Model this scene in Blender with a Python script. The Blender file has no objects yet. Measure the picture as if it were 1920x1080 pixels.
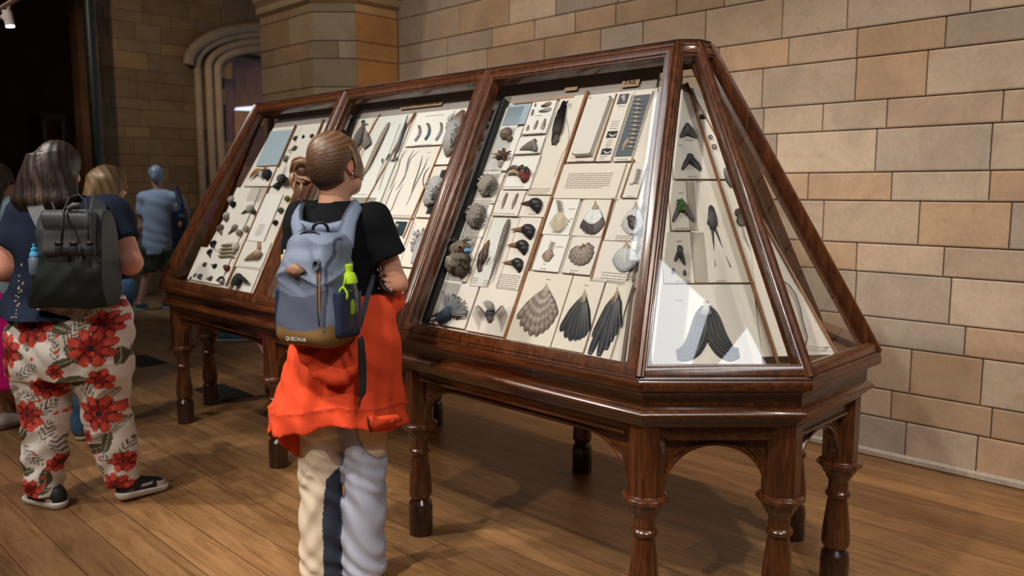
import bpy, math, random
import numpy as np
from mathutils import Vector, Matrix, noise as mnoise
random.seed(7)
SC = bpy.context.scene
COL = SC.collection
PI = math.pi
# ------------------------------------------------------------------ camera
YAW, PITCH, FPX = 0.791119, 0.121987, 1513.02
CAM = np.array([1.44439, -2.02398, 1.5])
c_, s_ = math.cos(YAW), math.sin(YAW)
FW = np.array([-c_*math.cos(PITCH), s_*math.cos(PITCH), -math.sin(PITCH)])
RT = np.array([s_, c_, 0.0])
UP = np.cross(RT, FW)
YH = np.array([-c_, s_, 0.0])
cd = bpy.data.cameras.new('camera')
cam = bpy.data.objects.new('camera', cd)
COL.objects.link(cam)
cd.sensor_width = 36
cd.lens = FPX/1920*36
cd.clip_start = 0.05
m = Matrix(((RT[0], UP[0], -FW[0]), (RT[1], UP[1], -FW[1]), (RT[2], UP[2], -FW[2])))
cam.matrix_world = Matrix.Translation(CAM) @ m.to_4x4()
cd.dof.use_dof = True
cd.dof.focus_distance = 3.1
cd.dof.aperture_fstop = 2.4
SC.camera = cam
# ------------------------------------------------------------------ view and world
SC.view_settings.view_transform = 'Standard'
SC.view_settings.look = 'None'
SC.view_settings.gamma = 1
SC.view_settings.use_curve_mapping = False
SC.view_settings.exposure = 0.62
wd = bpy.data.worlds.new('world')
SC.world = wd
wd.use_nodes = True
wd.node_tree.nodes['Background'].inputs[0].default_value = (0.6, 0.7, 0.9, 1)
wd.node_tree.nodes['Background'].inputs[1].default_value = 0.3
# ------------------------------------------------------------------ lamps (ceiling spots aimed at the case and the room; some added as fill)
def spot(name, loc, to, power, size, col, blend=0.5, rad=0.06):
    l = bpy.data.lights.new(name, 'SPOT')
    l.energy = power; l.spot_size = size; l.spot_blend = blend; l.color = col; l.shadow_soft_size = rad
    o = bpy.data.objects.new(name, l); COL.objects.link(o)
    o.location = loc
    o.rotation_euler = (Vector(to)-Vector(loc)).to_track_quat('-Z', 'Y').to_euler()
    return o
WARM = (1.0, 0.83, 0.66); MID = (1.0, 0.90, 0.79)
LAMPS = [((-0.2, -2.6, 4.4), (-0.4, 0.6, 1.0), 260, 1.0, MID, 0.5),
         ((-2.6, -2.4, 4.4), (-2.0, 0.4, 1.3), 230, 1.0, MID, 0.5),
         ((-4.6, -2.2, 4.4), (-3.3, 0.4, 1.2), 130, 0.9, MID, 0.5),
         ((2.6, -1.6, 4.4), (0.1, 0.4, 1.2), 150, 0.8, MID, 0.5),
         ((0.6, 0.6, 4.4), (0.4, 2.6, 1.4), 150, 1.5, WARM, 0.9),
         ((-2.6, 0.4, 4.4), (-2.4, 2.6, 2.1), 120, 1.5, WARM, 0.9),
         ((-6.6, -0.6, 4.4), (-5.2, 2.0, 2.4), 50, 1.0, WARM, 0.8),
         ((-8.0, 0.0, 4.4), (-10.5, 4.0, 2.4), 95, 1.1, WARM, 0.9),
         ((-8.6, 0.2, 4.4), (-8.8, 1.9, 1.4), 150, 0.6, (0.7, 0.85, 1.0), 0.8),
         ((-1.6, -4.2, 4.4), (-2.6, -0.8, 0.6), 200, 0.9, MID, 0.8),
         ((0.2, -4.6, 4.4), (-1.2, -1.2, 0.0), 240, 0.9, WARM, 0.9),
         ((-8.4, 2.5, 4.4), (-10.5, 4.6, 2.2), 55, .8, WARM, 0.9),  # added fill that brightens the arched doorway, unseen source
         ((-2.2, 0.2, 4.4), (-4.5, 2.2, 2.6), 75, .7, WARM, 0.9),  # added fill for the orange face of the pier
         ((2.6, 0.6, 4.4), (1.2, 1.6, 0.2), 150, 1.2, MID, 0.9),  # unseen fill added to brighten the floor at the right
         ((-11.5, 0.0, 4.4), (-14.5, -1.0, 2.0), 220, 1.0, (1.0, .6, .35), 0.9)]  # added to lift the far gallery wall out of black
for i, (a, b, w, sz, cl, bl) in enumerate(LAMPS):
    spot('ceiling_and_fill_spot', a, b, w, sz, cl, bl)
# ------------------------------------------------------------------ pixel rays of the photograph -> points in the place
def ray(x, y): return FW*FPX + RT*(x-960) + UP*(540-y)
def hit(x, y, n, d0):
    n = np.asarray(n, float); d = ray(x, y)
    return CAM + d*((d0-n@CAM)/(n@d))
def mpp(P): return float((np.asarray(P)-CAM)@FW)/FPX
# ------------------------------------------------------------------ tags
def tag(o, label=None, cat=None, group=None, kind=None):
    if label: o['label'] = label
    if cat: o['category'] = cat
    if group: o['group'] = group
    if kind: o['kind'] = kind
    return o
def empty(name, loc, label=None, cat=None, group=None, rz=0.0):
    o = bpy.data.objects.new(name, None); COL.objects.link(o)
    o.location = loc; o.rotation_euler = (0, 0, rz); o.empty_display_size = 0.1
    return tag(o, label, cat, group)
# ------------------------------------------------------------------ materials
def nodes(name):
    m = bpy.data.materials.new(name); m.use_nodes = True
    nt = m.node_tree; b = nt.nodes['Principled BSDF']
    return m, nt, b
def lnk(nt, a, b): nt.links.new(a, b)
def mixc(nt, fac, a, b, mode='MIX'):
    n = nt.nodes.new('ShaderNodeMix'); n.data_type = 'RGBA'; n.blend_type = mode
    for s, v in ((0, fac), (6, a), (7, b)):
        if hasattr(v, 'links'): lnk(nt, v, n.inputs[s])
        elif s == 0: n.inputs[0].default_value = v
        else: n.inputs[s].default_value = (*v[:3], 1)
    return n.outputs[2]
def noise_tex(nt, scale, detail=4, stretch=None, coord='Object', rough=0.6, dist=0.0):
    tc = nt.nodes.new('ShaderNodeTexCoord'); mp = nt.nodes.new('ShaderNodeMapping')
    lnk(nt, tc.outputs[coord], mp.inputs[0])
    if stretch: mp.inputs['Scale'].default_value = stretch
    n = nt.nodes.new('ShaderNodeTexNoise'); n.inputs['Scale'].default_value = scale
    n.inputs['Detail'].default_value = detail; n.inputs['Roughness'].default_value = rough
    n.inputs['Distortion'].default_value = dist
    lnk(nt, mp.outputs[0], n.inputs['Vector'])
    return n.outputs['Fac']
def ramp(nt, fac, stops):
    r = nt.nodes.new('ShaderNodeValToRGB')
    e = r.color_ramp.elements
    while len(e) < len(stops): e.new(0.5)
    for i, (p, c) in enumerate(stops):
        e[i].position = p; e[i].color = (*c, 1) if len(c) == 3 else c
    lnk(nt, fac, r.inputs[0]); return r.outputs[0]
def bump(nt, b, h, s=0.3, d=0.01):
    n = nt.nodes.new('ShaderNodeBump'); n.inputs['Strength'].default_value = s; n.inputs['Distance'].default_value = d
    lnk(nt, h, n.inputs['Height']); lnk(nt, n.outputs[0], b.inputs['Normal'])
def plain(name, col, rough=0.6, spec=0.4, var=0.12, scale=30, metal=0.0, coat=0.0, bmp=0.0, stretch=None):
    m, nt, b = nodes(name)
    f = noise_tex(nt, scale, 4, stretch)
    dk = tuple(max(0, v*(1-var*1.6)) for v in col); lt = tuple(min(1, v*(1+var)) for v in col)
    lnk(nt, ramp(nt, f, [(0.3, dk), (0.7, lt)]), b.inputs['Base Color'])
    b.inputs['Roughness'].default_value = rough
    b.inputs['Specular IOR Level'].default_value = spec
    b.inputs['Metallic'].default_value = metal
    b.inputs['Coat Weight'].default_value = coat
    b.inputs['Coat Roughness'].default_value = 0.15
    if bmp: bump(nt, b, f, bmp, 0.003)
    return m
def vcol(name, rough=0.8, spec=0.25, scale=60, amt=0.25, bmp=0.2, stretch=None, sub=0.0, lo=0.55, bd=0.003):
    m, nt, b = nodes(name)
    a = nt.nodes.new('ShaderNodeAttribute'); a.attribute_name = 'col'
    f = noise_tex(nt, scale, 5, stretch)
    r = ramp(nt, f, [(0.3, (lo, lo, lo)), (0.7, (1, 1, 1))])
    lnk(nt, mixc(nt, amt, a.outputs['Color'], mixc(nt, 1.0, a.outputs['Color'], r, 'MULTIPLY')), b.inputs['Base Color'])
    b.inputs['Roughness'].default_value = rough
    b.inputs['Specular IOR Level'].default_value = spec
    if sub:
        b.inputs['Subsurface Weight'].default_value = sub
        b.inputs['Subsurface Radius'].default_value = (0.01, 0.004, 0.002)
    if bmp: bump(nt, b, f, bmp, bd)
    return m
def wood(name, c1, c2, c3, rough=0.28, stretch=(14, 14, 1.4), coat=0.5, spec=0.5):
    m, nt, b = nodes(name)
    f = noise_tex(nt, 3.0, 6, stretch, dist=0.8)
    g = noise_tex(nt, 1.7, 2, (1, 1, 1))
    c = ramp(nt, f, [(0.25, c1), (0.5, c2), (0.8, c3)])
    lnk(nt, mixc(nt, 0.35, c, mixc(nt, 1.0, c, ramp(nt, g, [(0.35, (.35, .3, .3)), (0.65, (1, 1, 1))]), 'MULTIPLY')), b.inputs['Base Color'])
    b.inputs['Roughness'].default_value = rough
    b.inputs['Specular IOR Level'].default_value = spec
    b.inputs['Coat Weight'].default_value = coat
    b.inputs['Coat Roughness'].default_value = 0.12
    bump(nt, b, f, 0.05, 0.001)
    return m
def emit(name, col, s):
    m, nt, b = nodes(name)
    b.inputs['Base Color'].default_value = (0.8, 0.8, 0.8, 1)
    b.inputs['Emission Color'].default_value = (*col, 1); b.inputs['Emission Strength'].default_value = s
    return m
def glass_mat(name, tint=(0.97, 0.985, 0.98), ior=1.5, rough=0.0, extra=0.0):
    m = bpy.data.materials.new(name); m.use_nodes = True
    nt = m.node_tree; nt.nodes.clear()
    out = nt.nodes.new('ShaderNodeOutputMaterial'); t = nt.nodes.new('ShaderNodeBsdfTransparent')
    g = nt.nodes.new('ShaderNodeBsdfGlossy'); mx = nt.nodes.new('ShaderNodeMixShader')
    t.inputs[0].default_value = (*tint, 1); g.inputs['Roughness'].default_value = rough
    ge = nt.nodes.new('ShaderNodeNewGeometry'); dp = nt.nodes.new('ShaderNodeVectorMath'); dp.operation = 'DOT_PRODUCT'
    lnk(nt, ge.outputs['Normal'], dp.inputs[0]); lnk(nt, ge.outputs['Incoming'], dp.inputs[1])
    def mth(op, x, y=None):
        n = nt.nodes.new('ShaderNodeMath'); n.operation = op
        for i, v in enumerate((x, y)):
            if v is None: continue
            if hasattr(v, 'links'): lnk(nt, v, n.inputs[i])
            else: n.inputs[i].default_value = v
        return n.outputs[0]
    f5 = mth('POWER', mth('SUBTRACT', 1.0, mth('ABSOLUTE', dp.outputs['Value'])), 5.0)
    r0 = ((ior-1)/(ior+1))**2*1.8
    fac = mth('ADD', mth('MULTIPLY', f5, 1-r0), r0+extra)
    lnk(nt, fac, mx.inputs[0]); lnk(nt, t.outputs[0], mx.inputs[1]); lnk(nt, g.outputs[0], mx.inputs[2])
    lnk(nt, mx.outputs[0], out.inputs[0])
    return m
M = {}
M['wood'] = wood('mahogany', (.024, .006, .003), (.088, .026, .0075), (.205, .066, .016), stretch=(22, 22, 2.0))
M['wood_h'] = wood('mahogany_rail', (.024, .006, .003), (.088, .026, .0075), (.205, .066, .016), stretch=(2.0, 22, 22))
M['wood_dark'] = wood('ebonised_mahogany', (.012, .006, .004), (.035, .013, .008), (.07, .025, .013))
M['wood_in'] = wood('inner_oak', (.10, .045, .02), (.17, .085, .04), (.25, .13, .06), rough=.5, coat=0)
M['divider'] = wood('divider_wood', (.20, .07, .02), (.30, .12, .04), (.42, .19, .07), rough=.5, coat=0)
M['black'] = plain('black_strip', (.012, .012, .015), .4)
M['board'] = plain('cream_board', (.74, .69, .62), .85, .2, .03, 3)
M['header'] = plain('grey_header', (.34, .31, .29), .8, .2, .06, 3)
M['ink'] = plain('printed_ink', (.35, .30, .26), .8, .1, .1, 60)
M['ink_dark'] = plain('dark_ink', (.05, .03, .02), .8, .1, .1, 60)
M['vc'] = vcol('specimen', .75, .3, 90, .5, .35)
M['fluff'] = vcol('downy_feathers', .95, .1, 220, .75, .8, lo=.35, bd=.006)
M['sheen'] = vcol('glossy_feathers', .45, .5, 70, .3, .15)
M['cloth'] = vcol('woven_cloth', .92, .15, 260, .25, .12, sub=0)
M['nylon'] = vcol('nylon', .6, .4, 120, .3, .15)
M['skin'] = vcol('skin', .55, .35, 60, .12, .06, sub=.12, lo=.8)
M['hair'] = vcol('hair', .42, .5, 60, .3, .1)
M['glass'] = glass_mat('case_glass')
M['clear'] = glass_mat('clear_plastic', (.86, .9, .88), 1.45, .05, .04)
M['metal'] = plain('brushed_metal', (.55, .5, .42), .3, .5, .1, 40, 1.0)
# ------------------------------------------------------------------ mesh building
def mk(name, V, F, mat, parent=None, smooth=True, col=None, origin=None, local=False):
    """one mesh object from world-space vertices (or local ones under a parent)"""
    V = np.asarray(V, float).reshape(-1, 3)
    if parent is not None and not local:
        q = parent
        while q is not None: V = V-np.array(q.location); q = q.parent
    if parent is None and not local:
        if origin is None: origin = [float(V[:, 0].mean()), float(V[:, 1].mean()), float(V[:, 2].min())]
        V = V-np.array(origin)
    me = bpy.data.meshes.new(name)
    me.from_pydata(V.tolist(), [], [list(map(int, f)) for f in F] if not isinstance(F, np.ndarray) else F.tolist())
    me.update()
    if smooth: me.polygons.foreach_set('use_smooth', [True]*len(me.polygons))
    if isinstance(mat, str): mat = M[mat]
    me.materials.append(mat)
    if col is not None:
        col = np.asarray(col, float)
        if col.ndim == 1: col = np.tile(col, (len(V), 1))
        at = me.color_attributes.new('col', 'FLOAT_COLOR', 'POINT')
        at.data.foreach_set('color', np.c_[col, np.ones(len(V))].astype(np.float32).ravel())
    o = bpy.data.objects.new(name, me); COL.objects.link(o)
    if parent is not None: o.parent = parent
    elif origin is not None: o.location = origin
    return o
def autosmooth(o, ang=35):
    me = o.data
    try: me.set_sharp_from_angle(angle=math.radians(ang))
    except Exception: pass
    return o
class MB:
    def __init__(s): s.v = []; s.f = []; s.c = []
    def add(s, V, F, c=None):
        n = len(s.v); s.v += [tuple(map(float, p)) for p in V]
        s.f += [[i+n for i in f] for f in F]
        if c is None: c = (1, 1, 1)
        c = np.asarray(c, float)
        s.c += [tuple(c)]*len(V) if c.ndim == 1 else [tuple(x) for x in c]
        return s
    def box(s, c, sz, ax=None, col=None):
        c = np.asarray(c, float); A = np.eye(3) if ax is None else np.asarray(ax, float)
        V = [c+A[0]*sx*sz[0]/2+A[1]*sy*sz[1]/2+A[2]*sq*sz[2]/2 for sx in (-1, 1) for sy in (-1, 1) for sq in (-1, 1)]
        F = [[0, 1, 3, 2], [4, 6, 7, 5], [0, 4, 5, 1], [2, 3, 7, 6], [0, 2, 6, 4], [1, 5, 7, 3]]
        return s.add(V, F, col)
    def bbox(s, c, sz, ax=None, col=None, b=.004):
        """chamfered box"""
        c = np.asarray(c, float); A = np.eye(3) if ax is None else np.asarray(ax, float)
        h = [x/2 for x in sz]; b = min(b, min(h)*.8); P = []
        for sx in (-1, 1):
            for sy in (-1, 1):
                for sz_ in (-1, 1):
                    for k in range(3):
                        d = [h[0]*sx, h[1]*sy, h[2]*sz_]; sg = (sx, sy, sz_)
                        for j in range(3):
                            if j != k: d[j] -= sg[j]*b
                        P.append(c+A[0]*d[0]+A[1]*d[1]+A[2]*d[2])
        import itertools
        idx = lambda sx, sy, q, k: (((sx > 0)*2+(sy > 0))*2+(q > 0))*3+k
        F = []
        for k in range(3):
            for sg in (-1, 1):
                o1, o2 = [j for j in range(3) if j != k]; q = []
                for a, bb in ((-1, -1), (1, -1), (1, 1), (-1, 1)):
                    t = [0, 0, 0]; t[k] = sg; t[o1] = a; t[o2] = bb
                    q.append(idx(*t, k))
                F.append(q)
        for k in range(3):
            o1, o2 = [j for j in range(3) if j != k]
            for a in (-1, 1):
                for bb in (-1, 1):
                    q = []
                    for e, kk in ((-1, o1), (1, o1), (1, o2), (-1, o2)):
                        t = [0, 0, 0]; t[k] = e; t[o1] = a; t[o2] = bb
                        q.append(idx(*t, kk))
                    F.append(q)
        for sx in (-1, 1):
            for sy in (-1, 1):
                for q in (-1, 1): F.append([idx(sx, sy, q, k) for k in range(3)])
        return s.add(P, F, col)
    def loft(s, rings, cap=True, closed=True, col=None):
        n = len(rings[0]); V = [p for r in rings for p in r]; F = []
        for i in range(len(rings)-1):
            for j in range(n if closed else n-1):
                F.append([i*n+j, i*n+(j+1) % n, (i+1)*n+(j+1) % n, (i+1)*n+j])
        if cap and closed:
            F.append(list(range(n))[::-1]); F.append([(len(rings)-1)*n+j for j in range(n)])
        return s.add(V, F, col)
    def lathe(s, c, prof, n=24, col=None, axis=(0, 0, 1), rot=0.0):
        c = np.asarray(c, float); Z = np.asarray(axis, float); Z = Z/np.linalg.norm(Z)
        X = np.cross(Z, (0, 1, 0) if abs(Z[1]) < .9 else (1, 0, 0)); X /= np.linalg.norm(X); Y = np.cross(Z, X)
        if abs(Z[2]) > .999: X, Y = np.array([1., 0, 0]), np.array([0, 1., 0])
        R = [[c+Z*z+(X*math.cos(2*PI*k/n+rot)+Y*math.sin(2*PI*k/n+rot))*max(r, 1e-5) for k in range(n)] for z, r in prof]
        return s.loft(R, True, True, col)
    def tube(s, pts, rad, n=8, col=None, flat=1.0, nrm=None):
        P = [np.asarray(p, float) for p in pts]; m = len(P)
        if not hasattr(rad, '__len__'): rad = [rad]*m
        rings = []; prev = None; cc = []
        for i in range(m):
            t = P[min(i+1, m-1)]-P[max(i-1, 0)]; t = t/(np.linalg.norm(t)+1e-12)
            if nrm is not None: N = np.asarray(nrm, float)
            elif prev is None: N = np.array([0, 0, 1.]) if abs(t[2]) < .9 else np.array([1., 0, 0])
            else: N = prev
            B = np.cross(t, N); B /= (np.linalg.norm(B)+1e-12); N = np.cross(B, t); prev = N
            rings.append([P[i]+(B*math.cos(2*PI*k/n)+N*flat*math.sin(2*PI*k/n))*max(rad[i], 1e-5) for k in range(n)])
        if col is not None and np.asarray(col).ndim == 2:
            cc = [c for c in col for _ in range(n)]
            return s.loft(rings, True, True, cc)
        return s.loft(rings, True, True, col)
    def plate(s, poly, nrm, t, col=None):
        """extruded polygon: front at poly, back at poly - nrm*t"""
        P = [np.asarray(p, float) for p in poly]; n = len(P); N = np.asarray(nrm, float)
        V = P+[p-N*t for p in P]
        F = [list(range(n)), [2*n-1-i for i in range(n)]]
        F += [[(i+1) % n, i, n+i, n+(i+1) % n] for i in range(n)]
        return s.add(V, F, col)
    def ellip(s, c, r, ax=None, n=14, col=None, fuzz=0.0, seed=0):
        A = np.eye(3) if ax is None else np.asarray(ax, float); c = np.asarray(c, float); R = []
        for i in range(n+1):
            th = PI*i/n; ring = []
            for k in range(2*n):
                ph = PI*k/n
                d = np.array([math.sin(th)*math.cos(ph), math.sin(th)*math.sin(ph), math.cos(th)])
                e = 1.0
                if fuzz: e += fuzz*(mnoise.noise(Vector(d*3+seed*7.3))+.6*mnoise.noise(Vector(d*8+seed*3.1)))
                ring.append(c+(A[0]*d[0]*r[0]+A[1]*d[1]*r[1]+A[2]*d[2]*r[2])*e if 0 < i < n else c+A[2]*d[2]*r[2]+A[0]*d[0]*1e-5+A[1]*d[1]*1e-5)
            R.append(ring)
        return s.loft(R, True, True, col)
    def build(s, name, mat, parent=None, smooth=True, local=False, sharp=35, **k):
        o = mk(name, s.v, s.f, mat, parent, smooth, s.c, local=local, **k)
        if smooth and sharp: autosmooth(o, sharp)
        return o
# ------------------------------------------------------------------ the room
def struct(o): o['kind'] = 'structure'; return o
WY = 2.58; CEIL = 5.0
def floor_mat():
    m, nt, b = nodes('floor_boards')
    tc = nt.nodes.new('ShaderNodeTexCoord'); mp = nt.nodes.new('ShaderNodeMapping')
    lnk(nt, tc.outputs['Object'], mp.inputs[0]); mp.inputs['Location'].default_value = (.3, .07, 0)
    br = nt.nodes.new('ShaderNodeTexBrick'); lnk(nt, mp.outputs[0], br.inputs['Vector'])
    br.inputs['Color1'].default_value = (0, 0, 0, 1); br.inputs['Color2'].default_value = (1, 1, 1, 1); br.inputs['Mortar'].default_value = (.5, .5, .5, 1)
    br.inputs['Scale'].default_value = 1; br.inputs['Mortar Size'].default_value = .0022; br.inputs['Brick Width'].default_value = 2.1
    br.inputs['Row Height'].default_value = .165; br.inputs['Bias'].default_value = 0; br.inputs['Mortar Smooth'].default_value = .3
    br.offset = .37; br.offset_frequency = 2
    g = noise_tex(nt, 2.2, 8, (1.0, 9, 1), dist=1.2, rough=.65); g2 = noise_tex(nt, 1.1, 3)
    base = ramp(nt, g, [(.25, (.16, .082, .034)), (.5, (.34, .19, .082)), (.75, (.48, .285, .135))])
    tone = ramp(nt, br.outputs['Color'], [(0, (.62, .58, .55)), (1, (1.1, 1.05, 1.0))])
    c = mixc(nt, 1.0, base, tone, 'MULTIPLY')
    c = mixc(nt, .5, c, mixc(nt, 1.0, c, ramp(nt, g2, [(.3, (.55, .5, .5)), (.7, (1.1, 1.1, 1.1))]), 'MULTIPLY'))
    c = mixc(nt, br.outputs['Fac'], c, (.07, .035, .015))
    lnk(nt, c, b.inputs['Base Color'])
    b.inputs['Roughness'].default_value = .38; b.inputs['Specular IOR Level'].default_value = .35
    bump(nt, b, g, .1, .003)
    return m
def stone_mat():
    m, nt, b = nodes('sandstone_blocks')
    a = nt.nodes.new('ShaderNodeAttribute'); a.attribute_name = 'col'
    n1 = noise_tex(nt, 3.2, 5, dist=.8); n2 = noise_tex(nt, 40, 6); n3 = noise_tex(nt, 1.3, 3, (1, 1, 2.5), dist=1.5)
    c = mixc(nt, .55, a.outputs['Color'], mixc(nt, 1.0, a.outputs['Color'], ramp(nt, n1, [(.32, (.72, .70, .69)), (.6, (1.10, 1.07, 1.03))]), 'MULTIPLY'))
    c = mixc(nt, ramp(nt, n3, [(.58, (0, 0, 0)), (.78, (.4, .4, .4))]), c, (.40, .20, .085))
    c = mixc(nt, .25, c, mixc(nt, 1.0, c, ramp(nt, n2, [(.3, (.6, .6, .6)), (.7, (1.15, 1.15, 1.15))]), 'MULTIPLY'))
    lnk(nt, c, b.inputs['Base Color']); b.inputs['Roughness'].default_value = .75; b.inputs['Specular IOR Level'].default_value = .25
    bump(nt, b, n1, .25, .01)
    return m
M['floor'] = floor_mat(); M['stone'] = stone_mat()
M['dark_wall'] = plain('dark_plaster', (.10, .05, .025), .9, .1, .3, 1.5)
M['plaster'] = plain('ceiling_plaster', (.22, .17, .13), .9, .1, .1, 2)
ROWS = [0, .224, .385, .632, .79, 1.04, 1.2, 1.436, 1.593, 1.828, 1.985, 2.22, 2.38, 2.62, 2.77, 3.01, 3.17, 3.41, 3.57, 3.81, 3.97, 4.21, 4.37, 4.61, 4.77, 5.0]
PAL = [(.47, .355, .265), (.46, .365, .285), (.38, .315, .26), (.48, .335, .225), (.42, .295, .195), (.52, .42, .32), (.42, .35, .285), (.48, .385, .295), (.47, .36, .27)]
def blocks(mb, A, B, rng, zr=None, pal=PAL, rows=ROWS, hole=None, lens=(.30, .58)):
    """a coursed face from plan point A to B; the outward side is to the left of A->B"""
    A = np.array(A, float); B = np.array(B, float); L = np.linalg.norm(B-A); d = (B-A)/L; n = np.array([-d[1], d[0]])
    j, bv = .0035, .007
    mb.add([(*(A-n*.012), rows[0]), (*(B-n*.012), rows[0]), (*(B-n*.012), rows[-1]), (*(A-n*.012), rows[-1])], [[0, 1, 2, 3]], (.10, .075, .06))
    for i in range(len(rows)-1):
        z0, z1 = rows[i]+j, rows[i+1]-j
        if zr and (z1 < zr[0] or z0 > zr[1]): continue
        x = 0.0 if L < .6 else -rng.uniform(0, .4)
        while x < L-.01:
            w = rng.uniform(*lens)*(1.15 if z1-z0 > .2 else 1.0)
            x0, x1 = max(x, 0)+j, min(x+w, L)-j
            if L < .6 and L-x1 < .2: x1 = L-j
            if L-x1 < .08: x1 = L-j
            xn = x1+j
            if hole is None or not hole((x0+x1)/2, (z0+z1)/2):
                o = [(x0, z0), (x1, z0), (x1, z1), (x0, z1)]; q = [(x0+bv, z0+bv), (x1-bv, z0+bv), (x1-bv, z1-bv), (x0+bv, z1-bv)]
                V = [(*(A+d*u-n*.012), z) for u, z in o]+[(*(A+d*u-n*.0025), z) for u, z in o]+[(*(A+d*u), z) for u, z in q]
                cc = np.array(rng.choice(pal))*rng.uniform(.88, 1.1)
                F = [[8, 9, 10, 11]]+[[a, (a+1) % 4, 4+(a+1) % 4, 4+a] for a in range(4)]+[[4+a, 4+(a+1) % 4, 8+(a+1) % 4, 8+a] for a in range(4)]
                mb.add(V, F, cc)
            x = xn
rng = random.Random(11)
mb = MB().box((-3.0, -1.0, -.05), (24, 16, .1)); struct(mb.build('floor', 'floor', smooth=False, origin=(0, 0, 0)))
# long sandstone wall on the right with its projecting pier
w = MB()
blocks(w, (8.0, WY), (-4.55, WY), rng)
ORN = [(.60, .33, .14), (.62, .40, .20), (.58, .30, .11)]
blocks(w, (-4.55, WY), (-4.55, 2.13), rng, pal=ORN, lens=(.44, .45))
GRY = [(.33, .27, .19), (.30, .24, .16), (.36, .30, .21)]
blocks(w, (-4.55, 2.13), (-4.82, 1.86), rng, pal=GRY, lens=(.16, .3))
blocks(w, (-4.82, 1.86), (-5.72, 1.86), rng, pal=[(.36, .26, .16), (.33, .23, .13), (.38, .24, .13)])
blocks(w, (-5.72, 1.86), (-5.72, 2.9), rng, pal=[(.36, .26, .16), (.33, .23, .13)])
w.build('wall_right', 'stone', smooth=False, origin=(0, 0, 0))['kind'] = 'structure'
# moulded corbel course near the top of the pier
cb = MB()
prof = [(0, 3.08), (.035, 3.11), (.035, 3.15), (.02, 3.17), (.06, 3.22), (.06, 3.30), (0, 3.32)]
pl = [np.array(p) for p in ((-4.55, WY), (-4.55, 2.13), (-4.82, 1.86), (-5.72, 1.86))]
nn_ = [np.array((1, 0)), np.array((1, -.414)), np.array((.414, -1)), np.array((0, -1))]
cb.loft([[(*(p+k*o), z) for o, z in prof] for p, k in zip(pl, nn_)], True, True, (.42, .30, .17))
struct(cb.build('trim_1', 'stone', smooth=False, origin=(0, 0, 0)))
# stone kerb at the foot of the wall
struct(MB().bbox((1.7, WY-.02, .02), (12.5, .04, .04), b=.008).build('baseboard_right', plain('kerb_stone', (.42, .36, .30), .8), smooth=False, origin=(0, 0, 0)))
# far end wall with its arched doorway
EX = -10.5
AC, AR = 5.05, 1.30     # centre and half width of the opening
def opening(u, z):      # u measured from y=9 down
    y = 9-u
    dy = abs(y-AC)
    if dy > AR+.05: return False
    return z < 3.3+.42*math.sqrt(max(0, 1-(dy/(AR+.05))**2))
e = MB()
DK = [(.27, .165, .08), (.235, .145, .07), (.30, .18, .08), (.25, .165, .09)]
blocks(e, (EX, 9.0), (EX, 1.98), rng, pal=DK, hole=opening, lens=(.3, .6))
e.v = e.v[4:]; e.f = [[i-4 for i in f] for f in e.f[1:]]; e.c = e.c[4:]
back = [(EX-.06, 9-u, z) for u, z in ((0, 0), (9-AC-AR, 0), (9-AC-AR, 3.3), (0, 3.3))]
# mortar plane split round the opening
def q4(y0, y1, z0, z1): e.add([(EX-.012, y0, z0), (EX-.012, y1, z0), (EX-.012, y1, z1), (EX-.012, y0, z1)], [[0, 3, 2, 1]], (.15, .09, .045))
q4(1.98, AC-AR, 0, CEIL); q4(AC+AR, 9, 0, CEIL)
N = 24
for i in range(N):
    a0 = AC-AR+2*AR*i/N; a1 = AC-AR+2*AR*(i+1)/N
    f0 = 3.3+.42*math.sqrt(max(0, 1-((a0-AC)/AR)**2)); f1 = 3.3+.42*math.sqrt(max(0, 1-((a1-AC)/AR)**2))
    e.add([(EX-.012, a0, f0), (EX-.012, a1, f1), (EX-.012, a1, CEIL), (EX-.012, a0, CEIL)], [[0, 3, 2, 1]], (.30, .2, .11))
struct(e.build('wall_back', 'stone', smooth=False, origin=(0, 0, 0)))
# moulded arch surround: hood mould and jamb shafts
def archpts(R, rise, z0=3.3, n=28):
    return [(AC-R*math.cos(PI*i/n), z0+rise*math.sin(PI*i/n)) for i in range(n+1)]
ar = MB()
for R, rise, rad, out in ((AR+.50, .74, .075, .10), (AR+.36, .64, .05, .07), (AR+.18, .54, .055, .04), (AR+.03, .43, .06, .02)):
    pts = [(EX+out, y, z) for y, z in archpts(R, rise)]
    if R < AR+.45: pts = [(EX+out, AC-R, 0)]+pts+[(EX+out, AC+R, 0)]
    ar.tube(pts, rad, 10, (.40, .29, .19), nrm=(1, 0, 0))
struct(ar.build('trim_2', 'stone', origin=(0, 0, 0)))
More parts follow.
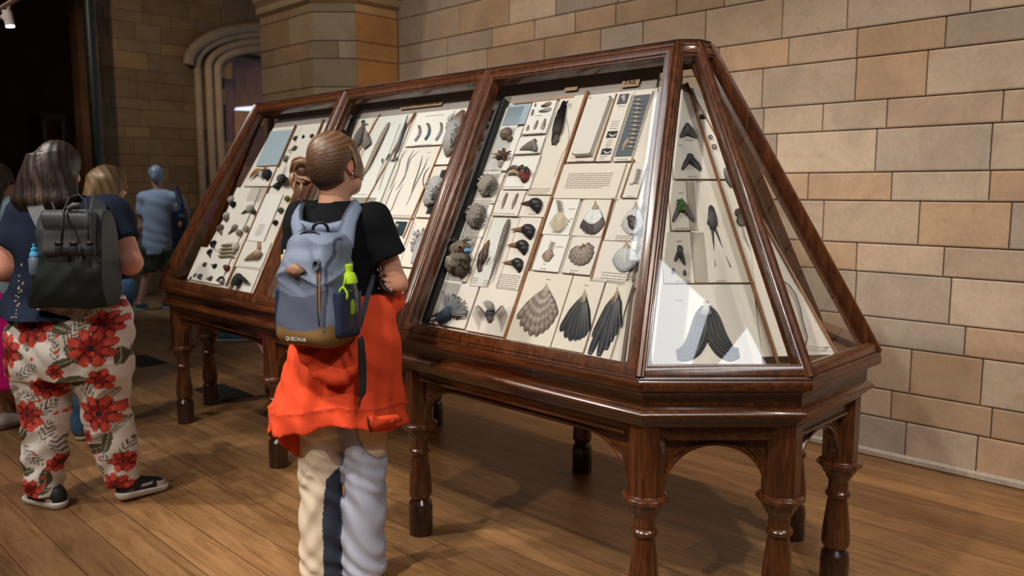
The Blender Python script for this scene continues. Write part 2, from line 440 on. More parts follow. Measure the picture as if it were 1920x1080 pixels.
# the deep dark reveal, wooden lining, door leaf and bright pane beyond
dr = empty('door_1', (EX, AC, 0)); dr['kind'] = 'structure'
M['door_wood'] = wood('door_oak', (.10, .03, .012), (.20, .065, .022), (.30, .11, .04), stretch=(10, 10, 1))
M['orange_wood'] = wood('orange_oak', (.36, .16, .06), (.48, .23, .09), (.60, .31, .13), stretch=(8, 8, 1), coat=.2)  # orange is the door leaf's own wood tone
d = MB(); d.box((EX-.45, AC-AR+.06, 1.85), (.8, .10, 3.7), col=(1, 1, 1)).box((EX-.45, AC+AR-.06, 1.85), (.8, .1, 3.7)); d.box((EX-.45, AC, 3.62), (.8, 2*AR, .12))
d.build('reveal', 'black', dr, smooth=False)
yl = lambda x, X: float(hit(x, 344, (1, 0, 0), X)[1])
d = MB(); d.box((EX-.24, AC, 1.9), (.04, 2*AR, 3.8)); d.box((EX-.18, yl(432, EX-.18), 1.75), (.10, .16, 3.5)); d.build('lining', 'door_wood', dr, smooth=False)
X1 = EX-.14; y0, y1 = yl(443, X1), yl(520, X1); d = MB()
for yy in (y0+.08, y1-.08): d.box((X1, yy, 1.35), (.06, .16, 2.7))
for zz in (.2, 1.2, 1.75, 2.60): d.box((X1, (y0+y1)/2, zz), (.055, y1-y0, .20))
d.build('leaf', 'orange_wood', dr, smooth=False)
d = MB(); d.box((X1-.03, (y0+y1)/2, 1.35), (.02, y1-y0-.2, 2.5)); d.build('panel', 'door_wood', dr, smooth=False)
d = MB(); d.add([(X1, y0+.02, 2.72), (X1, y1, 2.74), (X1, y1, 2.86), (X1, y0+.04, 2.76)], [[0, 1, 2, 3]]); d.build('fanlight', emit('daylight_pane', (.55, .68, 1.0), .8), dr, smooth=False)
# dark far gallery past the end wall, with pale door jambs
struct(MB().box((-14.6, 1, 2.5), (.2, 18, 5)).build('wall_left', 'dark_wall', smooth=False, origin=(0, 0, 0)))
struct(MB().box((-3, -7.6, 2.5), (24, .2, 5)).build('wall_front', 'plaster', smooth=False, origin=(0, 0, 0)))
struct(MB().box((8.1, -2.5, 2.5), (.2, 10.4, 5)).build('wall_side', 'plaster', smooth=False, origin=(0, 0, 0)))
def xy_at(x, X): # world y on plane X=const for image column x
    return float(hit(x, 344, (1, 0, 0), X)[1])
fd = MB(); fx = -14.45
for x0, x1, cl in ((86, 92, (.30, .25, .22)), (121, 126, (.30, .25, .22))):
    a, b = xy_at(x0, fx), xy_at(x1, fx); fd.box((fx, (a+b)/2, 1.35), (.12, b-a, 2.7), col=cl)
a, b = xy_at(86, fx), xy_at(126, fx); fd.box((fx, (a+b)/2, 2.75), (.12, b-a+.06, .12), col=(.16, .11, .08))
o = struct(fd.build('trim_3', 'vc', smooth=False, origin=(0, 0, 0)))
a, b = xy_at(92, fx), xy_at(121, fx)
struct(MB().box((fx-.02, (a+b)/2, 1.35), (.06, b-a, 2.66)).build('door_2', 'door_wood', smooth=False, origin=(0, 0, 0)))
# cast iron column and lit pier edge at the end of the wall
a, b = xy_at(176, EX+.35), xy_at(196, EX+.35)
cl = MB(); cl.lathe((EX+.35, (a+b)/2, 0), [(0, .16), (.25, .16), (.3, .12), (.36, .14), (.4, (b-a)/2), (CEIL, (b-a)/2)], 20, (.012, .02, .016))
struct(cl.build('trim_4', 'sheen', origin=(0, 0, 0)))
a, b = xy_at(155, EX-.6), xy_at(176, EX-.6)
struct(MB().box((EX-.6, (a+b)/2, 2.5), (.3, b-a, 5)).build('trim_5', plain('brown_pier', (.26, .13, .06), .8, .2, .3, 1.2), smooth=False, origin=(0, 0, 0)))
# ceiling with two daylight roof windows (seen only as reflections in the case glass)
cg = MB(); cg.box((-3, -.5, CEIL+.05), (24, 19, .1))
struct(cg.build('ceiling', 'plaster', smooth=False, origin=(0, 0, 0)))
M['sky'] = emit('daylight', (.86, .93, 1.0), 4.8)
WIN = [[[(2.7, -1.3), (3.59, -1.32), (4.3, -2.13), (3.9, -2.9), (2.7, -2.9)], [(4.03, -1.22), (5.0, -1.5), (5.1, -2.9), (4.7, -2.67)]],
       [[(-2.51, -.94), (-1.9, -.94), (-2.9, -3.21), (-3.9, -3.21), (-3.31, -2.14), (-2.82, -1.25)]]]
for i, panes in enumerate(WIN):
    c0 = np.mean([q for pn in panes for q in pn], 0)
    wdw = empty('window_%d' % (i+1), (c0[0], c0[1], CEIL-.03)); wdw['kind'] = 'structure'
    for pn in panes:
        MB().plate([(x, y, CEIL-.03) for x, y in pn], (0, 0, -1), .02).build('pane', 'sky', wdw, smooth=False)
        f = MB(); f.tube([(x, y, CEIL-.03) for x, y in pn+[pn[0]]], .03, 6); f.build('window_frame', 'black', wdw, smooth=False)
# track lamp at the top left
tl = empty('track_light', tuple(hit(15, 30, YH, YH@CAM+4.2)), 'white cylindrical spot lamp hanging on a track at the top left', 'lamp')
P = lambda x, y, dd=4.2: hit(x, y, YH, YH@CAM+dd)
t = MB(); t.tube([P(12, 20), P(19, 48)], .022, 14, (.45, .38, .36)); t.tube([P(4, 31), P(14, 37)], .016, 10, (.4, .33, .3)); t.build('lamp_body', 'vc', tl)
t = MB(); t.tube([P(18.7, 47), P(19.5, 51)], .021, 14, (1, 1, 1)); t.build('lens', emit('lamp_glow', (1, .85, .7), 2.5), tl)
t = MB(); t.tube([P(15, 22), P(17.5, 9)], .008, 8, (.3, .24, .2)); t.build('bracket', 'vc', tl)
t = MB(); t.tube([P(-30, 36), P(50, -14)], .014, 8, (.12, .07, .05)); tag(t.build('lighting_track', 'vc'), 'thin dark rail crossing the top left corner above the lamp', 'rail')
# dark slatted patches laid in place of shadows on the floor
for k, (px, py, lb) in enumerate([(418, 736, 'dark flat patch in place of a shadow beside the back legs of the case'), (268, 677, 'dark flat patch in place of a shadow beyond the woman in floral trousers')]):
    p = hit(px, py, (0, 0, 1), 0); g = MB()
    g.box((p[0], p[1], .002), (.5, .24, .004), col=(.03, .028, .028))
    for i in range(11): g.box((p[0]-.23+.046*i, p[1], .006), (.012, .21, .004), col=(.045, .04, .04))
    tag(g.build('floor_shadow_patch', 'vc', smooth=False), lb, 'grille', 'floor shadow patches')  # no real grille, a dark patch in place of a shadow
# ------------------------------------------------------------------ the display case
BAY = 1.2257; LC = .3795; LE = .5596; W = 2*LC+LE; LZ = .907; TZ = 2.03
SLOPE = .5678/1.133
def octo(d):
    """plan octagon inset by d, counter-clockwise from the near front corner"""
    k = d*math.tan(PI/8)
    x0 = -3*BAY
    return [np.array(p) for p in ((-k, d), (LC-d, LC+k), (LC-d, LC+LE-k), (-k, W-d), (x0+k, W-d), (x0-LC+d, LC+LE-k), (x0-LC+d, LC+k), (x0+k, d))]
def ringoct(prof, close=True):
    """prof: (inset, z) -> list of octagon rings"""
    return [[(*p, z) for p in octo(d)] for d, z in prof]
case = empty('display_case', (-1.5*BAY, W/2, 0), 'long mahogany and glass museum case with sloping sides on turned legs', 'display case')
b = MB()
b.loft(ringoct([(.06, LZ-.03), (.0, LZ-.0), (-.004, LZ-.006), (-.006, LZ-.02), (-.002, LZ-.032), (.012, LZ-.036), (.03, LZ-.046), (.036, LZ-.06),
                (.036, LZ-.094), (.026, LZ-.098), (.018, LZ-.103), (.012, LZ-.112), (.014, LZ-.122), (.022, LZ-.127), (.032, LZ-.13), (.036, LZ-.142), (.048, LZ-.148), (.052, LZ-.162), (.06, LZ-.168), (.20, LZ-.168)]), cap=True)
autosmooth(b.build('table_cornice', 'wood_h', case), 30)
b = MB(); b.loft(ringoct([(.03, LZ-.02), (.03, LZ+.004), (.031, LZ+.004)])); b.build('case_deck', 'wood_in', case, smooth=False)
# legs
LEGP = [(0, .477), (.001, .052), (.03, .052), (.10, .0525), (.125, .052), (.135, .049), (.14, .0505), (.148, .046), (.156, .040), (.162, .037)]
LEG2 = [(.158, .037), (.163, .041), (.172, .047), (.184, .0505), (.198, .051), (.202, .0495), (.206, .0505), (.212, .049), (.216, .050), (.222, .0485), (.226, .0495), (.26, .046), (.30, .0415), (.34, .037),
        (.358, .0345), (.362, .0385), (.366, .043), (.373, .0455), (.380, .0455), (.386, .041), (.389, .036), (.42, .0355), (.428, .037), (.438, .045), (.455, .052), (.468, .056)]
def octr(c, prof, rot=PI/8):
    return [[(c[0]+r*math.cos(rot+PI*k/4), c[1]+r*math.sin(rot+PI*k/4), z) for k in range(8)] for r, z in prof]
lo = octo(.108)
kx = lo[0][0]
LEGS = lo+[np.array((-BAY, .108)), np.array((-2*BAY, .108)), np.array((-BAY, W-.108)), np.array((-2*BAY, W-.108))]
for p in LEGS:
    g = MB(); g.lathe((p[0], p[1], 0), LEG2, 24)
    g.loft(octr(p, [(.056, .455), (.060, .47), (.078, .482), (.080, .488), (.080, .496), (.073, .503), (.062, .506), (.062, .745), (.02, .746)]))
    lg = g.build('leg', 'wood', case)
    g = MB(); g.lathe((p[0], p[1], 0), [(0, .03), (.0, .052)]+[(z, r) for z, r in LEGP[2:]]+[(.163, .036)], 24)
    g.build('foot', 'wood_dark', lg)
# aprons with arches between neighbouring legs
order = [0, 1, 2, 3, 10, 11, 4, 5, 6, 7, 9, 8]   # counter-clockwise from near corner
ZB, ZT = .50, .745
for i in range(len(order)):
    a, c = LEGS[order[i]], LEGS[order[(i+1) % len(order)]]
    L = np.linalg.norm(c-a); d = (c-a)/L; n = np.array([d[1], -d[0]]); u0, u1 = .052, L-.052; span = u1-u0
    small = span < .7
    rx, rz = (span/2, min(span/2, .165)) if small else (.20, .165)
    K = 14; pts = []
    for k in range(K+1):
        t = PI/2*k/K; pts.append((u0+rx*(1-math.cos(t)), ZB+.005+rz*math.sin(t)))
    for k in range(K, -1, -1):
        t = PI/2*k/K; pts.append((u1-rx*(1-math.cos(t)), ZB+.005+rz*math.sin(t)))
    if small: pts.pop(K)
    P3 = lambda u, z, o: (*(a+d*u+n*o), z)
    mbx = MB(); top = .705 if not small else .70
    for s0, s1 in ((0.016, -.012),):
        V = [P3(u, z, s0) for u, z in pts]+[P3(u, top, s0) for u, z in pts]+[P3(u, z, s1) for u, z in pts]+[P3(u, top, s1) for u, z in pts]
        m_ = len(pts); F = []
        for k in range(m_-1):
            F += [[k, k+1, m_+k+1, m_+k], [2*m_+k, 3*m_+k, 3*m_+k+1, 2*m_+k+1], [k, 2*m_+k, 2*m_+k+1, k+1]]
        mbx.add(V, F)
    mbx.box((*((a+c)/2+n*.012), (top+ZT+.01)/2), (L-.08, .05, ZT+.01-top), ax=[(*d, 0), (*n, 0), (0, 0, 1)])
    mbx.box((*((a+c)/2+n*.038), top+.002), (L-.11, .014, .010), ax=[(*d, 0), (*n, 0), (0, 0, 1)])
    mbx.tube([P3(u, z+.010, .018) for u, z in pts], .008, 6, nrm=(*n, 0))
    mbx.tube([P3(u, z+.028, .016) for u, z in pts if True], .004, 6, nrm=(*n, 0))
    mbx.build('arched_apron', 'wood_h', case, smooth=False)
# glazed frames
BC = octo(0.0)
TI = .5678; tx = .2592; tc = .0507
x0 = -3*BAY
TCN = [np.array(p) for p in ((-tx, TI), (-tx+tc, TI+tc), (-tx+tc, W-TI-tc), (-tx, W-TI), (x0+tx, W-TI), (x0+tx-tc, W-TI-tc), (x0+tx-tc, TI+tc), (x0+tx, TI))]
def e3(p, z): return np.array([p[0], p[1], z])
faces = []
for i in range(8):
    j = (i+1) % 8
    bl, br_, tr, tl_ = e3(BC[i], LZ), e3(BC[j], LZ), e3(TCN[j], TZ), e3(TCN[i], TZ)
    if i in (3, 7):
        # long sides: split into three bays; bay posts lean a little towards the middle
        if i == 7: bs = [x0, -2*BAY, -BAY, 0.]; ts = [x0+tx, -2.405, -1.270, -tx]; yb, yt = 0., TI
        else: bs = [0., -BAY, -2*BAY, x0]; ts = [-tx, -1.270, -2.405, x0+tx]; yb, yt = W, W-TI
        for k in range(3):
            faces.append([np.array((bs[k], yb, LZ)), np.array((bs[k+1], yb, LZ)), np.array((ts[k+1], yt, TZ)), np.array((ts[k], yt, TZ))])
    else: faces.append([bl, br_, tr, tl_])
def inset(poly, d, n):
    """inset of a convex planar polygon, d per edge"""
    m_ = len(poly); out = []
    dd = d if hasattr(d, '__len__') else [d]*m_
    for i in range(m_):
        p0, p1, p2 = poly[i-1], poly[i], poly[(i+1) % m_]
        e1 = (p1-p0)/np.linalg.norm(p1-p0); e2 = (p2-p1)/np.linalg.norm(p2-p1)
        n1 = np.cross(n, e1); n2 = np.cross(n, e2)
        A = np.array([n1, n2, n]); rhs = np.array([n1@p1+dd[i-1], n2@p1+dd[i], n@p1])
        out.append(np.linalg.solve(A, rhs))
    return out
PR = [(0, -.030), (0, .002), (.004, .006), (.010, .006), (.013, .002), (.017, .007), (.030, .009), (.044, .007), (.048, .001), (.053, .001), (.057, -.010), (.059, -.045), (.045, -.050), (0, -.050)]
for fc in faces:
    n = np.cross(fc[1]-fc[0], fc[3]-fc[0]); n /= np.linalg.norm(n)
    wide = np.linalg.norm(fc[1]-fc[0])
    tw = np.linalg.norm(fc[2]-fc[3])
    sc = 1.0 if tw > .5 else .62
    rings = []
    for d_, h in PR:
        # edges: bottom, right, top, left
        q = inset(fc, [d_*.95, d_*sc, d_*.95, d_*sc] if tw > .11 else [d_, d_*.40, d_, d_*.40], n)
        rings.append([p+n*h for p in q])
    m_ = MB(); m_.loft(rings, cap=False)
    nn = len(rings[0]); L_ = len(rings)
    m_.f += [[(L_-1)*nn+j, (L_-1)*nn+(j+1) % nn, (j+1) % nn, j] for j in range(nn)]
    s = m_.build('sash', 'wood', case, smooth=True)
    q = inset(fc, [.055, .055*sc, .055, .055*sc] if tw > .11 else [.055, .02, .055, .02], n)
    g = MB(); g.add([p-n*.014 for p in q], [[0, 1, 2, 3]])
    g.build('pane', 'glass', s, smooth=False)
# corner and bay posts (beaded cover mouldings over the joints)
def post(p, q, nrm, r=.011):
    m_ = MB(); nrm = np.array(nrm, float); nrm /= np.linalg.norm(nrm)
    t = (q-p)/np.linalg.norm(q-p); side = np.cross(nrm, t); side /= np.linalg.norm(side)
    for o, rr in ((-.013, .005), (0, r), (.013, .005)):
        m_.tube([p+side*o+nrm*.002+t*.012, q+side*o+nrm*.002], rr, 8, nrm=nrm)
    m_.build('post', 'wood', case)
for i in range(8):
    a = e3(BC[i], LZ); c = e3(TCN[i], TZ); ctr = np.array([min(max(a[0], x0), 0), W/2, a[2]])
    v = a-ctr; v[2] = .35*np.linalg.norm(v); post(a, c, v, .014)
for k in (1, 2):
    for yb, yt, s in ((0, TI, -1), (W, W-TI, 1)):
        post(np.array((-k*BAY, yb, LZ)), np.array(((-1.270, -2.405)[k-1], yt, TZ)), (0, s, .5), .010)
# top plate
def topring(o, z):
    out = []
    for i, p in enumerate(TCN):
        sx = 1 if i in (0, 1, 2, 3) else -1
        dx, dy = {0: (.4, -1), 1: (1, -.4), 2: (1, .4), 3: (.4, 1), 4: (-.4, 1), 5: (-1, .4), 6: (-1, -.4), 7: (-.4, -1)}[i]
        out.append((p[0]+dx*o, p[1]+dy*o, z))
    return out
m_ = MB(); m_.loft([topring(-.004, TZ-.04), topring(.004, TZ), topring(.004, TZ+.008), topring(0, TZ+.012)]); m_.build('top_board', 'wood_h', case, smooth=False)
m_ = MB(); m_.loft([topring(.004, TZ+.012), topring(.005, TZ+.014), topring(.004, TZ+.016)]); m_.build('top_cap', plain('weathered_lead', (.10, .10, .11), .4), case, smooth=False)
# ------------------------------------------------------------------ mounting boards and specimens inside the case
class Board:
    def __init__(s, n, U, off_pt):
        s.n = np.array(n, float)/np.linalg.norm(n); s.U = np.array(U, float)/np.linalg.norm(U)
        s.V = np.cross(s.n, s.U); s.d = float(s.n@np.array(off_pt, float)); s.O = np.array(off_pt, float)
    def P(s, x, y, h=0.0): return hit(x, y, s.n, s.d+h)
    def uv(s, x, y): p = s.P(x, y)-s.O; return float(p@s.U), float(p@s.V)
    def W(s, u, v, h=0.0): return s.O+s.U*u+s.V*v+s.n*h
    def m(s, x, y): return mpp(s.P(x, y))
    def ax(s): return [s.U, s.V, s.n]
nF = np.array((0, -1, SLOPE)); FB = Board(nF, (1, 0, 0), (0, .115, LZ))
nA = np.array((1, -1, .733)); AB = Board(nA, (1, 1, 0), (-.18, .12, .92))
# keep the side board's plane at x - y = -.30 - .73 (z - .92)
AB.d = float(AB.n@np.array((-.30+.0, 0, .92))); AB.O = AB.n*AB.d
def prism(B, poly3, t, name, mat, parent=None, col=(1, 1, 1), **k):
    m_ = MB().plate(poly3, B.n, t, col); return m_.build(name, mat, parent, smooth=False, **k)
# backing boards
bt = [FB.W(x, v, -.004) for x, v in ((-3.54, 0.0), (-.165, 0.0), (-.375, 1.095), (-3.285, 1.095))]
bd = empty('exhibit_board', tuple(FB.W(-1.8, 0, -.02)), 'long cream sloping exhibit board behind the front glass', 'board')
prism(FB, bt, .018, 'panel', 'board', bd)
hd = [FB.W(x, v, -.006) for x, v in ((-3.29, 1.098), (-.385, 1.098), (-.415, 1.235), (-3.25, 1.235))]
hb = empty('header_board', tuple(FB.W(-1.8, 1.1, -.02)), 'dark grey heading strip above the front exhibit board', 'board')
prism(FB, hd, .016, 'panel', 'header', hb)
bt2 = [AB.P(1286, 156), AB.P(1569, 664)]
lb, ltp = np.array((-.172, 0, 0)), None
def on(B, x, z):  # point of board plane at given world x and z
    y = (B.n[0]*x+B.n[2]*z-B.d)/(-B.n[1]); return np.array((x, y, z))
A_bl, A_tl = on(AB, -.160, .925), on(AB, -.385, 1.89)
sb = empty('end_board', tuple(A_bl), 'cream exhibit board facing the narrow sloping end window', 'board')
prism(AB, [A_bl-AB.n*.003, AB.P(1569, 664)-AB.n*.003, AB.P(1286, 156)-AB.n*.003, A_tl-AB.n*.003], .014, 'panel', 'board', sb)
m_ = MB(); m_.tube([AB.P(1570, 664, .002), AB.P(1287, 156, .002)], .005, 6, nrm=AB.n); m_.build('edge_strip', 'divider', sb)
# ---- divider strips
def strip(B, a, b, w, mat, label, cat='divider strip', h=.010):
    p, q = B.P(*a), B.P(*b); t = (q-p)/np.linalg.norm(q-p); s = np.cross(B.n, t)*w/2
    o = prism(B, [p-s+B.n*h, q-s+B.n*h, q+s+B.n*h, p+s+B.n*h][::-1], h, 'divider_strip', mat); tag(o, label, cat); return o
def vline(B, a, top_y=None, bot_y=None):
    """two image points on the up-slope line through image point a"""
    u, v = B.uv(*a); return u
strip(FB, (802, 607), (951, 192), .026, 'black', 'broad black divider strip at the left of the nearest bay', h=.03)
strip(FB, (946, 643), (1103, 172), .012, 'divider', 'orange-brown divider strip between the crow heads and the tail fans')
strip(FB, (1111, 524), (1151, 373), .005, 'divider', 'thin dark divider left of the two white tails')
strip(FB, (1116, 304), (1158, 178), .005, 'divider', 'thin red-brown divider right of the long white slab')
strip(FB, (1166, 372), (1190, 300), .005, 'divider', 'thin red-brown divider right of the printed text panel')
strip(FB, (666, 420), (780, 212), .008, 'divider', 'brown divider between the blue-tipped plumes and the curled feathers')
strip(FB, (636, 355), (714, 216), .008, 'divider', 'brown divider right of the grey bird skin')
strip(FB, (758, 448), (832, 272), .007, 'divider', 'brown divider right of the long curved plumes')
strip(FB, (640, 330), (664, 226), .020, 'black', 'black divider strip left of the grey bird skin', h=.02)
strip(FB, (425, 537), (556, 235), .009, 'divider', 'brown divider between the skull column and the beak column of the far bay')
strip(FB, (478, 552), (608, 225), .009, 'divider', 'brown divider at the right of the far bay')
strip(AB, (1458, 684), (1287, 158), .010, 'divider', 'red-brown slanting divider strip on the end board')
# ---- mounting cards
CREAM = (.75, .71, .65); WARMC = (.75, .695, .61); COOL = (.68, .69, .66); WHITE = (.80, .79, .76); BLUE = (.36, .46, .54); DARKP = (.02, .028, .035)
M['card'] = vcol('mounting_card', .8, .25, 4, .15, 0, lo=.8)
def card(B, bl, tr, col, label, h=.005, caps=(), cat='mounting card', line=True):
    u0, v0 = B.uv(*bl); u1, v1 = B.uv(*tr)
    if u1 < u0: u0, u1 = u1, u0
    g = .0012; q = [B.W(u0+g, v0+g, h), B.W(u1-g, v0+g, h), B.W(u1-g, v1-g, h), B.W(u0+g, v1-g, h)]
    e = empty('mounting_card', tuple(q[0]), label, cat)
    m_ = MB().plate(q, B.n, h*.9, col); m_.build('card', 'card', e, smooth=False)
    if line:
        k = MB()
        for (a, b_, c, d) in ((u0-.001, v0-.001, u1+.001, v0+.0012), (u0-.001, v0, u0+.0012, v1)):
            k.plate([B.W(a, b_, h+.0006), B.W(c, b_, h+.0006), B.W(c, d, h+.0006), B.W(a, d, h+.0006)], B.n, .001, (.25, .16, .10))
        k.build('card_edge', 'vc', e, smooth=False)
    for cp in caps:
        caption(B, cp, h, e)
    return e
def caption(B, cp, h, e, col=(.50, .43, .37), rows=None):
    """printed lines of type inside the rectangle cp = (x0,y0,x1,y1) in the photograph (bottom left, top right)"""
    u0, v0 = B.uv(cp[0], cp[1]); u1, v1 = B.uv(cp[2], cp[3]); k = MB()
    if u1 < u0: u0, u1 = u1, u0
    pitch = .0085; n = max(1, int((v1-v0)/pitch))
    r = random.Random(int(cp[0]*7+cp[1]))
    for i in range(n):
        v = v1-(i+.5)*(v1-v0)/n; x = u0; end = u1-(u1-u0)*(.3*r.random() if i == n-1 and n > 1 else 0)
        while x < end:
            w = min(r.uniform(.006, .02), end-x)
            k.plate([B.W(x, v-.0017, h+.0008), B.W(x+w, v-.0017, h+.0008), B.W(x+w, v+.0017, h+.0008), B.W(x, v+.0017, h+.0008)], B.n, .0006, col)
            x += w+.003
    k.build('caption', 'ink', e, smooth=False)
CARDS = [
 (FB, (806, 606), (900, 537), CREAM, 'cream card behind the blue lace-crested bird head', []),
 (FB, (874, 620), (974, 546), CREAM, 'cream card behind the curling brown plume head', []),
 (FB, (838, 525), (904, 446), CREAM, 'cream card behind the owl-like bird with orange eyes', [(843, 520, 880, 508)]),
 (FB, (882, 536), (958, 410), COOL, 'pale card behind the long barred feather', [(883, 532, 899, 521), (906, 537, 922, 526)]),
 (FB, (932, 541), (1018, 409), CREAM, 'cream card behind the three lower crow heads', [(930, 540, 978, 517)]),
 (FB, (868, 444), (927, 384), WHITE, 'white card behind the grey downy ball with a dark hole', [(873, 442, 895, 431)]),
 (FB, (887, 382), (948, 326), CREAM, 'cream card behind the pale downy ball', [(888, 381, 928, 375)]),
 (FB, (903, 322), (982, 240), WHITE, 'white card behind the brown shell shape and hoopoe head', [(922, 322, 933, 318)]),
 (FB, (943, 237), (999, 194), BLUE, 'empty pale blue card at the top of the nearest bay', []),
 (FB, (979, 254), (1046, 188), WHITE, 'white card holding the small brown and white feathers', [(980, 254, 1020, 249), (1004, 221, 1019, 215)]),
 (FB, (965, 290), (1024, 256), WHITE, 'white card behind the small grey-brown spread wing', [(966, 292, 1008, 287)]),
 (FB, (943, 356), (1019, 294), WHITE, 'white card behind the green-headed toucan and row of tiny birds', [(944, 354, 985, 349)]),
 (FB, (923, 405), (988, 358), CREAM, 'cream card behind the pair of small brown feathers', [(924, 404, 968, 399), (934, 379, 938, 377)]),
 (FB, (990, 366), (1099, 178), WARMC, 'tall cream card behind the black bird with beaded streamers', [(990, 365, 1034, 353)]),
 (FB, (973, 407), (1036, 368), CREAM, 'cream card behind the uppermost crow head', [(991, 405, 1007, 401)]),
 (FB, (1063, 305), (1156, 178), WARMC, 'cream card behind the long white slab', [(1080, 305, 1098, 301)]),
 (FB, (1117, 304), (1187, 176), CREAM, 'narrow cream card with three small bone photographs', [(1124, 301, 1140, 292), (1135, 281, 1151, 262), (1144, 245, 1164, 226), (1160, 203, 1174, 198)]),
 (FB, (1150, 304), (1226, 170), CREAM, 'cream card behind the big backbone photograph', [(1156, 303, 1180, 297)]),
 (FB, (1037, 373), (1176, 306), WARMC, 'wide cream card printed with the large text block', [(1059, 355, 1152, 324)]),
 (FB, (1167, 372), (1216, 306), CREAM, 'cream card behind the small curled backbone', [(1176, 372, 1191, 367)]),
 (FB, (1017, 440), (1090, 374), WHITE, 'white card behind the bony tail fan', [(1036, 438, 1049, 431), (1067, 394, 1080, 392), (1069, 412, 1077, 411)]),
 (FB, (1073, 443), (1151, 375), CREAM, 'cream card behind the white tail with a black band', [(1095, 442, 1108, 436), (1094, 376, 1103, 375)]),
 (FB, (1133, 452), (1209, 375), CREAM, 'cream card behind the white tail with a dark heart', [(1154, 453, 1199, 443), (1153, 376, 1162, 375)]),
 (FB, (998, 507), (1070, 443), WHITE, 'white card behind the small spindly bone tail', [(1013, 508, 1027, 502), (1044, 465, 1058, 463), (1020, 497, 1026, 496)]),
 (FB, (1053, 512), (1130, 445), CREAM, 'cream card behind the grey rosette tail', [(1069, 514, 1086, 507), (1071, 445, 1081, 444)]),
 (FB, (1108, 527), (1198, 453), CREAM, 'cream card behind the plain white round tail', [(1127, 524, 1190, 514)]),
 (FB, (949, 637), (1076, 517), WARMC, 'cream card behind the large mottled tail fan', [(1025, 526, 1034, 524)]),
 (FB, (1034, 652), (1138, 523), WARMC, 'cream card behind the broad black tail fan', [(1097, 537, 1106, 535)]),
 (FB, (1095, 669), (1189, 530), WARMC, 'cream card behind the long ragged black tail', [(1158, 537, 1167, 535)]),
 (FB, (845, 595), (930, 205), COOL, 'narrow pale card between the bay post and the black strip', []),
 # middle bay
 (FB, (640, 318), (708, 228), WARMC, 'warm cream card behind the grey bird skin', []),
 (FB, (640, 385), (778, 213), COOL, 'pale card behind the spotted pheasant tail feathers', [(651, 368, 689, 363)]),
 (FB, (637, 406), (708, 371), CREAM, 'cream card with a grey printed paragraph beside the shoulder', [(660, 393, 696, 377)]),
 (FB, (760, 276), (858, 206), WHITE, 'white card behind the three curled downy feathers', [(797, 222, 835, 213), (779, 276, 812, 269)]),
 (FB, (710, 408), (826, 278), CREAM, 'cream card behind the long thin curved plumes', [(711, 411, 776, 404), (803, 288, 810, 286)]),
 (FB, (706, 470), (776, 413), CREAM, 'cream card round the small dark picture', []),
 (FB, (815, 310), (890, 204), WHITE, 'white card behind the large white bird body', []),
 (FB, (750, 500), (830, 420), CREAM, 'cream card behind the big translucent white plume', []),
 (FB, (780, 408), (858, 312), WARMC, 'cream card round the dark panel beside the middle post', []),
 # far bay
 (FB, (481, 312), (552, 243), BLUE, 'empty pale blue card at the top of the far bay', []),
 (FB, (458, 350), (541, 314), CREAM, 'cream card behind the orange-billed toucan', [(462, 378, 500, 352)]),
 (FB, (527, 335), (602, 236), CREAM, 'cream card with small beaks at the top right of the far bay', []),
 (FB, (463, 452), (532, 364), WHITE, 'plain white sheet with blue print in the far bay', [(478, 443, 500, 421)]),
 (FB, (395, 470), (490, 352), CREAM, 'cream card behind the white-headed skulls', []),
 (FB, (352, 524), (440, 470), CREAM, 'cream card with the lowest row of small heads', []),
 (FB, (437, 500), (510, 455), CREAM, 'cream card behind the opened nutcracker beak', []),
 (FB, (428, 545), (490, 503), CREAM, 'cream card behind the black shaggy beak at the bottom', []),
 # end board
 (AB, (1262, 337), (1350, 166), CREAM, 'tall cream card with two forked tails on the end board', [(1283, 267, 1302, 262), (1290, 334, 1308, 331), (1271, 274, 1279, 273)]),
 (AB, (1258, 433), (1301, 341), WARMC, 'cream card behind the green forked tail', [(1266, 432, 1295, 427), (1272, 364, 1282, 362)]),
 (AB, (1302, 531), (1392, 340), WARMC, 'cream card behind the long black forked streamers', [(1343, 530, 1360, 526), (1305, 343, 1316, 341)]),
 (AB, (1244, 532), (1320, 436), WARMC, 'cream card behind the small dark forked tail', [(1268, 455, 1279, 452), (1266, 531, 1294, 526)]),
 (AB, (1222, 684), (1412, 534), CREAM, 'large cream card behind the black lyre-shaped tail', [(1267, 566, 1278, 563)]),
]
for B, bl, tr, cl, lb_, caps in CARDS: card(B, bl, tr, cl, lb_, caps=caps)
def photo(B, bl, tr, label, col=DARKP, h=.0075, parent_rows=()):
    u0, v0 = B.uv(*bl); u1, v1 = B.uv(*tr)
    if u1 < u0: u0, u1 = u1, u0
    q = [B.W(u0, v0, h), B.W(u1, v0, h), B.W(u1, v1, h), B.W(u0, v1, h)]
    return tag(MB().plate(q, B.n, .002, col).build('photograph', 'card', smooth=False), label, 'photograph')
photo(FB, (1158, 197), (1182, 177), 'small grey photograph of a beak at the top of the narrow card', (.10, .10, .12))
photo(FB, (1138, 260), (1160, 247), 'small dark photograph of a curved jaw, upper of the pair', (.035, .035, .045))
photo(FB, (1128, 291), (1149, 280), 'small dark photograph of a curved jaw, lower of the pair', (.035, .035, .045))
photo(FB, (1155, 295), (1222, 178), 'tall grey-blue photograph behind the large backbone', (.11, .13, .15))
photo(FB, (735, 442), (766, 417), 'small dark teal picture of a pale oval egg', (.015, .035, .05))
photo(FB, (733, 474), (752, 457), 'dark teal picture below the egg picture', (.015, .035, .05))
photo(FB, (800, 402), (840, 320), 'dark panel behind the fluffy white bird near the middle post', (.02, .03, .045))
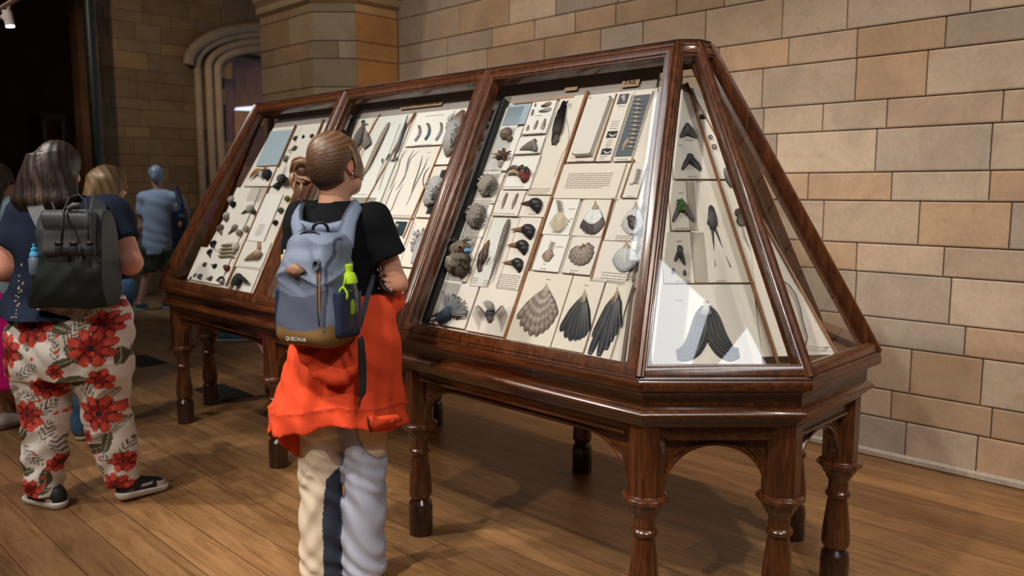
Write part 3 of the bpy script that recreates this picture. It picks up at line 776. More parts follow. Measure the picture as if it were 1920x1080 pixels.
photo(FB, (806, 402), (888, 318), 'dark photograph of two white birds beside the black strip', (.03, .03, .035))
# ---- specimen tools
def pal(c, v=.0): return np.clip(np.array(c)*(1+v), 0, 1)
def feather(mb, B, a, b, w, h=.010, c1=(.3, .25, .2), c2=None, bars=0, barc=(.05, .04, .035), tip=None, taper=.55, curve=0.0, shaft=None, seed=0, round_=1.0):
    """a vane from image point a (quill) to b (tip), w image px wide, domed, with shaft"""
    p, q = B.P(*a, h), B.P(*b, h*.6); L = np.linalg.norm(q-p); t = (q-p)/L; s = np.cross(B.n, t); w = w*mpp(p)/2
    n = max(20, int(bars*4)); V = []; C = []; F = []; K = 5
    r = random.Random(seed+int(a[0]*3+b[1]))
    for i in range(n+1):
        f = i/n
        ww = w*min(1, .12+(f/taper)**.8)*(1 if f < .8 else math.sqrt(max(0.0, 1-((f-.8)/.2)**2*round_))+.02)
        c = p+t*L*f+s*curve*L*math.sin(f*PI)*.5+B.n*math.sin(f*PI)*.003
        for k in range(K):
            x = (k/(K-1)-.5)*2
            V.append(c+s*ww*x+B.n*(.003*(1-x*x)-.001))
            cc = np.array(c1) if c2 is None else np.array(c1)*(1-f)+np.array(c2)*f
            if tip is not None and f > tip[0]: cc = np.array(tip[1])
            if bars and (int(f*bars*2) % 2 == 1): cc = cc*.35+np.array(barc)*.65
            if k in (0, K-1): cc = cc*.62
            if k == 2: cc = cc*.5+np.array(shaft)*.5 if shaft is not None else cc*1.25+.02
            C.append(np.clip(cc*r.uniform(.85, 1.1), 0, 1))
    for i in range(n):
        for k in range(K-1): F.append([i*K+k, i*K+k+1, (i+1)*K+k+1, (i+1)*K+k])
    m_ = len(V); V2 = [v-B.n*.003 for v in V]
    F += [[m_+x for x in f[::-1]] for f in F]
    edge = list(range(0, (n+1)*K, K))+[n*K+k for k in range(1, K)]+[i*K+K-1 for i in range(n-1, -1, -1)]+[k for k in range(K-2, 0, -1)]
    for i in range(len(edge)):
        x, y = edge[i], edge[(i+1) % len(edge)]; F.append([x, m_+x, m_+y, y])
    mb.add(V+V2, F, C+C)
def tb(mb, B, pts, rads, col, h=.0, flat=.8, n=10):
    """rounded body through image points, radii in image px, resting on the board"""
    P, R = [], []
    for (x, y), r in zip(pts, rads):
        mm = B.m(x, y); P.append(B.P(x, y, h+r*mm*.75)); R.append(r*mm)
    if len(P) >= 3:
        # smooth the path and profile
        PP, RR, CC = [], [], []
        N_ = 4
        colr = np.asarray(col, float)
        for i in range(len(P)-1):
            for k in range(N_):
                f = k/N_; m0 = (P[i+1]-P[max(i-1, 0)])/2; m1 = (P[min(i+2, len(P)-1)]-P[i])/2; PP.append(P[i]*(2*f**3-3*f**2+1)+m0*(f**3-2*f**2+f)+P[i+1]*(-2*f**3+3*f**2)+m1*(f**3-f**2)); g = f*f*(3-2*f); RR.append(R[i]*(1-g)+R[i+1]*g)
                if colr.ndim == 2: CC.append(colr[i]*(1-f)+colr[i+1]*f)
        PP.append(P[-1]); RR.append(R[-1])
        if colr.ndim == 2: CC.append(colr[-1]); col = CC
        P, R = PP, RR
    mb.tube(P, R, n, col, flat=flat, nrm=B.n)
def el(mb, B, x, y, rx, ry, col, hz=None, ang=0.0, fuzz=0.0, seed=0, h=0.0, n=12):
    """ellipsoid with radii given in image px; ang in image degrees"""
    mm = B.m(x, y); rz = (hz if hz else min(rx, ry)*.8)*mm; a = math.radians(ang)
    ca, sa = math.cos(a), math.sin(a)
    # true picture-parallel axes projected into the board plane
    R_ = RT-B.n*(RT@B.n); R_ /= np.linalg.norm(R_); U_ = np.cross(B.n, R_)
    A0 = R_*ca+U_*sa; A1 = np.cross(B.n, A0)
    mb.ellip(B.P(x, y, h+rz*.7), (rx*mm*1.08, ry*mm, rz), [A0, A1, B.n], n, col, fuzz, seed)
def spec_(name, label, cat, B, x, y, group=None): return empty(name, tuple(B.P(x, y, .006)), label, cat, group)
def one(mb, name, label, cat, mat='vc', group=None): return tag(mb.build(name, mat, sharp=0), label, cat, group)
def fluffs(g, B, x, y, rx, ry, n, L, c, hz, seed=0, w=3.4):
    r = random.Random(seed+77); mm = B.m(x, y)
    for i in range(n):
        a = r.uniform(0, 2*PI); q = math.sqrt(r.random()); hh = (hz*.7+hz*math.sqrt(max(0, 1-q*q*.96)))*mm
        x0, y0 = x+math.cos(a)*rx*q, y+math.sin(a)*ry*q; d = a+r.uniform(-.7, .7); cc = np.clip(np.array(c)*r.uniform(.6, 1.35), 0, 1)
        feather(g, B, (x0, y0), (x0+math.cos(d)*L, y0+math.sin(d)*L), w, hh, cc, cc*.85, seed=i)
# crow heads with pale brown bills
for k, (hx, hy, r_, bx, by, lb_) in enumerate([(1004, 382, 14, 979, 380, 'black crow head, topmost, with a dark bill and eye'), (990, 431, 14, 960, 429, 'black crow head, second from the top, with an orange-brown bill'),
                               (979, 460, 13, 953, 459, 'black crow head, third from the top, with a pinkish bill'), (970, 493, 12, 944, 491, 'black crow head, lowest of the four')]):
    s = spec_('crow_specimen', lb_, 'bird head', FB, hx, hy, 'black crow heads')
    K_ = (.022, .02, .024); g = MB()
    el(g, FB, hx, hy, r_*1.0, r_*.82, K_, r_*.8, -25, .05, k); tb(g, FB, [(hx+1, hy), (hx+3, hy+8), (hx+4, hy+15), (hx+4, hy+20)], [r_*.82, r_*.68, r_*.36, 1.2], K_, n=12)
    g.build('head', 'sheen', s, sharp=0)
    g = MB(); bc = (.09, .045, .035) if k == 0 else (.30, .15, .09)
    tb(g, FB, [(hx-r_*.45, hy-2), (hx-r_*.9, hy-1.5), ((hx-r_+bx)/2-1, hy-1), (bx-3, by+1.5)], [6.5, 4.8, 3.0, .5], bc, h=.006); g.build('bill', 'sheen', s)
    g = MB(); el(g, FB, hx-6, hy-5, 1.3, 1.3, (.5, .45, .35) if k == 0 else (.03, .03, .03), 1.6, h=.022); g.build('eye', 'sheen', s)
# grey downy balls
for k, (x, y, rx, ry, cc, hole, lb_) in enumerate([(913, 346, 17, 17, (.50, .47, .42), (919, 341, 3, (.18, .15, .10)), 'pale fluffy downy ball, upper of two in the nearest bay'), (892, 404, 18, 20, (.38, .345, .31), (888, 398, 4.2, (.05, .03, .03)), 'grey downy ball with a dark round hole in the middle')]):
    s = spec_('downy_ball', lb_, 'feather ball', FB, x, y); g = MB()
    el(g, FB, x, y, rx, ry, cc, 13, 0, .16, k+3, n=16); el(g, FB, x-2, y+13, rx*.7, 9, pal(cc, -.15), 8, 0, .2, k+5); fluffs(g, FB, x, y, rx, ry, 170, 3.6, np.array(cc)*1.25, 12, k); g.build('down', 'fluff', s, sharp=0)
    g = MB(); el(g, FB, hole[0], hole[1], hole[2], hole[2], hole[3], 3, h=.03); g.build('dark_centre', 'vc', s)
    if k == 1:
        g = MB(); mm = FB.m(x, y); c0 = FB.P(hole[0], hole[1], .026)
        g.tube([c0+FB.U*math.cos(a)*8*mm+FB.V*math.sin(a)*8*mm for a in np.linspace(0, 2*PI, 20)], 3.5*mm, 8, (.42, .39, .36), nrm=FB.n); g.build('ring_of_down', 'fluff', s)
# owl-like bird
s = spec_('frogmouth_bird', 'shaggy grey-brown owl-like bird with orange eyes and a blue bill', 'stuffed bird', FB, 860, 485)
g = MB(); BR = (.22, .185, .145)
el(g, FB, 858, 492, 25, 20, BR, 17, -8, .22, 1, n=18); el(g, FB, 862, 467, 20, 15, (.25, .215, .17), 15, -10, .16, 2, n=16); el(g, FB, 850, 492, 10, 13, (.42, .38, .33), 17, 0, .25, 3, h=.01); el(g, FB, 869, 505, 14, 11, (.15, .12, .09), 14, 30, .25, 4)
g.build('body', 'fluff', s, sharp=0)
g = MB(); rr = random.Random(3)
for i in range(120):
    a = rr.uniform(0, 2*PI); q = rr.uniform(.15, 1.05); x0_, y0_ = 860+math.cos(a)*21*q, 489+math.sin(a)*17*q
    L_ = rr.uniform(6, 12); cc_ = rr.choice([(.42, .37, .30), (.30, .25, .19), (.14, .11, .08), (.5, .45, .38)]); feather(g, FB, (x0_, y0_), (x0_+math.cos(a)*L_*.6-2, y0_+math.sin(a)*L_*.5+5), 3.6, .02+.045*math.sqrt(max(0, 1-q*q)), cc_, (.10, .08, .06), seed=i)
for i in range(50):
    a = rr.uniform(0, 2*PI); q = rr.uniform(.3, 1.0); x0_, y0_ = 860+math.cos(a)*17*q, 467+math.sin(a)*12*q
    if abs(x0_-863) < 5 and abs(y0_-463) < 5: continue
    feather(g, FB, (x0_, y0_), (x0_+math.cos(a)*4-1, y0_+math.sin(a)*4+2), 2.6, .02+.038*math.sqrt(max(0, 1-q*q)), rr.choice([(.36, .31, .24), (.22, .18, .14)]), (.12, .10, .07), seed=i)
for a, b_ in (((868, 452), (884, 449)), ((868, 454), (880, 450)), ((866, 452), (878, 446)), ((846, 452), (844, 444)), ((850, 452), (852, 443))): feather(g, FB, a, b_, 3, .05, (.2, .17, .13), (.1, .08, .06))
g.build('tufts', 'fluff', s, sharp=0)
for ex, ey in ((862.5, 463),):
    g = MB(); el(g, FB, ex, ey, 4.6, 4.4, (.75, .24, .05), 3, h=.055); eo = g.build('eye', 'sheen', s)
    g = MB(); el(g, FB, ex, ey, 2.9, 2.9, (.004, .004, .006), 3.4, h=.058); g.build('pupil', 'sheen', eo)
g = MB(); tb(g, FB, [(872, 470), (878, 469), (886, 468)], [4.2, 3.4, 1.2], (.10, .30, .60), h=.05); g.build('bill', 'sheen', s)
# small brown bird skin
s = spec_('bird_skin', 'small brown bird skin lying head up beside the owl-like bird', 'bird skin', FB, 906, 478); g = MB()
tb(g, FB, [(917, 449), (915, 456), (911, 464), (905, 480), (900, 492), (897, 505)], [1, 4.5, 6.5, 10, 7, 3], [(.1, .06, .04), (.30, .17, .10), (.26, .17, .12), (.17, .125, .10), (.13, .09, .08), (.09, .06, .055)]); g.build('body', 'fluff', s, sharp=0)
g = MB()
for i, (a, b_) in enumerate([((908, 465), (899, 488)), ((906, 466), (902, 492)), ((912, 466), (907, 490)), ((904, 470), (897, 482)), ((913, 468), (911, 484))]): feather(g, FB, a, b_, 3.6, .045, (.19, .14, .11), (.10, .075, .065), shaft=(.6, .56, .5), seed=i)
g.build('wing', 'vc', s, sharp=0)
g = MB(); feather(g, FB, (902, 492), (896, 509), 5, .02, (.10, .07, .06)); feather(g, FB, (901, 492), (900, 508), 5, .02, (.12, .08, .07)); g.build('tail', 'vc', s, sharp=0)
# long barred feather
g = MB(); feather(g, FB, (918, 523), (953, 410), 13, .014, (.10, .085, .08), bars=26, barc=(.35, .31, .28), taper=.8, curve=-.02); one(g, 'barred_feather', 'long dark barred feather with a rounded tip and pointed quill', 'feather')
# pair of small brown feathers
for a, b_, lb_ in (((940, 391), (951, 361), 'small brown feather, left of the pair below the toucan'), ((959, 391), (971, 362), 'small brown feather, right of the pair below the toucan')):
    g = MB(); feather(g, FB, a, b_, 7.5, .01, (.45, .38, .33), (.16, .09, .07), taper=.4); one(g, 'small_feather', lb_, 'feather', group='pair of brown feathers')
# toucan with curly black crown
s = spec_('toucan_head', 'toucan head with curly black-green crown, red throat and brown bill', 'bird head', FB, 980, 326); g = MB()
el(g, FB, 984, 324, 10.5, 13, (.30, .05, .05), 10, 10, .05, 4); el(g, FB, 975, 325, 6, 8, (.32, .36, .34), 8, 0, .08, 5); el(g, FB, 984, 335, 8, 7, (.20, .05, .05), 8, 0, .1, 7); g.build('head', 'vc', s, sharp=0)
g = MB(); rr = random.Random(5)
for i in range(60):
    a, q = rr.uniform(0, 2*PI), math.sqrt(rr.random()); el(g, FB, 981+math.cos(a)*10*q, 317+math.sin(a)*7.5*q, 1.5, 1.5, rr.choice([(.02, .03, .03), (.03, .05, .045), (.25, .3, .28)]), 1.6, h=.03+.008*(1-q), n=4)
g.build('crown', 'sheen', s, sharp=0)
g = MB(); tb(g, FB, [(973, 318), (965, 313.5), (956, 316), (950, 322), (948, 327)], [5, 4.3, 3.6, 2.2, .6], (.17, .10, .06), h=.018); g.build('upper_bill', 'sheen', s)
g = MB(); tb(g, FB, [(973, 323), (963, 322), (955, 324), (950, 327)], [4.3, 3.4, 2, .5], (.42, .33, .2), h=.014); g.build('lower_bill', 'sheen', s)
# seven tiny birds
for i in range(7):
    x, y = 963.5+6.3*i, 302.3-.3*i; g = MB(); cc = (.42, .36, .30) if i < 3 else (.03, .025, .025)
    el(g, FB, x, y+1.2, 1.7, 1.1, cc, 1.2, 20, n=6); el(g, FB, x+1.0, y-1.6, 1.0, 1.1, cc, 1.1, n=5); tb(g, FB, [(x+.6, y), (x+1, y-1.5)], [.8, .8], cc)
    one(g, 'tiny_bird', ('tiny pale bird shape at the left of the row above the toucan' if i < 3 else 'tiny black bird shape in the row above the toucan'), 'bird model', group='tiny pale bird shapes' if i < 3 else 'tiny black bird shapes')
# small grey brown wing
g = MB(); rr = random.Random(8)
for i in range(13):
    f = i/12; feather(g, FB, (1004-4*f, 260+2*f), (974+30*f, 281.5-1.5*math.sin(f*3)+1.5*f), 7, .012+.001*i, (.22, .18, .15), (.13, .11, .10), taper=.5, seed=i)
el(g, FB, 1002, 266, 5, 7, (.24, .20, .17), 4, 20); tb(g, FB, [(1006, 264), (1011, 265)], [2, 1], (.1, .08, .07)); one(g, 'spread_wing', 'small grey-brown spread wing on a white card', 'wing', 'sheen')
# small feathers on white card
for a, b_, w_, c1, c2, lb_ in (((1014, 199), (1034, 193), 8, (.03, .03, .03), (.36, .26, .19), 'brown-tipped feather with black base, topmost on its card'), ((1010, 208.5), (1034, 204), 8, (.1, .1, .1), (.42, .42, .42), 'grey-white feather just below the brown-tipped one'),
        ((991, 234), (987.5, 245), 6, (.45, .22, .14), (.55, .50, .45), 'downy feather, leftmost of three in a row'), ((1008, 225), (1001, 243), 6.5, (.25, .16, .1), (.46, .43, .40), 'downy feather, middle of three in a row'), ((1022, 222), (1016, 243.5), 9, (.25, .16, .1), (.48, .45, .41), 'downy feather, rightmost of three in a row'),
        ((1004.5, 193), (1002.5, 200), 3, (.1, .08, .07), (.4, .35, .3), 'tiny dark feather at the top left of the feather card'), ((1000, 205), (996.5, 217), 4, (.1, .08, .07), (.4, .33, .28), 'tiny dark feather below the topmost tiny one')):
    g = MB(); feather(g, FB, a, b_, w_, .012, c1, c2, taper=.7); one(g, 'small_feather', lb_, 'feather')
# brown shell shaped ear patch, hoopoe head
g = MB(); el(g, FB, 949, 250, 12, 12, (.25, .19, .155), 8, 20, .1, 2); el(g, FB, 950, 251, 6, 6, (.42, .36, .31), 10, 0, .05, 3); el(g, FB, 956, 260, 6, 6, (.24, .16, .12), 6, 0, .1, 4); tb(g, FB, [(944, 243), (938, 252)], [3, 2], (.25, .18, .14))
one(g, 'feather_patch', 'brown shell-shaped feather patch at the top left of the nearest bay', 'bird specimen', 'fluff')
s = spec_('crested_head', 'brown and white crested bird head with a long thin bill', 'bird head', FB, 940, 295); g = MB()
el(g, FB, 940, 291, 11, 9, (.30, .16, .09), 8, 0, .08, 1); el(g, FB, 947, 293, 5, 8, (.33, .17, .09), 7, 0, .1, 2); g.build('head', 'vc', s, sharp=0)
g = MB(); el(g, FB, 937, 297, 5, 5.5, (.03, .03, .04), 8, 0, .1, 3, h=.01); el(g, FB, 939, 303, 5.5, 6, (.62, .58, .52), 7, 0, .08, 4); el(g, FB, 938, 310, 4, 4, (.45, .38, .32), 5, 0, .1, 5); g.build('throat', 'vc', s, sharp=0)
g = MB(); tb(g, FB, [(932, 289), (920, 288)], [2.2, .5], (.3, .17, .1), h=.02); tb(g, FB, [(931, 293), (921, 293.5)], [1.8, .4], (.45, .35, .28), h=.012); g.build('bill', 'sheen', s)
g = MB()
for b_ in ((958, 283), (957, 288), (947, 278), (943, 277), (934, 282)): feather(g, FB, (943, 290), b_, 3.4, .045, (.12, .08, .06), (.02, .02, .02))
g.build('crest', 'vc', s, sharp=0)
# black bird with beaded streamers
s = spec_('plumed_bird', 'black bird of paradise skin with two long beaded streamers', 'bird skin', FB, 1050, 235); g = MB()
tb(g, FB, [(1057, 191), (1056, 200), (1052, 212), (1048, 228), (1044, 245), (1039, 258), (1037, 272)], [4, 7, 9.5, 11, 11, 6, 3], [(.01, .01, .014)]*3+[(.03, .025, .025), (.11, .09, .08), (.06, .05, .045), (.04, .035, .03)], flat=.6); g.build('body', 'fluff', s, sharp=0)
g = MB(); feather(g, FB, (1060, 197), (1065, 189), 4, .03, (.01, .01, .014)); 
for b_ in ((1036, 270), (1040, 272), (1045, 266), (1046, 258)): feather(g, FB, (1046, 244), b_, 5, .02, (.05, .045, .04), (.12, .10, .09))
for b_ in ((1040, 226), (1037, 240), (1036, 250)): feather(g, FB, (1048, 212), b_, 6, .03, (.02, .02, .025), (.05, .04, .04))
g.build('feathers', 'vc', s, sharp=0)
def streamer(pts, r0, cols, nb):
    g = MB(); P_ = []
    for i in range(nb):
        f = i/(nb-1)*(len(pts)-1); k = min(int(f), len(pts)-2); t_ = f-k
        x = pts[k][0]*(1-t_)+pts[k+1][0]*t_; y = pts[k][1]*(1-t_)+pts[k+1][1]*t_
        el(g, FB, x, y, r0, r0*.8, cols[0] if i < nb*.5 else cols[1], r0*.6, 60, h=.004, n=5)
    return g
streamer([(1056, 201), (1059, 213), (1062, 222), (1065, 235), (1067, 250), (1066, 265), (1062, 277), (1055, 288), (1050, 300), (1044, 318), (1040, 330)], 1.5, ((.45, .56, .62), (.55, .47, .42)), 64).build('streamer', 'sheen', s, sharp=0)
streamer([(1040, 212), (1035, 225), (1030, 243), (1024, 262), (1018, 280), (1014, 300), (1008, 320), (1002, 333), (999, 341)], 1.2, ((.50, .55, .56), (.52, .46, .42)), 64).build('streamer', 'sheen', s, sharp=0)
# blue crowned head with lace crest
s = spec_('lace_crested_head', 'slate-blue bird head with a fan crest of lacy black-tipped feathers', 'bird head', FB, 845, 585); g = MB()
for i in range(46):
    r_ = random.Random(i); f = r_.random(); a = math.radians(-8+118*f); L_ = r_.uniform(22, 42)
    x1, y1 = 838+math.cos(a)*L_*1.0, 590-math.sin(a)*L_*1.05
    feather(g, FB, (838+math.cos(a)*8, 590-math.sin(a)*8), (x1, y1), 2.6, .03, (.10, .12, .15), (.32, .32, .33), shaft=(.2, .2, .2), seed=i)
    if i % 2: el(g, FB, x1, y1, 2.0, 1.8, (.01, .01, .012), 1, h=.012, n=5)
g.build('crest', 'vc', s, sharp=0)
g = MB(); el(g, FB, 836, 590, 22, 12, (.075, .105, .145), 12, 20, .1, 3); el(g, FB, 826, 597, 11, 7, (.09, .12, .16), 9, 0, .08, 5); el(g, FB, 851, 580, 14, 13, (.09, .11, .14), 7, 40, .2, 6); g.build('head', 'fluff', s, sharp=0)
g = MB(); tb(g, FB, [(820, 590), (812, 593), (805, 597)], [3.2, 2.2, .7], (.02, .02, .025), h=.02); g.build('bill', 'sheen', s)
g = MB(); el(g, FB, 819, 586.5, 1.8, 1.8, (.30, .05, .04), 2, h=.045); g.build('eye', 'sheen', s)
# curling brown plumes head
s = spec_('plumed_specimen', 'small head between two fountains of curling brown plumes', 'bird head', FB, 918, 590)
g = MB(); el(g, FB, 919, 588, 10, 11, (.09, .11, .12), 8, 20, .08, 3); el(g, FB, 919, 597, 6.5, 8, (.24, .17, .17), 7, 0, .05, 4); g.build('head', 'fluff', s, sharp=0)
g = MB()
for sd in (-1, 1):
    for i in range(10):
        f = i/9; x1 = 919+sd*(30-12*f)*(1.0 if sd < 0 else .95); y1 = 577+20*f+(0 if sd < 0 else 4)
        xm = 919+sd*(22-10*f); ym = 571+15*f
        pts = [(919+sd*3, 600), (919+sd*(9-3*f), 588+6*f), (xm, ym+2), (x1, y1+3), (x1+sd*4, y1+13+8*f)]
        cc = [(.25, .19, .16), (.16, .115, .10), (.20, .14, .12), (.36, .28, .24), (.48, .40, .35)]
        P_ = [FB.P(*p_, .012+.02*(1-abs(j-2)/2)*(1-f*.5)) for j, p_ in enumerate(pts)]
        Q_, C_ = [], []
        for j in range(4):
            for q_ in range(4): 
                t_ = q_/4; a0, a1 = P_[j], P_[j+1]; m0 = (P_[j+1]-P_[max(j-1, 0)])/2; m1 = (P_[min(j+2, 4)]-P_[j])/2
                Q_.append(a0*(2*t_**3-3*t_**2+1)+m0*(t_**3-2*t_**2+t_)+a1*(-2*t_**3+3*t_**2)+m1*(t_**3-t_**2)); C_.append(np.array(cc[j])*(1-t_)+np.array(cc[j+1])*t_)
        Q_.append(P_[-1]); C_.append(cc[-1]); g.tube(Q_, [.0012]*4+[.0015]*8+[.0008]*5, 5, np.array(C_), nrm=FB.n)
g.build('plumes', 'vc', s, sharp=0)
g = MB()
for i in range(16): feather(g, FB, (917+i*.5, 582), (906+i*1.0, 566-3*math.sin(i/5)), 2.2, .03, (.12, .12, .12), (.36, .33, .3), seed=i)
g.build('crest', 'vc', s, sharp=0)
# ---- tail fans: apex, list of tips
def fan(B, apex, tips, w, label, c1, c2=None, name='tail_fan', quill=(.55, .48, .38), h0=.010, base=.14, mat='vc', cols=None, bars=0, barc=(.05, .04, .03), tip=None, taper=.5, group=None, round_=1.0, cat='tail feathers'):
    s = spec_(name, label, cat, B, *apex, group=group); n = len(tips); g = MB()
    for i, t_ in enumerate(tips):
        a = (apex[0]+(t_[0]-apex[0])*base, apex[1]+(t_[1]-apex[1])*base)
        feather(g, B, a, t_, w, h0+.0012*(n/2-abs(i-n/2)), cols[i] if cols else c1, c2, bars=bars, barc=barc, tip=tip, taper=taper, seed=i, round_=round_)
    g.build('feathers', mat, s, sharp=0)
    g = MB()
    for t_ in tips:
        a = (apex[0]+(t_[0]-apex[0])*(base+.1), apex[1]+(t_[1]-apex[1])*(base+.1)); g.tube([B.P(*apex, h0+.004), B.P(*a, h0+.007)], .0014, 5, quill)
    el(g, B, *apex, 3, 3, quill, 2); g.build('quills', 'vc', s)
    return s
def arc(p0, p1, p2, n): # quadratic through three points
    out = []
    for i in range(n):
        f = i/(n-1); out.append(tuple((1-f)*(1-2*f)*np.array(p0)+4*f*(1-f)*np.array(p1)+f*(2*f-1)*np.array(p2)))
    return out
fan(FB, (1025, 534), [(969, 598), (975, 612), (983, 622), (993, 630), (1004, 631), (1015, 625), (1025, 618), (1034, 608), (1042, 595)], 17, 'large fan of mottled grey-brown tail feathers', (.44, .40, .36), (.27, .22, .18), bars=5, barc=(.13, .095, .07), cols=[(.38, .34, .31)]*3+[(.46, .42, .38)]*6, taper=.6)
fan(FB, (1097, 545), [(1050, 622), (1059, 634), (1068, 640), (1078, 639), (1086, 637), (1094, 633), (1101, 624)], 17, 'broad fan of plain black tail feathers', (.012, .013, .016), (.016, .020, .028), mat='sheen', quill=(.5, .42, .32))
fan(FB, (1158, 541), [(1112, 632), (1105, 664), (1122, 667), (1135, 655), (1144, 640), (1152, 628), (1160, 612)], 15, 'long ragged black tail with two trailing points', (.010, .011, .013), (.018, .024, .036), mat='sheen', quill=(.5, .36, .26), taper=.35, round_=.6)
fan(FB, (1117, 379), arc((1088, 429), (1110, 440), (1131, 425), 10), 11, 'white tail fan with a broad black end band', (.66, .67, .68), None, tip=(.60, (.035, .022, .025)), mat='sheen', quill=(.45, .36, .24), taper=.5)
s = fan(FB, (1193, 380), arc((1165, 425), (1183, 440), (1205, 425), 13), 10, 'white tail fan with a dark heart-shaped middle', (.62, .63, .65), (.48, .49, .50), quill=(.5, .42, .35))
g = MB(); el(g, FB, 1186, 416, 9, 16, (.035, .022, .025), 3, 0, .1, 2, h=.012); el(g, FB, 1181, 410, 5, 8, (.05, .03, .035), 3, 20, .1, 3, h=.013); g.build('dark_centre', 'sheen', s, sharp=0)
fan(FB, (1175, 454), arc((1149, 492), (1168, 510), (1196, 492), 13), 12, 'plain white round tail fan beside the near post', (.60, .61, .62), (.40, .42, .44), quill=(.5, .36, .25), taper=.6, bars=0, tip=(.86, (.30, .32, .36)))
fan(FB, (1094, 459), [(1068, 475), (1066, 484), (1070, 491), (1077, 496), (1085, 498), (1093, 497), (1101, 493), (1107, 486), (1111, 478), (1112, 468), (1106, 462)], 13, 'grey-brown rosette-shaped tail on a cream card', (.40, .35, .31), (.22, .175, .155), quill=(.25, .15, .1), taper=.5, bars=4, barc=(.2, .16, .14))
# bony tails
def bones(B, pts, w, g, c=(.42, .38, .32)):
    for i, (x, y) in enumerate(pts):
        el(g, B, x, y, w*.55, w*.4, c, w*.5, n=6); 
        tb(g, B, [(x-w*1.25, y-1.5), (x, y)], [.7, 1.1], c, h=.01, n=6); tb(g, B, [(x+w*1.25, y+.5), (x, y)], [.7, 1.1], c, h=.01, n=6)
s = spec_('bony_tail', 'tail backbone with a skirt of bare ivory quills', 'bone specimen', FB, 1050, 400); g = MB()
bones(FB, [(1048+.5*i, 377+3.4*i) for i in range(7)], 4.6, g); g.build('backbone', 'vc', s)
g = MB()
for i, t_ in enumerate(arc((1030, 420), (1047, 434), (1066, 414), 12)): tb(g, FB, [(1049+(i-6)*.8, 399), t_], [1.0, 1.45], (.66, .58, .44), h=.012)
g.build('quills', 'vc', s)
s = spec_('bony_tail', 'small tail backbone with two folded brown feather tufts', 'bone specimen', FB, 1030, 470); g = MB()
bones(FB, [(1036-1.1*i, 454+3.1*i) for i in range(5)], 3.6, g, (.50, .44, .37)); g.build('backbone', 'vc', s)
g = MB()
for i, t_ in enumerate([(1016, 481), (1018, 486), (1021, 490), (1025, 491), (1029, 490), (1033, 485), (1037, 480), (1035, 474)]): feather(g, FB, (1029, 467), t_, 5, .014, (.40, .31, .24), (.36, .28, .22), seed=i)
g.build('feathers', 'vc', s, sharp=0)
s = spec_('backbone', 'tall bleached backbone standing on the grey-blue photograph', 'bone specimen', FB, 1185, 240); g = MB()
bones(FB, [(1197-.9*i-.04*i*i, 188+8.0*i) for i in range(12)], 7.5, g, (.52, .46, .40)); tb(g, FB, [(1180, 262), (1172, 272), (1168, 283)], [6, 5, 2.5], (.42, .34, .27)); g.build('vertebrae', 'vc', s)
s = spec_('backbone', 'small curled backbone on the card by the near post', 'bone specimen', FB, 1190, 332); g = MB()
bones(FB, [(1198-.9*i, 318+3.4*i) for i in range(8)], 3.6, g, (.36, .33, .32)); tb(g, FB, [(1191, 342), (1184, 346), (1179, 342)], [3, 2.4, 1], (.38, .33, .29)); g.build('vertebrae', 'vc', s)
for x, y, cc, lb_ in ((1168, 184, (.55, .5, .45), 'tiny pale beak shown on the topmost small photograph'),):
    g = MB(); tb(g, FB, [(x-3, y), (x+1, y-3), (x+2, y+8)], [2, 4, 1], cc, h=.004, flat=.3); one(g, 'small_beak', lb_, 'bone specimen')
for x, y, lb_ in ((1149, 253, 'tiny white curved jaw on the upper small dark photograph'), (1139, 285, 'tiny white curved jaw on the lower small dark photograph')):
    g = MB(); tb(g, FB, [(x-7, y-2), (x-3, y+1.5), (x+2, y+1.5), (x+7, y-3)], [1, 2, 2, 1], (.6, .6, .58), h=.006, flat=.4); one(g, 'small_jaw', lb_, 'bone specimen', group=None)
# long white slab held by pins
s = spec_('white_slab', 'long white wooden slab pinned to the board right of the black bird', 'slab', FB, 1115, 240)
q = [FB.P(1073, 289, .028), FB.P(1105, 287, .028), FB.P(1144, 179, .028), FB.P(1108, 181, .028)]
MB().plate(q, FB.n, .024, (.70, .68, .65)).build('slab', 'card', s, smooth=False)
g = MB()
for a in ((1074, 288), (1106, 287), (1107, 184), (1143, 181)): el(g, FB, *a, 1.4, 1.4, (.1, .12, .06), 1.5, h=.026, n=5)
g.build('pins', 'vc', s)
# shells on the narrow strip
for i, (x, y, r_) in enumerate([(924, 209, 4), (920, 221, 5), (913, 236, 5), (905, 258, 6), (899, 275, 6)]):
    g = MB(); el(g, FB, x, y, r_*.7, r_, (.14, .11, .10) if i < 3 else (.45, .42, .38), 3, -30, .15, i); one(g, 'small_tuft', ['small dark tuft, first from the top on the narrow strip', 'small dark tuft, second from the top on the narrow strip', 'small dark tuft, third from the top on the narrow strip', 'grey tuft, fourth from the top on the narrow strip', 'grey tuft, lowest on the narrow strip'][i], 'feather tuft', 'fluff')
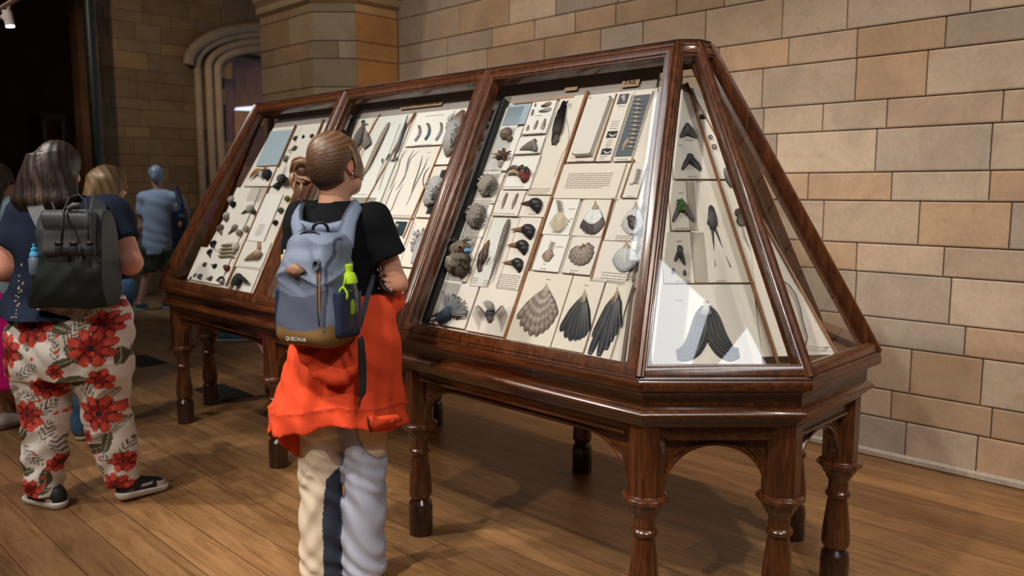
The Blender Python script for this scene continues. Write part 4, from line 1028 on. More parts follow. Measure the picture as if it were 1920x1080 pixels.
# ---------------- middle bay
s = spec_('grey_bird', 'flat grey bird skin with folded wings in the middle bay', 'bird skin', FB, 676, 262); g = MB()
tb(g, FB, [(681, 230), (680, 236), (676, 246), (672, 262), (668, 275), (668, 284)], [3.5, 5, 9, 10, 6, 3], (.20, .175, .165), flat=.5); g.build('body', 'fluff', s, sharp=0)
g = MB()
for i in range(7): feather(g, FB, (672-i*.8, 243+i), (659+i*1.6, 270+i*2.2), 7.5, .025, (.23, .20, .19), (.15, .13, .12), seed=i)
for i in range(7): feather(g, FB, (683, 242+i), (694-i*1.8, 270+i*1.6), 7.5, .025, (.21, .18, .17), (.14, .12, .11), seed=i)
g.build('wings', 'vc', s, sharp=0)
g = MB(); tb(g, FB, [(684, 233), (691, 232)], [1.4, .4], (.1, .08, .07), h=.01); el(g, FB, 681, 229, 4, 4, (.07, .07, .08), 4); g.build('head', 'vc', s)
g = MB()
for i, (a, b_) in enumerate((((679, 330), (727, 230)), ((684, 325), (725, 234)), ((675, 338), (722, 238)), ((688, 318), (730, 229)))): feather(g, FB, a, b_, 9, .012+.002*i, (.45, .38, .33), (.36, .28, .23), bars=18, barc=(.12, .085, .07), taper=.6, seed=i)
one(g, 'pheasant_tail_feathers', 'bundle of long spotted brown tail feathers in the middle bay', 'tail feathers')
s = spec_('black_streamer_tail', 'long black pointed plume with blue tip in the middle bay', 'tail feathers', FB, 745, 265); g = MB()
feather(g, FB, (764, 216), (744, 285), 6, .02, (.02, .07, .10), (.03, .03, .035), taper=.5); feather(g, FB, (762, 230), (738, 296), 7, .015, (.03, .03, .035), taper=.5); g.build('plume', 'sheen', s, sharp=0)
g = MB()
for a, b_ in (((750, 232), (729, 288)), ((757, 236), (732, 292))): g.tube([FB.P(*a, .012), FB.P(*b_, .012)], .0012, 5, (.04, .05, .06))
g.build('wires', 'vc', s)
s = spec_('racket_plume', 'pair of thin wire plumes ending in dark rackets', 'plume', FB, 720, 300); g = MB()
for pts in ([(728, 290), (718, 307), (708, 330), (700, 356)], [(733, 292), (724, 312), (716, 335), (710, 356)]): g.tube([FB.P(*p_, .012) for p_ in pts], .0018, 5, (.36, .34, .24))
g.build('wires', 'vc', s)
g = MB(); feather(g, FB, (732, 302), (745, 295), 7, .014, (.07, .08, .07)); feather(g, FB, (724, 300), (730, 288), 4, .014, (.03, .10, .14)); feather(g, FB, (716, 305), (717, 297), 3, .014, (.06, .09, .2)); g.build('rackets', 'sheen', s, sharp=0)
for i, (pts, cc) in enumerate([([(782, 233), (787, 240), (786, 252), (778, 264)], (.40, .40, .40)), ([(797, 229), (804, 236), (804, 250), (797, 262)], (.10, .22, .24)), ([(823, 226), (828, 236), (825, 250), (817, 263)], (.42, .42, .42))]):
    g = MB(); tb(g, FB, pts, [.7, 3.2, 4.2, 4.0], [(.14, .10, .09), (.24, .2, .18), cc, tuple(pal(cc, -.2))], flat=.35)
    one(g, 'curled_feather', ['curled downy feather, left of three in the middle bay', 'curled feather with a green-blue end, middle of three', 'curled downy feather, right of three beside the white bird'][i], 'feather', 'fluff')
for i, (pts, c0) in enumerate([([(763, 281), (752, 296), (746, 318), (737, 340), (731, 354)], (.28, .31, .33)), ([(777, 281), (767, 296), (762, 315), (758, 333), (745, 353)], (.22, .24, .26)), ([(787, 282), (770, 298), (762, 322), (750, 345), (742, 357)], (.40, .41, .41)),
        ([(792, 292), (789, 305), (783, 325), (776, 345), (771, 362)], (.14, .16, .14)), ([(803, 294), (796, 312), (786, 332), (776, 352), (762, 385)], (.30, .29, .27)), ([(806, 313), (797, 324), (793, 340), (797, 354), (803, 350)], (.18, .13, .11)), ([(742, 340), (734, 356), (722, 385), (718, 396)], (.32, .32, .3)), ([(756, 345), (745, 365), (735, 390), (731, 398)], (.35, .34, .33))]):
    g = MB(); tb(g, FB, pts, [.6]+[1.5]*(len(pts)-2)+[.8], c0, flat=.5, h=.004, n=6)
    one(g, 'thin_plume', ['first', 'second', 'third', 'fourth', 'fifth', 'hooked dark', 'lower left', 'lower right'][i]+' of the long thin curved plumes counted from the left in the middle bay' if i < 5 else ['hooked dark thin plume right of the straight ones', 'pale plume point reaching the bottom left of the plume card', 'pale plume point reaching the bottom of the plume card'][i-5], 'plume')
s = spec_('white_bird', 'large white fluffy bird hanging head down beside the middle post', 'stuffed bird', FB, 848, 250); g = MB()
tb(g, FB, [(868, 208), (860, 220), (851, 240), (843, 262), (840, 278), (838, 292)], [6, 12, 16, 17, 13, 6], [(.20, .13, .10), (.30, .20, .15), (.60, .58, .57), (.62, .61, .60), (.50, .48, .46), (.25, .2, .19)], flat=.5, n=14); g.build('body', 'fluff', s, sharp=0)
g = MB()
fluffs(g, FB, 850, 250, 11, 32, 200, 6, (.62, .61, .60), 13, 9, 3)
g.build('plumage', 'fluff', s, sharp=0)
g = MB(); fluffs(g, FB, 815, 355, 15, 24, 190, 5, (.66, .66, .66), 12, 5, 3); el(g, FB, 817, 352, 16, 24, (.66, .66, .66), 12, -20, .2, 3, n=16); el(g, FB, 805, 372, 12, 16, (.6, .6, .6), 10, -20, .25, 5); one(g, 'white_fluffy_bird', 'white fluffy bird body over the dark panel left of the middle post', 'stuffed bird', 'fluff')
g = MB(); fluffs(g, FB, 790, 462, 13, 33, 120, 9, (.55, .56, .57), 6, 6, 2.5); el(g, FB, 790, 462, 15, 36, (.50, .51, .52), 6, -12, .2, 5, n=16)
for i in range(16): feather(g, FB, (786+i*.6, 440), (770+i*2.0, 500-6*abs(i-8)/8), 5, .03, (.5, .5, .51), (.6, .6, .6), seed=i)
one(g, 'white_plume', 'big translucent white plume above the folded arms', 'plume', 'fluff')
for x, y, rx, ry, lb_ in ((876, 328, 8, 6, 'upper small white bird shape on the dark photograph'), (866, 360, 8, 6, 'middle small white bird shape on the dark photograph'), (857, 383, 6, 5, 'lower small white bird shape on the dark photograph')):
    g = MB(); el(g, FB, x, y, rx, ry, (.16, .16, .16), 3, 50, .15, 4, h=.006); el(g, FB, x+3, y-3, rx*.4, ry*.4, (.4, .38, .36), 3, 50, h=.006); one(g, 'bird_shape', lb_, 'bird model')
g = MB(); el(g, FB, 743, 427, 6, 9, (.34, .35, .34), 3, -15, .1, 4, h=.006); el(g, FB, 743, 427, 3, 5, (.14, .15, .15), 3, -15, h=.012); one(g, 'pale_egg', 'pale oval egg shape on the small dark teal picture', 'egg')
g = MB(); el(g, FB, 640, 250, 8, 10, (.02, .025, .035), 5, 0, .1, 4); one(g, 'black_tuft', 'black feather tuft at the left of the middle bay', 'feather tuft', 'fluff')
# header label plates
def textobj(body, size, name, mat, parent, O, ex, ey, ez, local=False, align='CENTER', extrude=.0006):
    cu = bpy.data.curves.new(name, 'FONT'); cu.body = body; cu.size = size; cu.extrude = extrude; cu.align_x = align; cu.align_y = 'CENTER'; cu.resolution_u = 2
    o = bpy.data.objects.new(name, cu); COL.objects.link(o)
    dg = bpy.context.evaluated_depsgraph_get(); me = bpy.data.meshes.new_from_object(o.evaluated_get(dg))
    bpy.data.objects.remove(o); V = np.array([v.co[:] for v in me.vertices]); F = [list(p.vertices) for p in me.polygons]; bpy.data.meshes.remove(me)
    Wd = np.array(O)+V[:, :1]*np.array(ex)+V[:, 1:2]*np.array(ey)+V[:, 2:]*np.array(ez)
    return mk(name, Wd, F, mat, parent, False, local=local)
M['tan'] = plain('tan_label', (.40, .27, .17), .7, .2, .08, 8)
def label_plate(c, w, hgt, body, size, label, cat='label', mat='tan', h=.006):
    p = FB.P(*c, h); q = [p+FB.U*sx*w/2+FB.V*sy*hgt/2 for sx, sy in ((-1, -1), (1, -1), (1, 1), (-1, 1))]
    e = empty('heading_label', tuple(p), label, cat); prism(FB, q, .003, 'plate', mat, e)
    if body: textobj(body, size, 'lettering', 'ink_dark', e, p+FB.n*.0008, FB.U, FB.V, FB.n)
label_plate((1182, 155), .085, .034, 'TAIL', .032, 'small tan label reading TAIL at the top of the nearest bay')
label_plate((1070, 166), .07, .020, '', .02, 'small red-brown blank label on the grey heading strip')
label_plate((1017, 187), .36, .012, '', .01, 'long thin tan label strip at the foot of the grey heading')
label_plate((789, 197), .33, .024, 'EXTERNAL COVERING OR FEATHERS', .0185, 'long tan heading label with dark capitals above the middle bay')
# ---------------- far bay: small heads and skulls
def smallhead(x, y, r_, col, lb_, bill=None, bc=(.3, .25, .2), mat='fluff', fz=.1, extra=None, group=None, name='small_bird_head'):
    s = spec_(name, lb_, 'bird head', FB, x, y, group); g = MB(); el(g, FB, x, y, r_, r_*.85, col, r_*.7, 0, fz, int(x))
    if extra:
        for (dx, dy, rr_, cc) in extra: el(g, FB, x+dx, y+dy, rr_, rr_, cc, rr_*.9, 0, fz, int(x+dx), h=.004)
    g.build('head', mat, s, sharp=0)
    if bill:
        g = MB(); tb(g, FB, [(x+bill[0]*.35, y+bill[1]*.35), (x+bill[0]*.7, y+bill[1]*.7), (x+bill[0], y+bill[1])], [r_*.4, r_*.28, .6], bc, h=.006); g.build('bill', 'sheen', s)
s = spec_('hornbill_head', 'toucan-like head with a huge orange bill in the far bay', 'bird head', FB, 495, 328); g = MB()
el(g, FB, 501, 327, 9, 11, (.02, .02, .022), 9, 10, .05, 2); el(g, FB, 492, 328, 4.5, 9, (.48, .52, .55), 8, 10, .04, 3); g.build('head', 'vc', s, sharp=0)
g = MB(); tb(g, FB, [(490, 322), (482, 320), (474, 326), (467, 336)], [5, 5, 4, .8], (.40, .20, .07), h=.016); tb(g, FB, [(494, 318), (500, 312)], [3, 2.4], (.40, .2, .08), h=.02); g.build('bill', 'sheen', s)
FH = [
 (433, 374, 8, (.50, .46, .38), 'white-headed bird head with black chin at the top of the skull column', (5, 12), (.02, .02, .02), [(4, 9, 6, (.02, .025, .02))]),
 (468, 391, 9, (.55, .54, .53), 'white head with a curved black and green bill in the skull column', (-16, 10), (.03, .06, .02), [(7, 6, 5, (.08, .07, .07))]),
 (424, 404, 8, (.60, .58, .54), 'small white head with a grey frill below it', (2, 10), (.1, .09, .08), [(0, 5, 6, (.25, .23, .2))]),
 (413, 428, 9, (.17, .125, .10), 'brown rounded head at the left of the skull column', (2, 14), (.2, .1, .06), None),
 (440, 427, 8, (.32, .27, .23), 'grey-brown head with a thin straight bill pointing left', (-12, 12), (.1, .08, .06), [(8, 9, 6, (.42, .36, .3))]),
 (460, 428, 7, (.48, .44, .40), 'pale round head at the right of the skull column', (3, 7), (.2, .15, .12), None),
 (400, 457, 8, (.015, .02, .015), 'larger black head, upper of two at the left edge', (1, 9), (.02, .02, .02), None),
 (393, 473, 7, (.02, .025, .035), 'blue-black head with a downward point, lower of two', (1, 11), (.02, .02, .03), None),
 (384, 496, 5.5, (.14, .08, .09), 'small purple-brown head second row from the bottom', (-4, 2), (.1, .08, .08), None),
 (403, 499, 6, (.03, .03, .03), 'small black head with a bill pointing left near the bottom', (-8, -3), (.05, .04, .04), None),
 (425, 502, 7, (.22, .06, .05), 'small red and green head near the bottom of the far bay', (-7, -2), (.1, .14, .08), [(-3, -2, 4, (.06, .10, .07))]),
 (366, 516, 4.5, (.16, .17, .14), 'small grey-green head, second in the lowest row', (-4, 3), (.1, .1, .1), None),
 (358, 521, 3.5, (.06, .07, .06), 'tiny dark head at the far left of the lowest row', (-3, 2), (.1, .1, .1), None),
 (375, 518, 6.5, (.13, .12, .12), 'dark grey head, third in the lowest row', (2, 7), (.1, .1, .1), None),
 (395, 522, 6, (.17, .12, .11), 'brown head with a thin bill in the lowest row', (-9, 0), (.2, .15, .12), None),
 (414, 524, 7.5, (.02, .022, .035), 'black head with a white face at the right of the lowest row', (-9, 1), (.05, .05, .06), [(1, 3, 4.5, (.6, .56, .5))]),
 (538, 372, 6.5, (.18, .26, .03), 'small yellow-green head beside the far post', (-5, -1), (.05, .12, .04), None),
 (526, 394, 6.5, (.13, .125, .12), 'small mottled grey head below the yellow-green one', (-4, 2), (.1, .1, .1), None),
 (516, 417, 6, (.02, .025, .03), 'small black head, lowest of three beside the far post', (-3, 2), (.1, .1, .1), None),
 (554, 259, 5.5, (.11, .08, .065), 'small brown head, left of the top row in the far bay', (-6, 1), (.1, .1, .1), None),
 (569, 257, 4, (.02, .03, .035), 'small black head, middle of the top row in the far bay', (-1, -5), (.1, .1, .1), None),
 (585, 255, 5, (.16, .09, .05), 'small brown head, right of the top row in the far bay', (-5, 0), (.2, .15, .12), None),
 (553, 278, 6, (.17, .12, .10), 'round brown head with a flat spoon bill', (-14, 5), (.36, .37, .36), None),
 (536, 297, 7, (.28, .27, .26), 'grey head behind the hair bun with a broad bill', (-8, 2), (.3, .3, .3), None),
 (520, 348, 8, (.04, .045, .045), 'black oval beak below the hair bun', (-10, 1), (.03, .035, .035), None),
 (528, 335, 9, (.20, .17, .18), 'grey-brown head at the edge of the hair bun', (-10, 3), (.15, .13, .14), None)]
for x, y, r_, cc, lb_, bl_, bc_, ex_ in FH: smallhead(x, y, r_*.95, cc, lb_, bl_, bc_, extra=ex_)
for i in range(4):
    g = MB(); tb(g, FB, [(441-i*3+4, 457+7*i), (424-i*3, 459+7*i), (414-i*2, 460+6.5*i)], [2.5, 2.6, .8], [(.45, .38, .28), (.32, .25, .16), (.22, .16, .1)], h=.01)
    if i == 0: el(g, FB, 441, 462, 7, 8, (.62, .58, .50), 6, 0, .1, 2)
    one(g, 'long_bill', ['uppermost of four long horn-coloured bills, with a white skull', 'second of four long horn-coloured bills', 'third of four long horn-coloured bills', 'lowest of four long horn-coloured bills'][i], 'bill', 'sheen')
g = MB(); tb(g, FB, [(488, 470), (481, 476), (470, 480), (457, 488)], [5, 8, 5, .8], [(.5, .45, .4), (.34, .22, .12), (.36, .26, .14), (.4, .32, .22)], h=.012); tb(g, FB, [(484, 484), (474, 485), (458, 489)], [4, 3, .7], (.55, .5, .44)); tb(g, FB, [(486, 455), (486, 468)], [4, 5], (.36, .2, .11)); one(g, 'open_beak', 'large open brown and white beak in the right column of the far bay', 'bill', 'sheen')
g = MB(); tb(g, FB, [(431, 543), (438, 528), (447, 514)], [4, 6, 6], (.36, .27, .19)); tb(g, FB, [(440, 535), (444, 524), (452, 516)], [9, 10, 7], (.02, .02, .022), h=.01)
for i in range(12): feather(g, FB, (446, 520), (452+i*1.2, 514+i*1.3), 4, .05, (.02, .02, .02), seed=i)
one(g, 'shaggy_beak', 'black shaggy beak with a brown base at the bottom of the far bay', 'bill', 'vc')
# ---------------- end board
def forktail(B, apex, pts_l, pts_r, w, c1, label, core=None, mat='sheen', n=6, tipc=None):
    s = spec_('forked_tail', label, 'tail feathers', B, *apex); g = MB()
    for pl_, sg in ((pts_l, -1), (pts_r, 1)):
        for i in range(n):
            f = i/(n-1); t_ = (pl_[0][0]*(1-f)+pl_[1][0]*f, pl_[0][1]*(1-f)+pl_[1][1]*f)
            feather(g, B, apex, t_, w, .012+.002*i, c1, tipc, taper=.45, seed=i, round_=.8)
    g.build('feathers', mat, s, sharp=0)
    if core: g = MB(); el(g, B, apex[0], apex[1]+core[0], core[1], core[2], core[3], 2.5, 0, .1, 3); fluffs(g, FB, x, y, rx, ry, 170, 3.6, np.array(cc)*1.25, 12, k); g.build('down', 'fluff', s, sharp=0)
    return s
forktail(AB, (1289, 230), [(1276, 258), (1288, 252)], [(1306, 259), (1291, 252)], 7, (.035, .035, .04), 'black crescent-shaped tail, upper of two on the end board', (6, 5, 7, (.16, .16, .16)))
s = forktail(AB, (1294, 288), [(1279, 318), (1290, 306)], [(1314, 320), (1298, 306)], 7, (.02, .02, .025), 'black forked tail with long thin outer feathers on the end board', (6, 7, 8, (.10, .10, .11)))
g = MB(); tb(g, AB, [(1284, 303), (1278, 316), (1275, 331)], [2.2, 1.8, .7], (.02, .02, .022)); tb(g, AB, [(1307, 303), (1315, 316), (1319, 331)], [2.2, 1.8, .7], (.02, .02, .022)); g.build('outer_streamers', 'sheen', s)
s = forktail(AB, (1278, 371), [(1262, 416), (1274, 398)], [(1301, 416), (1285, 398)], 7, (.07, .045, .045), 'dark forked tail with a bright green middle', None, n=4)
g = MB()
for i in range(10): el(g, AB, 1277+(i % 3-1)*4+(i//3-1)*1, 376+4.2*(i//2), 3.4, 3, (.06, .20, .03), 2.5, 0, .1, i, h=.014, n=6)
g.build('green_feathers', 'sheen', s, sharp=0)
s = spec_('streamer_tail', 'long black tail with two thin diverging streamers', 'tail feathers', AB, 1335, 400); g = MB()
tb(g, AB, [(1332, 382), (1334, 393), (1336, 408), (1337, 420), (1335, 432)], [1, 6, 8.5, 8, 3.5], [(.03, .03, .035), (.04, .04, .045), (.09, .09, .095), (.06, .06, .065), (.03, .03, .03)], flat=.3); g.build('body', 'vc', s, sharp=0)
g = MB()
for i in range(8): feather(g, AB, (1334, 392), (1327+i*2.6, 428-2*abs(i-4)), 4, .02, (.03, .03, .035), (.06, .06, .065), seed=i)
g.build('feathers', 'sheen', s, sharp=0)
g = MB(); tb(g, AB, [(1335, 425), (1337, 450), (1339, 475), (1341, 501)], [3.4, 2.2, 1.7, 1.9], (.018, .016, .016)); tb(g, AB, [(1338, 425), (1345, 440), (1356, 470), (1370, 502)], [3.4, 2.4, 1.7, 2.0], (.018, .016, .016)); g.build('streamers', 'sheen', s)
s = forktail(AB, (1275, 463), [(1266, 490), (1272, 482)], [(1284, 497), (1279, 484)], 6, (.05, .05, .05), 'small dark forked tail above the bright reflection', (4, 6, 9, (.12, .12, .12)), n=5)
for x, y, lb_ in ((1262, 508, 'small grey oval feather, left of the pair above the lyre tail'), (1284, 511, 'small grey oval feather, right of the pair above the lyre tail')):
    g = MB(); feather(g, AB, (x, y-6), (x, y+6), 6, .01, (.2, .2, .2), (.12, .12, .14), taper=.3); one(g, 'oval_feather', lb_, 'feather')
s = spec_('lyre_tail', 'large black lyre-shaped tail at the foot of the end board', 'tail feathers', AB, 1323, 600)
def lobe(g, pts, wd, cc, k0):
    for j in range(9):
        f = j/8-.5; P_ = []
        for i, (x, y) in enumerate(pts):
            dx, dy = (pts[min(i+1, len(pts)-1)][0]-pts[max(i-1, 0)][0], pts[min(i+1, len(pts)-1)][1]-pts[max(i-1, 0)][1]); L_ = math.hypot(dx, dy); w_ = wd[i]
            P_.append((x-dy/L_*w_*f*2, y+dx/L_*w_*f*2))
        tb(g, AB, P_, [max(w_*.22, 1) for w_ in wd], cc, flat=.3, h=.003+.0012*(j % 2), n=6)
g = MB(); lobe(g, [(1322, 574), (1316, 592), (1314, 612), (1308, 634), (1297, 654), (1282, 664), (1269, 666)], [5, 11, 15, 16, 15, 12, 8], (.010, .011, .014), 0); g.build('left_lobe', 'sheen', s, sharp=0)
g = MB(); lobe(g, [(1326, 574), (1334, 592), (1338, 612), (1345, 634), (1357, 653), (1371, 664), (1386, 662)], [5, 11, 15, 16, 15, 12, 8], (.012, .013, .016), 0); g.build('right_lobe', 'sheen', s, sharp=0)
g = MB()
for i in range(9): g.tube([AB.P(1323, 566, .014), AB.P(1313+i*2.6, 588+3*math.sin(i/8*PI), .02)], .0014, 5, (.5, .45, .38))
el(g, AB, 1323, 567, 5, 4, (.42, .33, .25), 3); g.build('quills', 'vc', s)
for x, y, w_, hh, kind, lb_ in ((1316, 219, 7, 8, 0, 'tiny black tail at the top of the narrow side strip'), (1332, 257, 5, 6, 1, 'small white-centred round tuft, upper on the side strip'), (1339, 275, 6, 7, 1, 'small brown and white tuft, lower on the side strip')):
    g = MB()
    if kind == 0:
        for i in range(5): feather(g, AB, (x-1, y-6), (x-5+i*3, y+4), 3, .01, (.04, .04, .05), seed=i)
    else: el(g, AB, x, y, w_*.8, hh*.8, (.10, .09, .09) if y < 260 else (.20, .14, .10), 3, 0, .1, 3); el(g, AB, x+1, y+1, w_*.4, hh*.4, (.55, .5, .45), 3.5, h=.008)
    one(g, 'small_tuft', lb_, 'feather tuft', 'vc')
g = MB()
for i in range(5): feather(g, AB, (1358+i*1, 315), (1365+i*2.2, 352-abs(i-3)*3), 6, .012+.001*i, (.30, .28, .27), (.10, .10, .10), taper=.5, seed=i)
one(g, 'grey_feather_bundle', 'narrow grey feather bundle high on the side strip of the end board', 'feather')
s = spec_('trailing_tail', 'brown bird tail with long white trailing threads on the side strip', 'tail feathers', AB, 1388, 400); g = MB()
el(g, AB, 1386, 399, 8, 9, (.13, .12, .11), 5, -20, .2, 3); el(g, AB, 1389, 412, 7, 12, (.20, .18, .165), 5, -10, .2, 4)
for i in range(7): feather(g, AB, (1384+i, 398), (1386+i*2, 424-abs(i-3)), 4, .02, (.08, .075, .07), (.30, .26, .23), seed=i)
g.build('body', 'fluff', s, sharp=0)
g = MB()
for i, t_ in enumerate([(1400, 455), (1403, 462), (1406, 468)]): g.tube([AB.P(1390+i, 422, .008), AB.P((1390+t_[0])/2, 442, .012), AB.P(*t_, .006)], .0013, 5, (.50, .46, .42))
g.build('threads', 'vc', s)
s = tag(MB().tube([AB.P(*p_, .008) for p_ in [(1467, 526), (1480, 535), (1492, 552), (1500, 575), (1505, 600), (1510, 618), (1514, 632), (1512, 643), (1508, 649)]], .0022, 6, (.05, .035, .03), nrm=AB.n).build('wire_plume', 'sheen'), 'long thin dark wire plume curving down the side of the end board', 'plume')
s = tag(MB().tube([AB.P(*p_, .010) for p_ in [(1505, 642), (1518, 650), (1532, 651), (1542, 652), (1553, 651)]], [.0015, .0015, .0015, .0015, .004], 6, (.36, .29, .24), nrm=AB.n).build('curved_quill', 'sheen'), 'thin brown quill with a knob end at the bottom right of the end board', 'plume')
# ------------------------------------------------------------------ soft-body tools: smooth distance fields meshed with surface nets
class Field:
    def __init__(s, lo, hi, h):
        s.lo = np.array(lo, float); s.h = h
        n = np.ceil((np.array(hi)-s.lo)/h).astype(int)+1
        s.ax = [s.lo[i]+h*np.arange(n[i]) for i in range(3)]
        s.V = np.full(n, .3, np.float32)
    def grid(s, lo=None, hi=None):
        sl = []
        for i in range(3):
            a = 0 if lo is None else int(np.searchsorted(s.ax[i], lo[i])); b = len(s.ax[i]) if hi is None else int(np.searchsorted(s.ax[i], hi[i]))
            sl.append(slice(a, max(b, a)))
        X = s.ax[0][sl[0]][:, None, None]; Y = s.ax[1][sl[1]][None, :, None]; Z = s.ax[2][sl[2]][None, None, :]
        return tuple(sl), X, Y, Z
    def put(s, d, sl, k=.02, mode='u'):
        a = s.V[sl]
        if mode == 'u': h = np.maximum(k-np.abs(a-d), 0)/k; s.V[sl] = np.minimum(a, d)-h*h*k/4
        elif mode == 's': d = -d; h = np.maximum(k-np.abs(a-d), 0)/k; s.V[sl] = np.maximum(a, d)+h*h*k/4
        return s
    def cone(s, a, b, ra, rb, k=.02, flat=None, mode='u'):
        """tapered capsule; flat=(unit axis, factor) squashes the section along an axis"""
        a = np.asarray(a, float); b = np.asarray(b, float); m_ = max(ra, rb)+k+.06
        sl, X, Y, Z = s.grid(np.minimum(a, b)-m_, np.maximum(a, b)+m_)
        d = b-a; L2 = max(d@d, 1e-9)
        px, py, pz = X-a[0], Y-a[1], Z-a[2]
        t = np.clip((px*d[0]+py*d[1]+pz*d[2])/L2, 0, 1)
        qx, qy, qz = px-t*d[0], py-t*d[1], pz-t*d[2]
        if flat is not None:
            ax, f = flat; ax = np.asarray(ax, float); dp = qx*ax[0]+qy*ax[1]+qz*ax[2]; e = (1/f-1)*dp
            qx, qy, qz = qx+e*ax[0], qy+e*ax[1], qz+e*ax[2]
        D = np.sqrt(qx*qx+qy*qy+qz*qz)-(ra+(rb-ra)*t)
        return s.put(D, sl, k, mode)
    def ell(s, c, r, R=None, k=.02, mode='u'):
        c = np.asarray(c, float); m_ = max(r)+k+.05; sl, X, Y, Z = s.grid(c-m_, c+m_)
        p = [X-c[0], Y-c[1], Z-c[2]]
        if R is not None: p = [p[0]*R[i][0]+p[1]*R[i][1]+p[2]*R[i][2] for i in range(3)]
        k0 = np.sqrt((p[0]/r[0])**2+(p[1]/r[1])**2+(p[2]/r[2])**2)
        k1 = np.sqrt((p[0]/r[0]**2)**2+(p[1]/r[1]**2)**2+(p[2]/r[2]**2)**2)+1e-9
        return s.put(k0*(k0-1)/k1, sl, k, mode)
    def box(s, c, hs, rad, R=None, k=.01, mode='u', taper=0.0):
        c = np.asarray(c, float); m_ = np.linalg.norm(hs)+k+.04; sl, X, Y, Z = s.grid(c-m_, c+m_)
        p = [X-c[0], Y-c[1], Z-c[2]]
        if R is not None: p = [p[0]*R[i][0]+p[1]*R[i][1]+p[2]*R[i][2] for i in range(3)]
        tf = 1-taper*p[2]/hs[2]
        q = [np.abs(p[0])/tf-(hs[0]-rad), np.abs(p[1])/tf-(hs[1]-rad), np.abs(p[2])-(hs[2]-rad)]
        D = np.sqrt(sum(np.maximum(x, 0)**2 for x in q))+np.minimum(np.maximum(np.maximum(q[0], q[1]), q[2]), 0)-rad
        return s.put(D, sl, k, mode)
    def loft(s, rows, k=.02, mode='u', wob=None, pw=2.0):
        """rows of (z, cx, cy, rx, ry): a vertical body of (super)elliptic sections"""
        rows = sorted(rows); zs = np.array([r[0] for r in rows]); A = np.array(rows)
        m_ = .06; lo = [(A[:, 1]-A[:, 3]).min()-m_-.02, (A[:, 2]-A[:, 4]).min()-m_-.02, zs[0]-m_]; hi = [(A[:, 1]+A[:, 3]).max()+m_+.02, (A[:, 2]+A[:, 4]).max()+m_+.02, zs[-1]+m_]
        sl, X, Y, Z = s.grid(lo, hi); z = Z[0, 0]
        def I(c):
            # smooth cubic interpolation
            t = np.clip(z, zs[0], zs[-1]); i = np.clip(np.searchsorted(zs, t)-1, 0, len(zs)-2); f = (t-zs[i])/(zs[i+1]-zs[i])
            v = A[:, c]; m = np.gradient(v, zs); d_ = zs[i+1]-zs[i]
            return (2*f**3-3*f**2+1)*v[i]+(f**3-2*f**2+f)*d_*m[i]+(-2*f**3+3*f**2)*v[i+1]+(f**3-f**2)*d_*m[i+1]
        cx, cy, rx, ry = [I(j)[None, None, :] for j in (1, 2, 3, 4)]
        x = (X-cx); y = (Y-cy)
        if wob is not None: w = wob(np.arctan2(y, x), Z); rx = rx+w; ry = ry+w
        rr = (np.abs(x/rx)**pw+np.abs(y/ry)**pw)**(1/pw)
        D = (rr-1)*np.minimum(rx, ry)
        D = np.maximum(D, np.maximum(zs[0]-Z, Z-zs[-1]))
        return s.put(D, sl, k, mode)
    def cut(s, p, n):
        """remove everything on the side n points to"""
        n = np.asarray(n, float)/np.linalg.norm(n); p = np.asarray(p, float); sl, X, Y, Z = s.grid()
        s.V = np.maximum(s.V, ((X-p[0])*n[0]+(Y-p[1])*n[1]+(Z-p[2])*n[2])); return s
    def cutlocal(s, p, n, lo, hi):
        n = np.asarray(n, float)/np.linalg.norm(n); p = np.asarray(p, float); sl, X, Y, Z = s.grid(lo, hi)
        s.V[sl] = np.maximum(s.V[sl], ((X-p[0])*n[0]+(Y-p[1])*n[1]+(Z-p[2])*n[2])); return s
    def ripple(s, fn):
        sl, X, Y, Z = s.grid(); m_ = np.abs(s.V) < .05; s.V = (s.V+fn(X, Y, Z)*m_).astype(np.float32); return s
    def mesh(s):
        V = s.V.copy(); V[0] = V[-1] = .1; V[:, 0] = V[:, -1] = .1; V[:, :, 0] = V[:, :, -1] = .1
        S = V < 0; nx, ny, nz = V.shape
        cnt = np.zeros((nx-1, ny-1, nz-1), np.int8)
        for i in (0, 1):
            for j in (0, 1):
                for k in (0, 1): cnt += S[i:nx-1+i, j:ny-1+j, k:nz-1+k]
        act = (cnt > 0) & (cnt < 8); ids = -np.ones(act.shape, np.int64); c = np.argwhere(act); ids[act] = np.arange(len(c))
        pos = np.zeros((len(c), 3)); num = np.zeros(len(c))
        cr = [(0, 0, 0), (1, 0, 0), (0, 1, 0), (1, 1, 0), (0, 0, 1), (1, 0, 1), (0, 1, 1), (1, 1, 1)]
        for a in range(8):
            for b in range(a+1, 8):
                if sum(abs(cr[a][q]-cr[b][q]) for q in range(3)) != 1: continue
                ca, cb = c+cr[a], c+cr[b]; va = V[ca[:, 0], ca[:, 1], ca[:, 2]]; vb = V[cb[:, 0], cb[:, 1], cb[:, 2]]
                m_ = (va < 0) != (vb < 0); t = np.where(m_, va/(va-vb+1e-12), 0)[:, None]
                pos += np.where(m_[:, None], ca+(cb-ca)*t, 0); num += m_
        P = s.lo+pos/num[:, None]*s.h; F = []
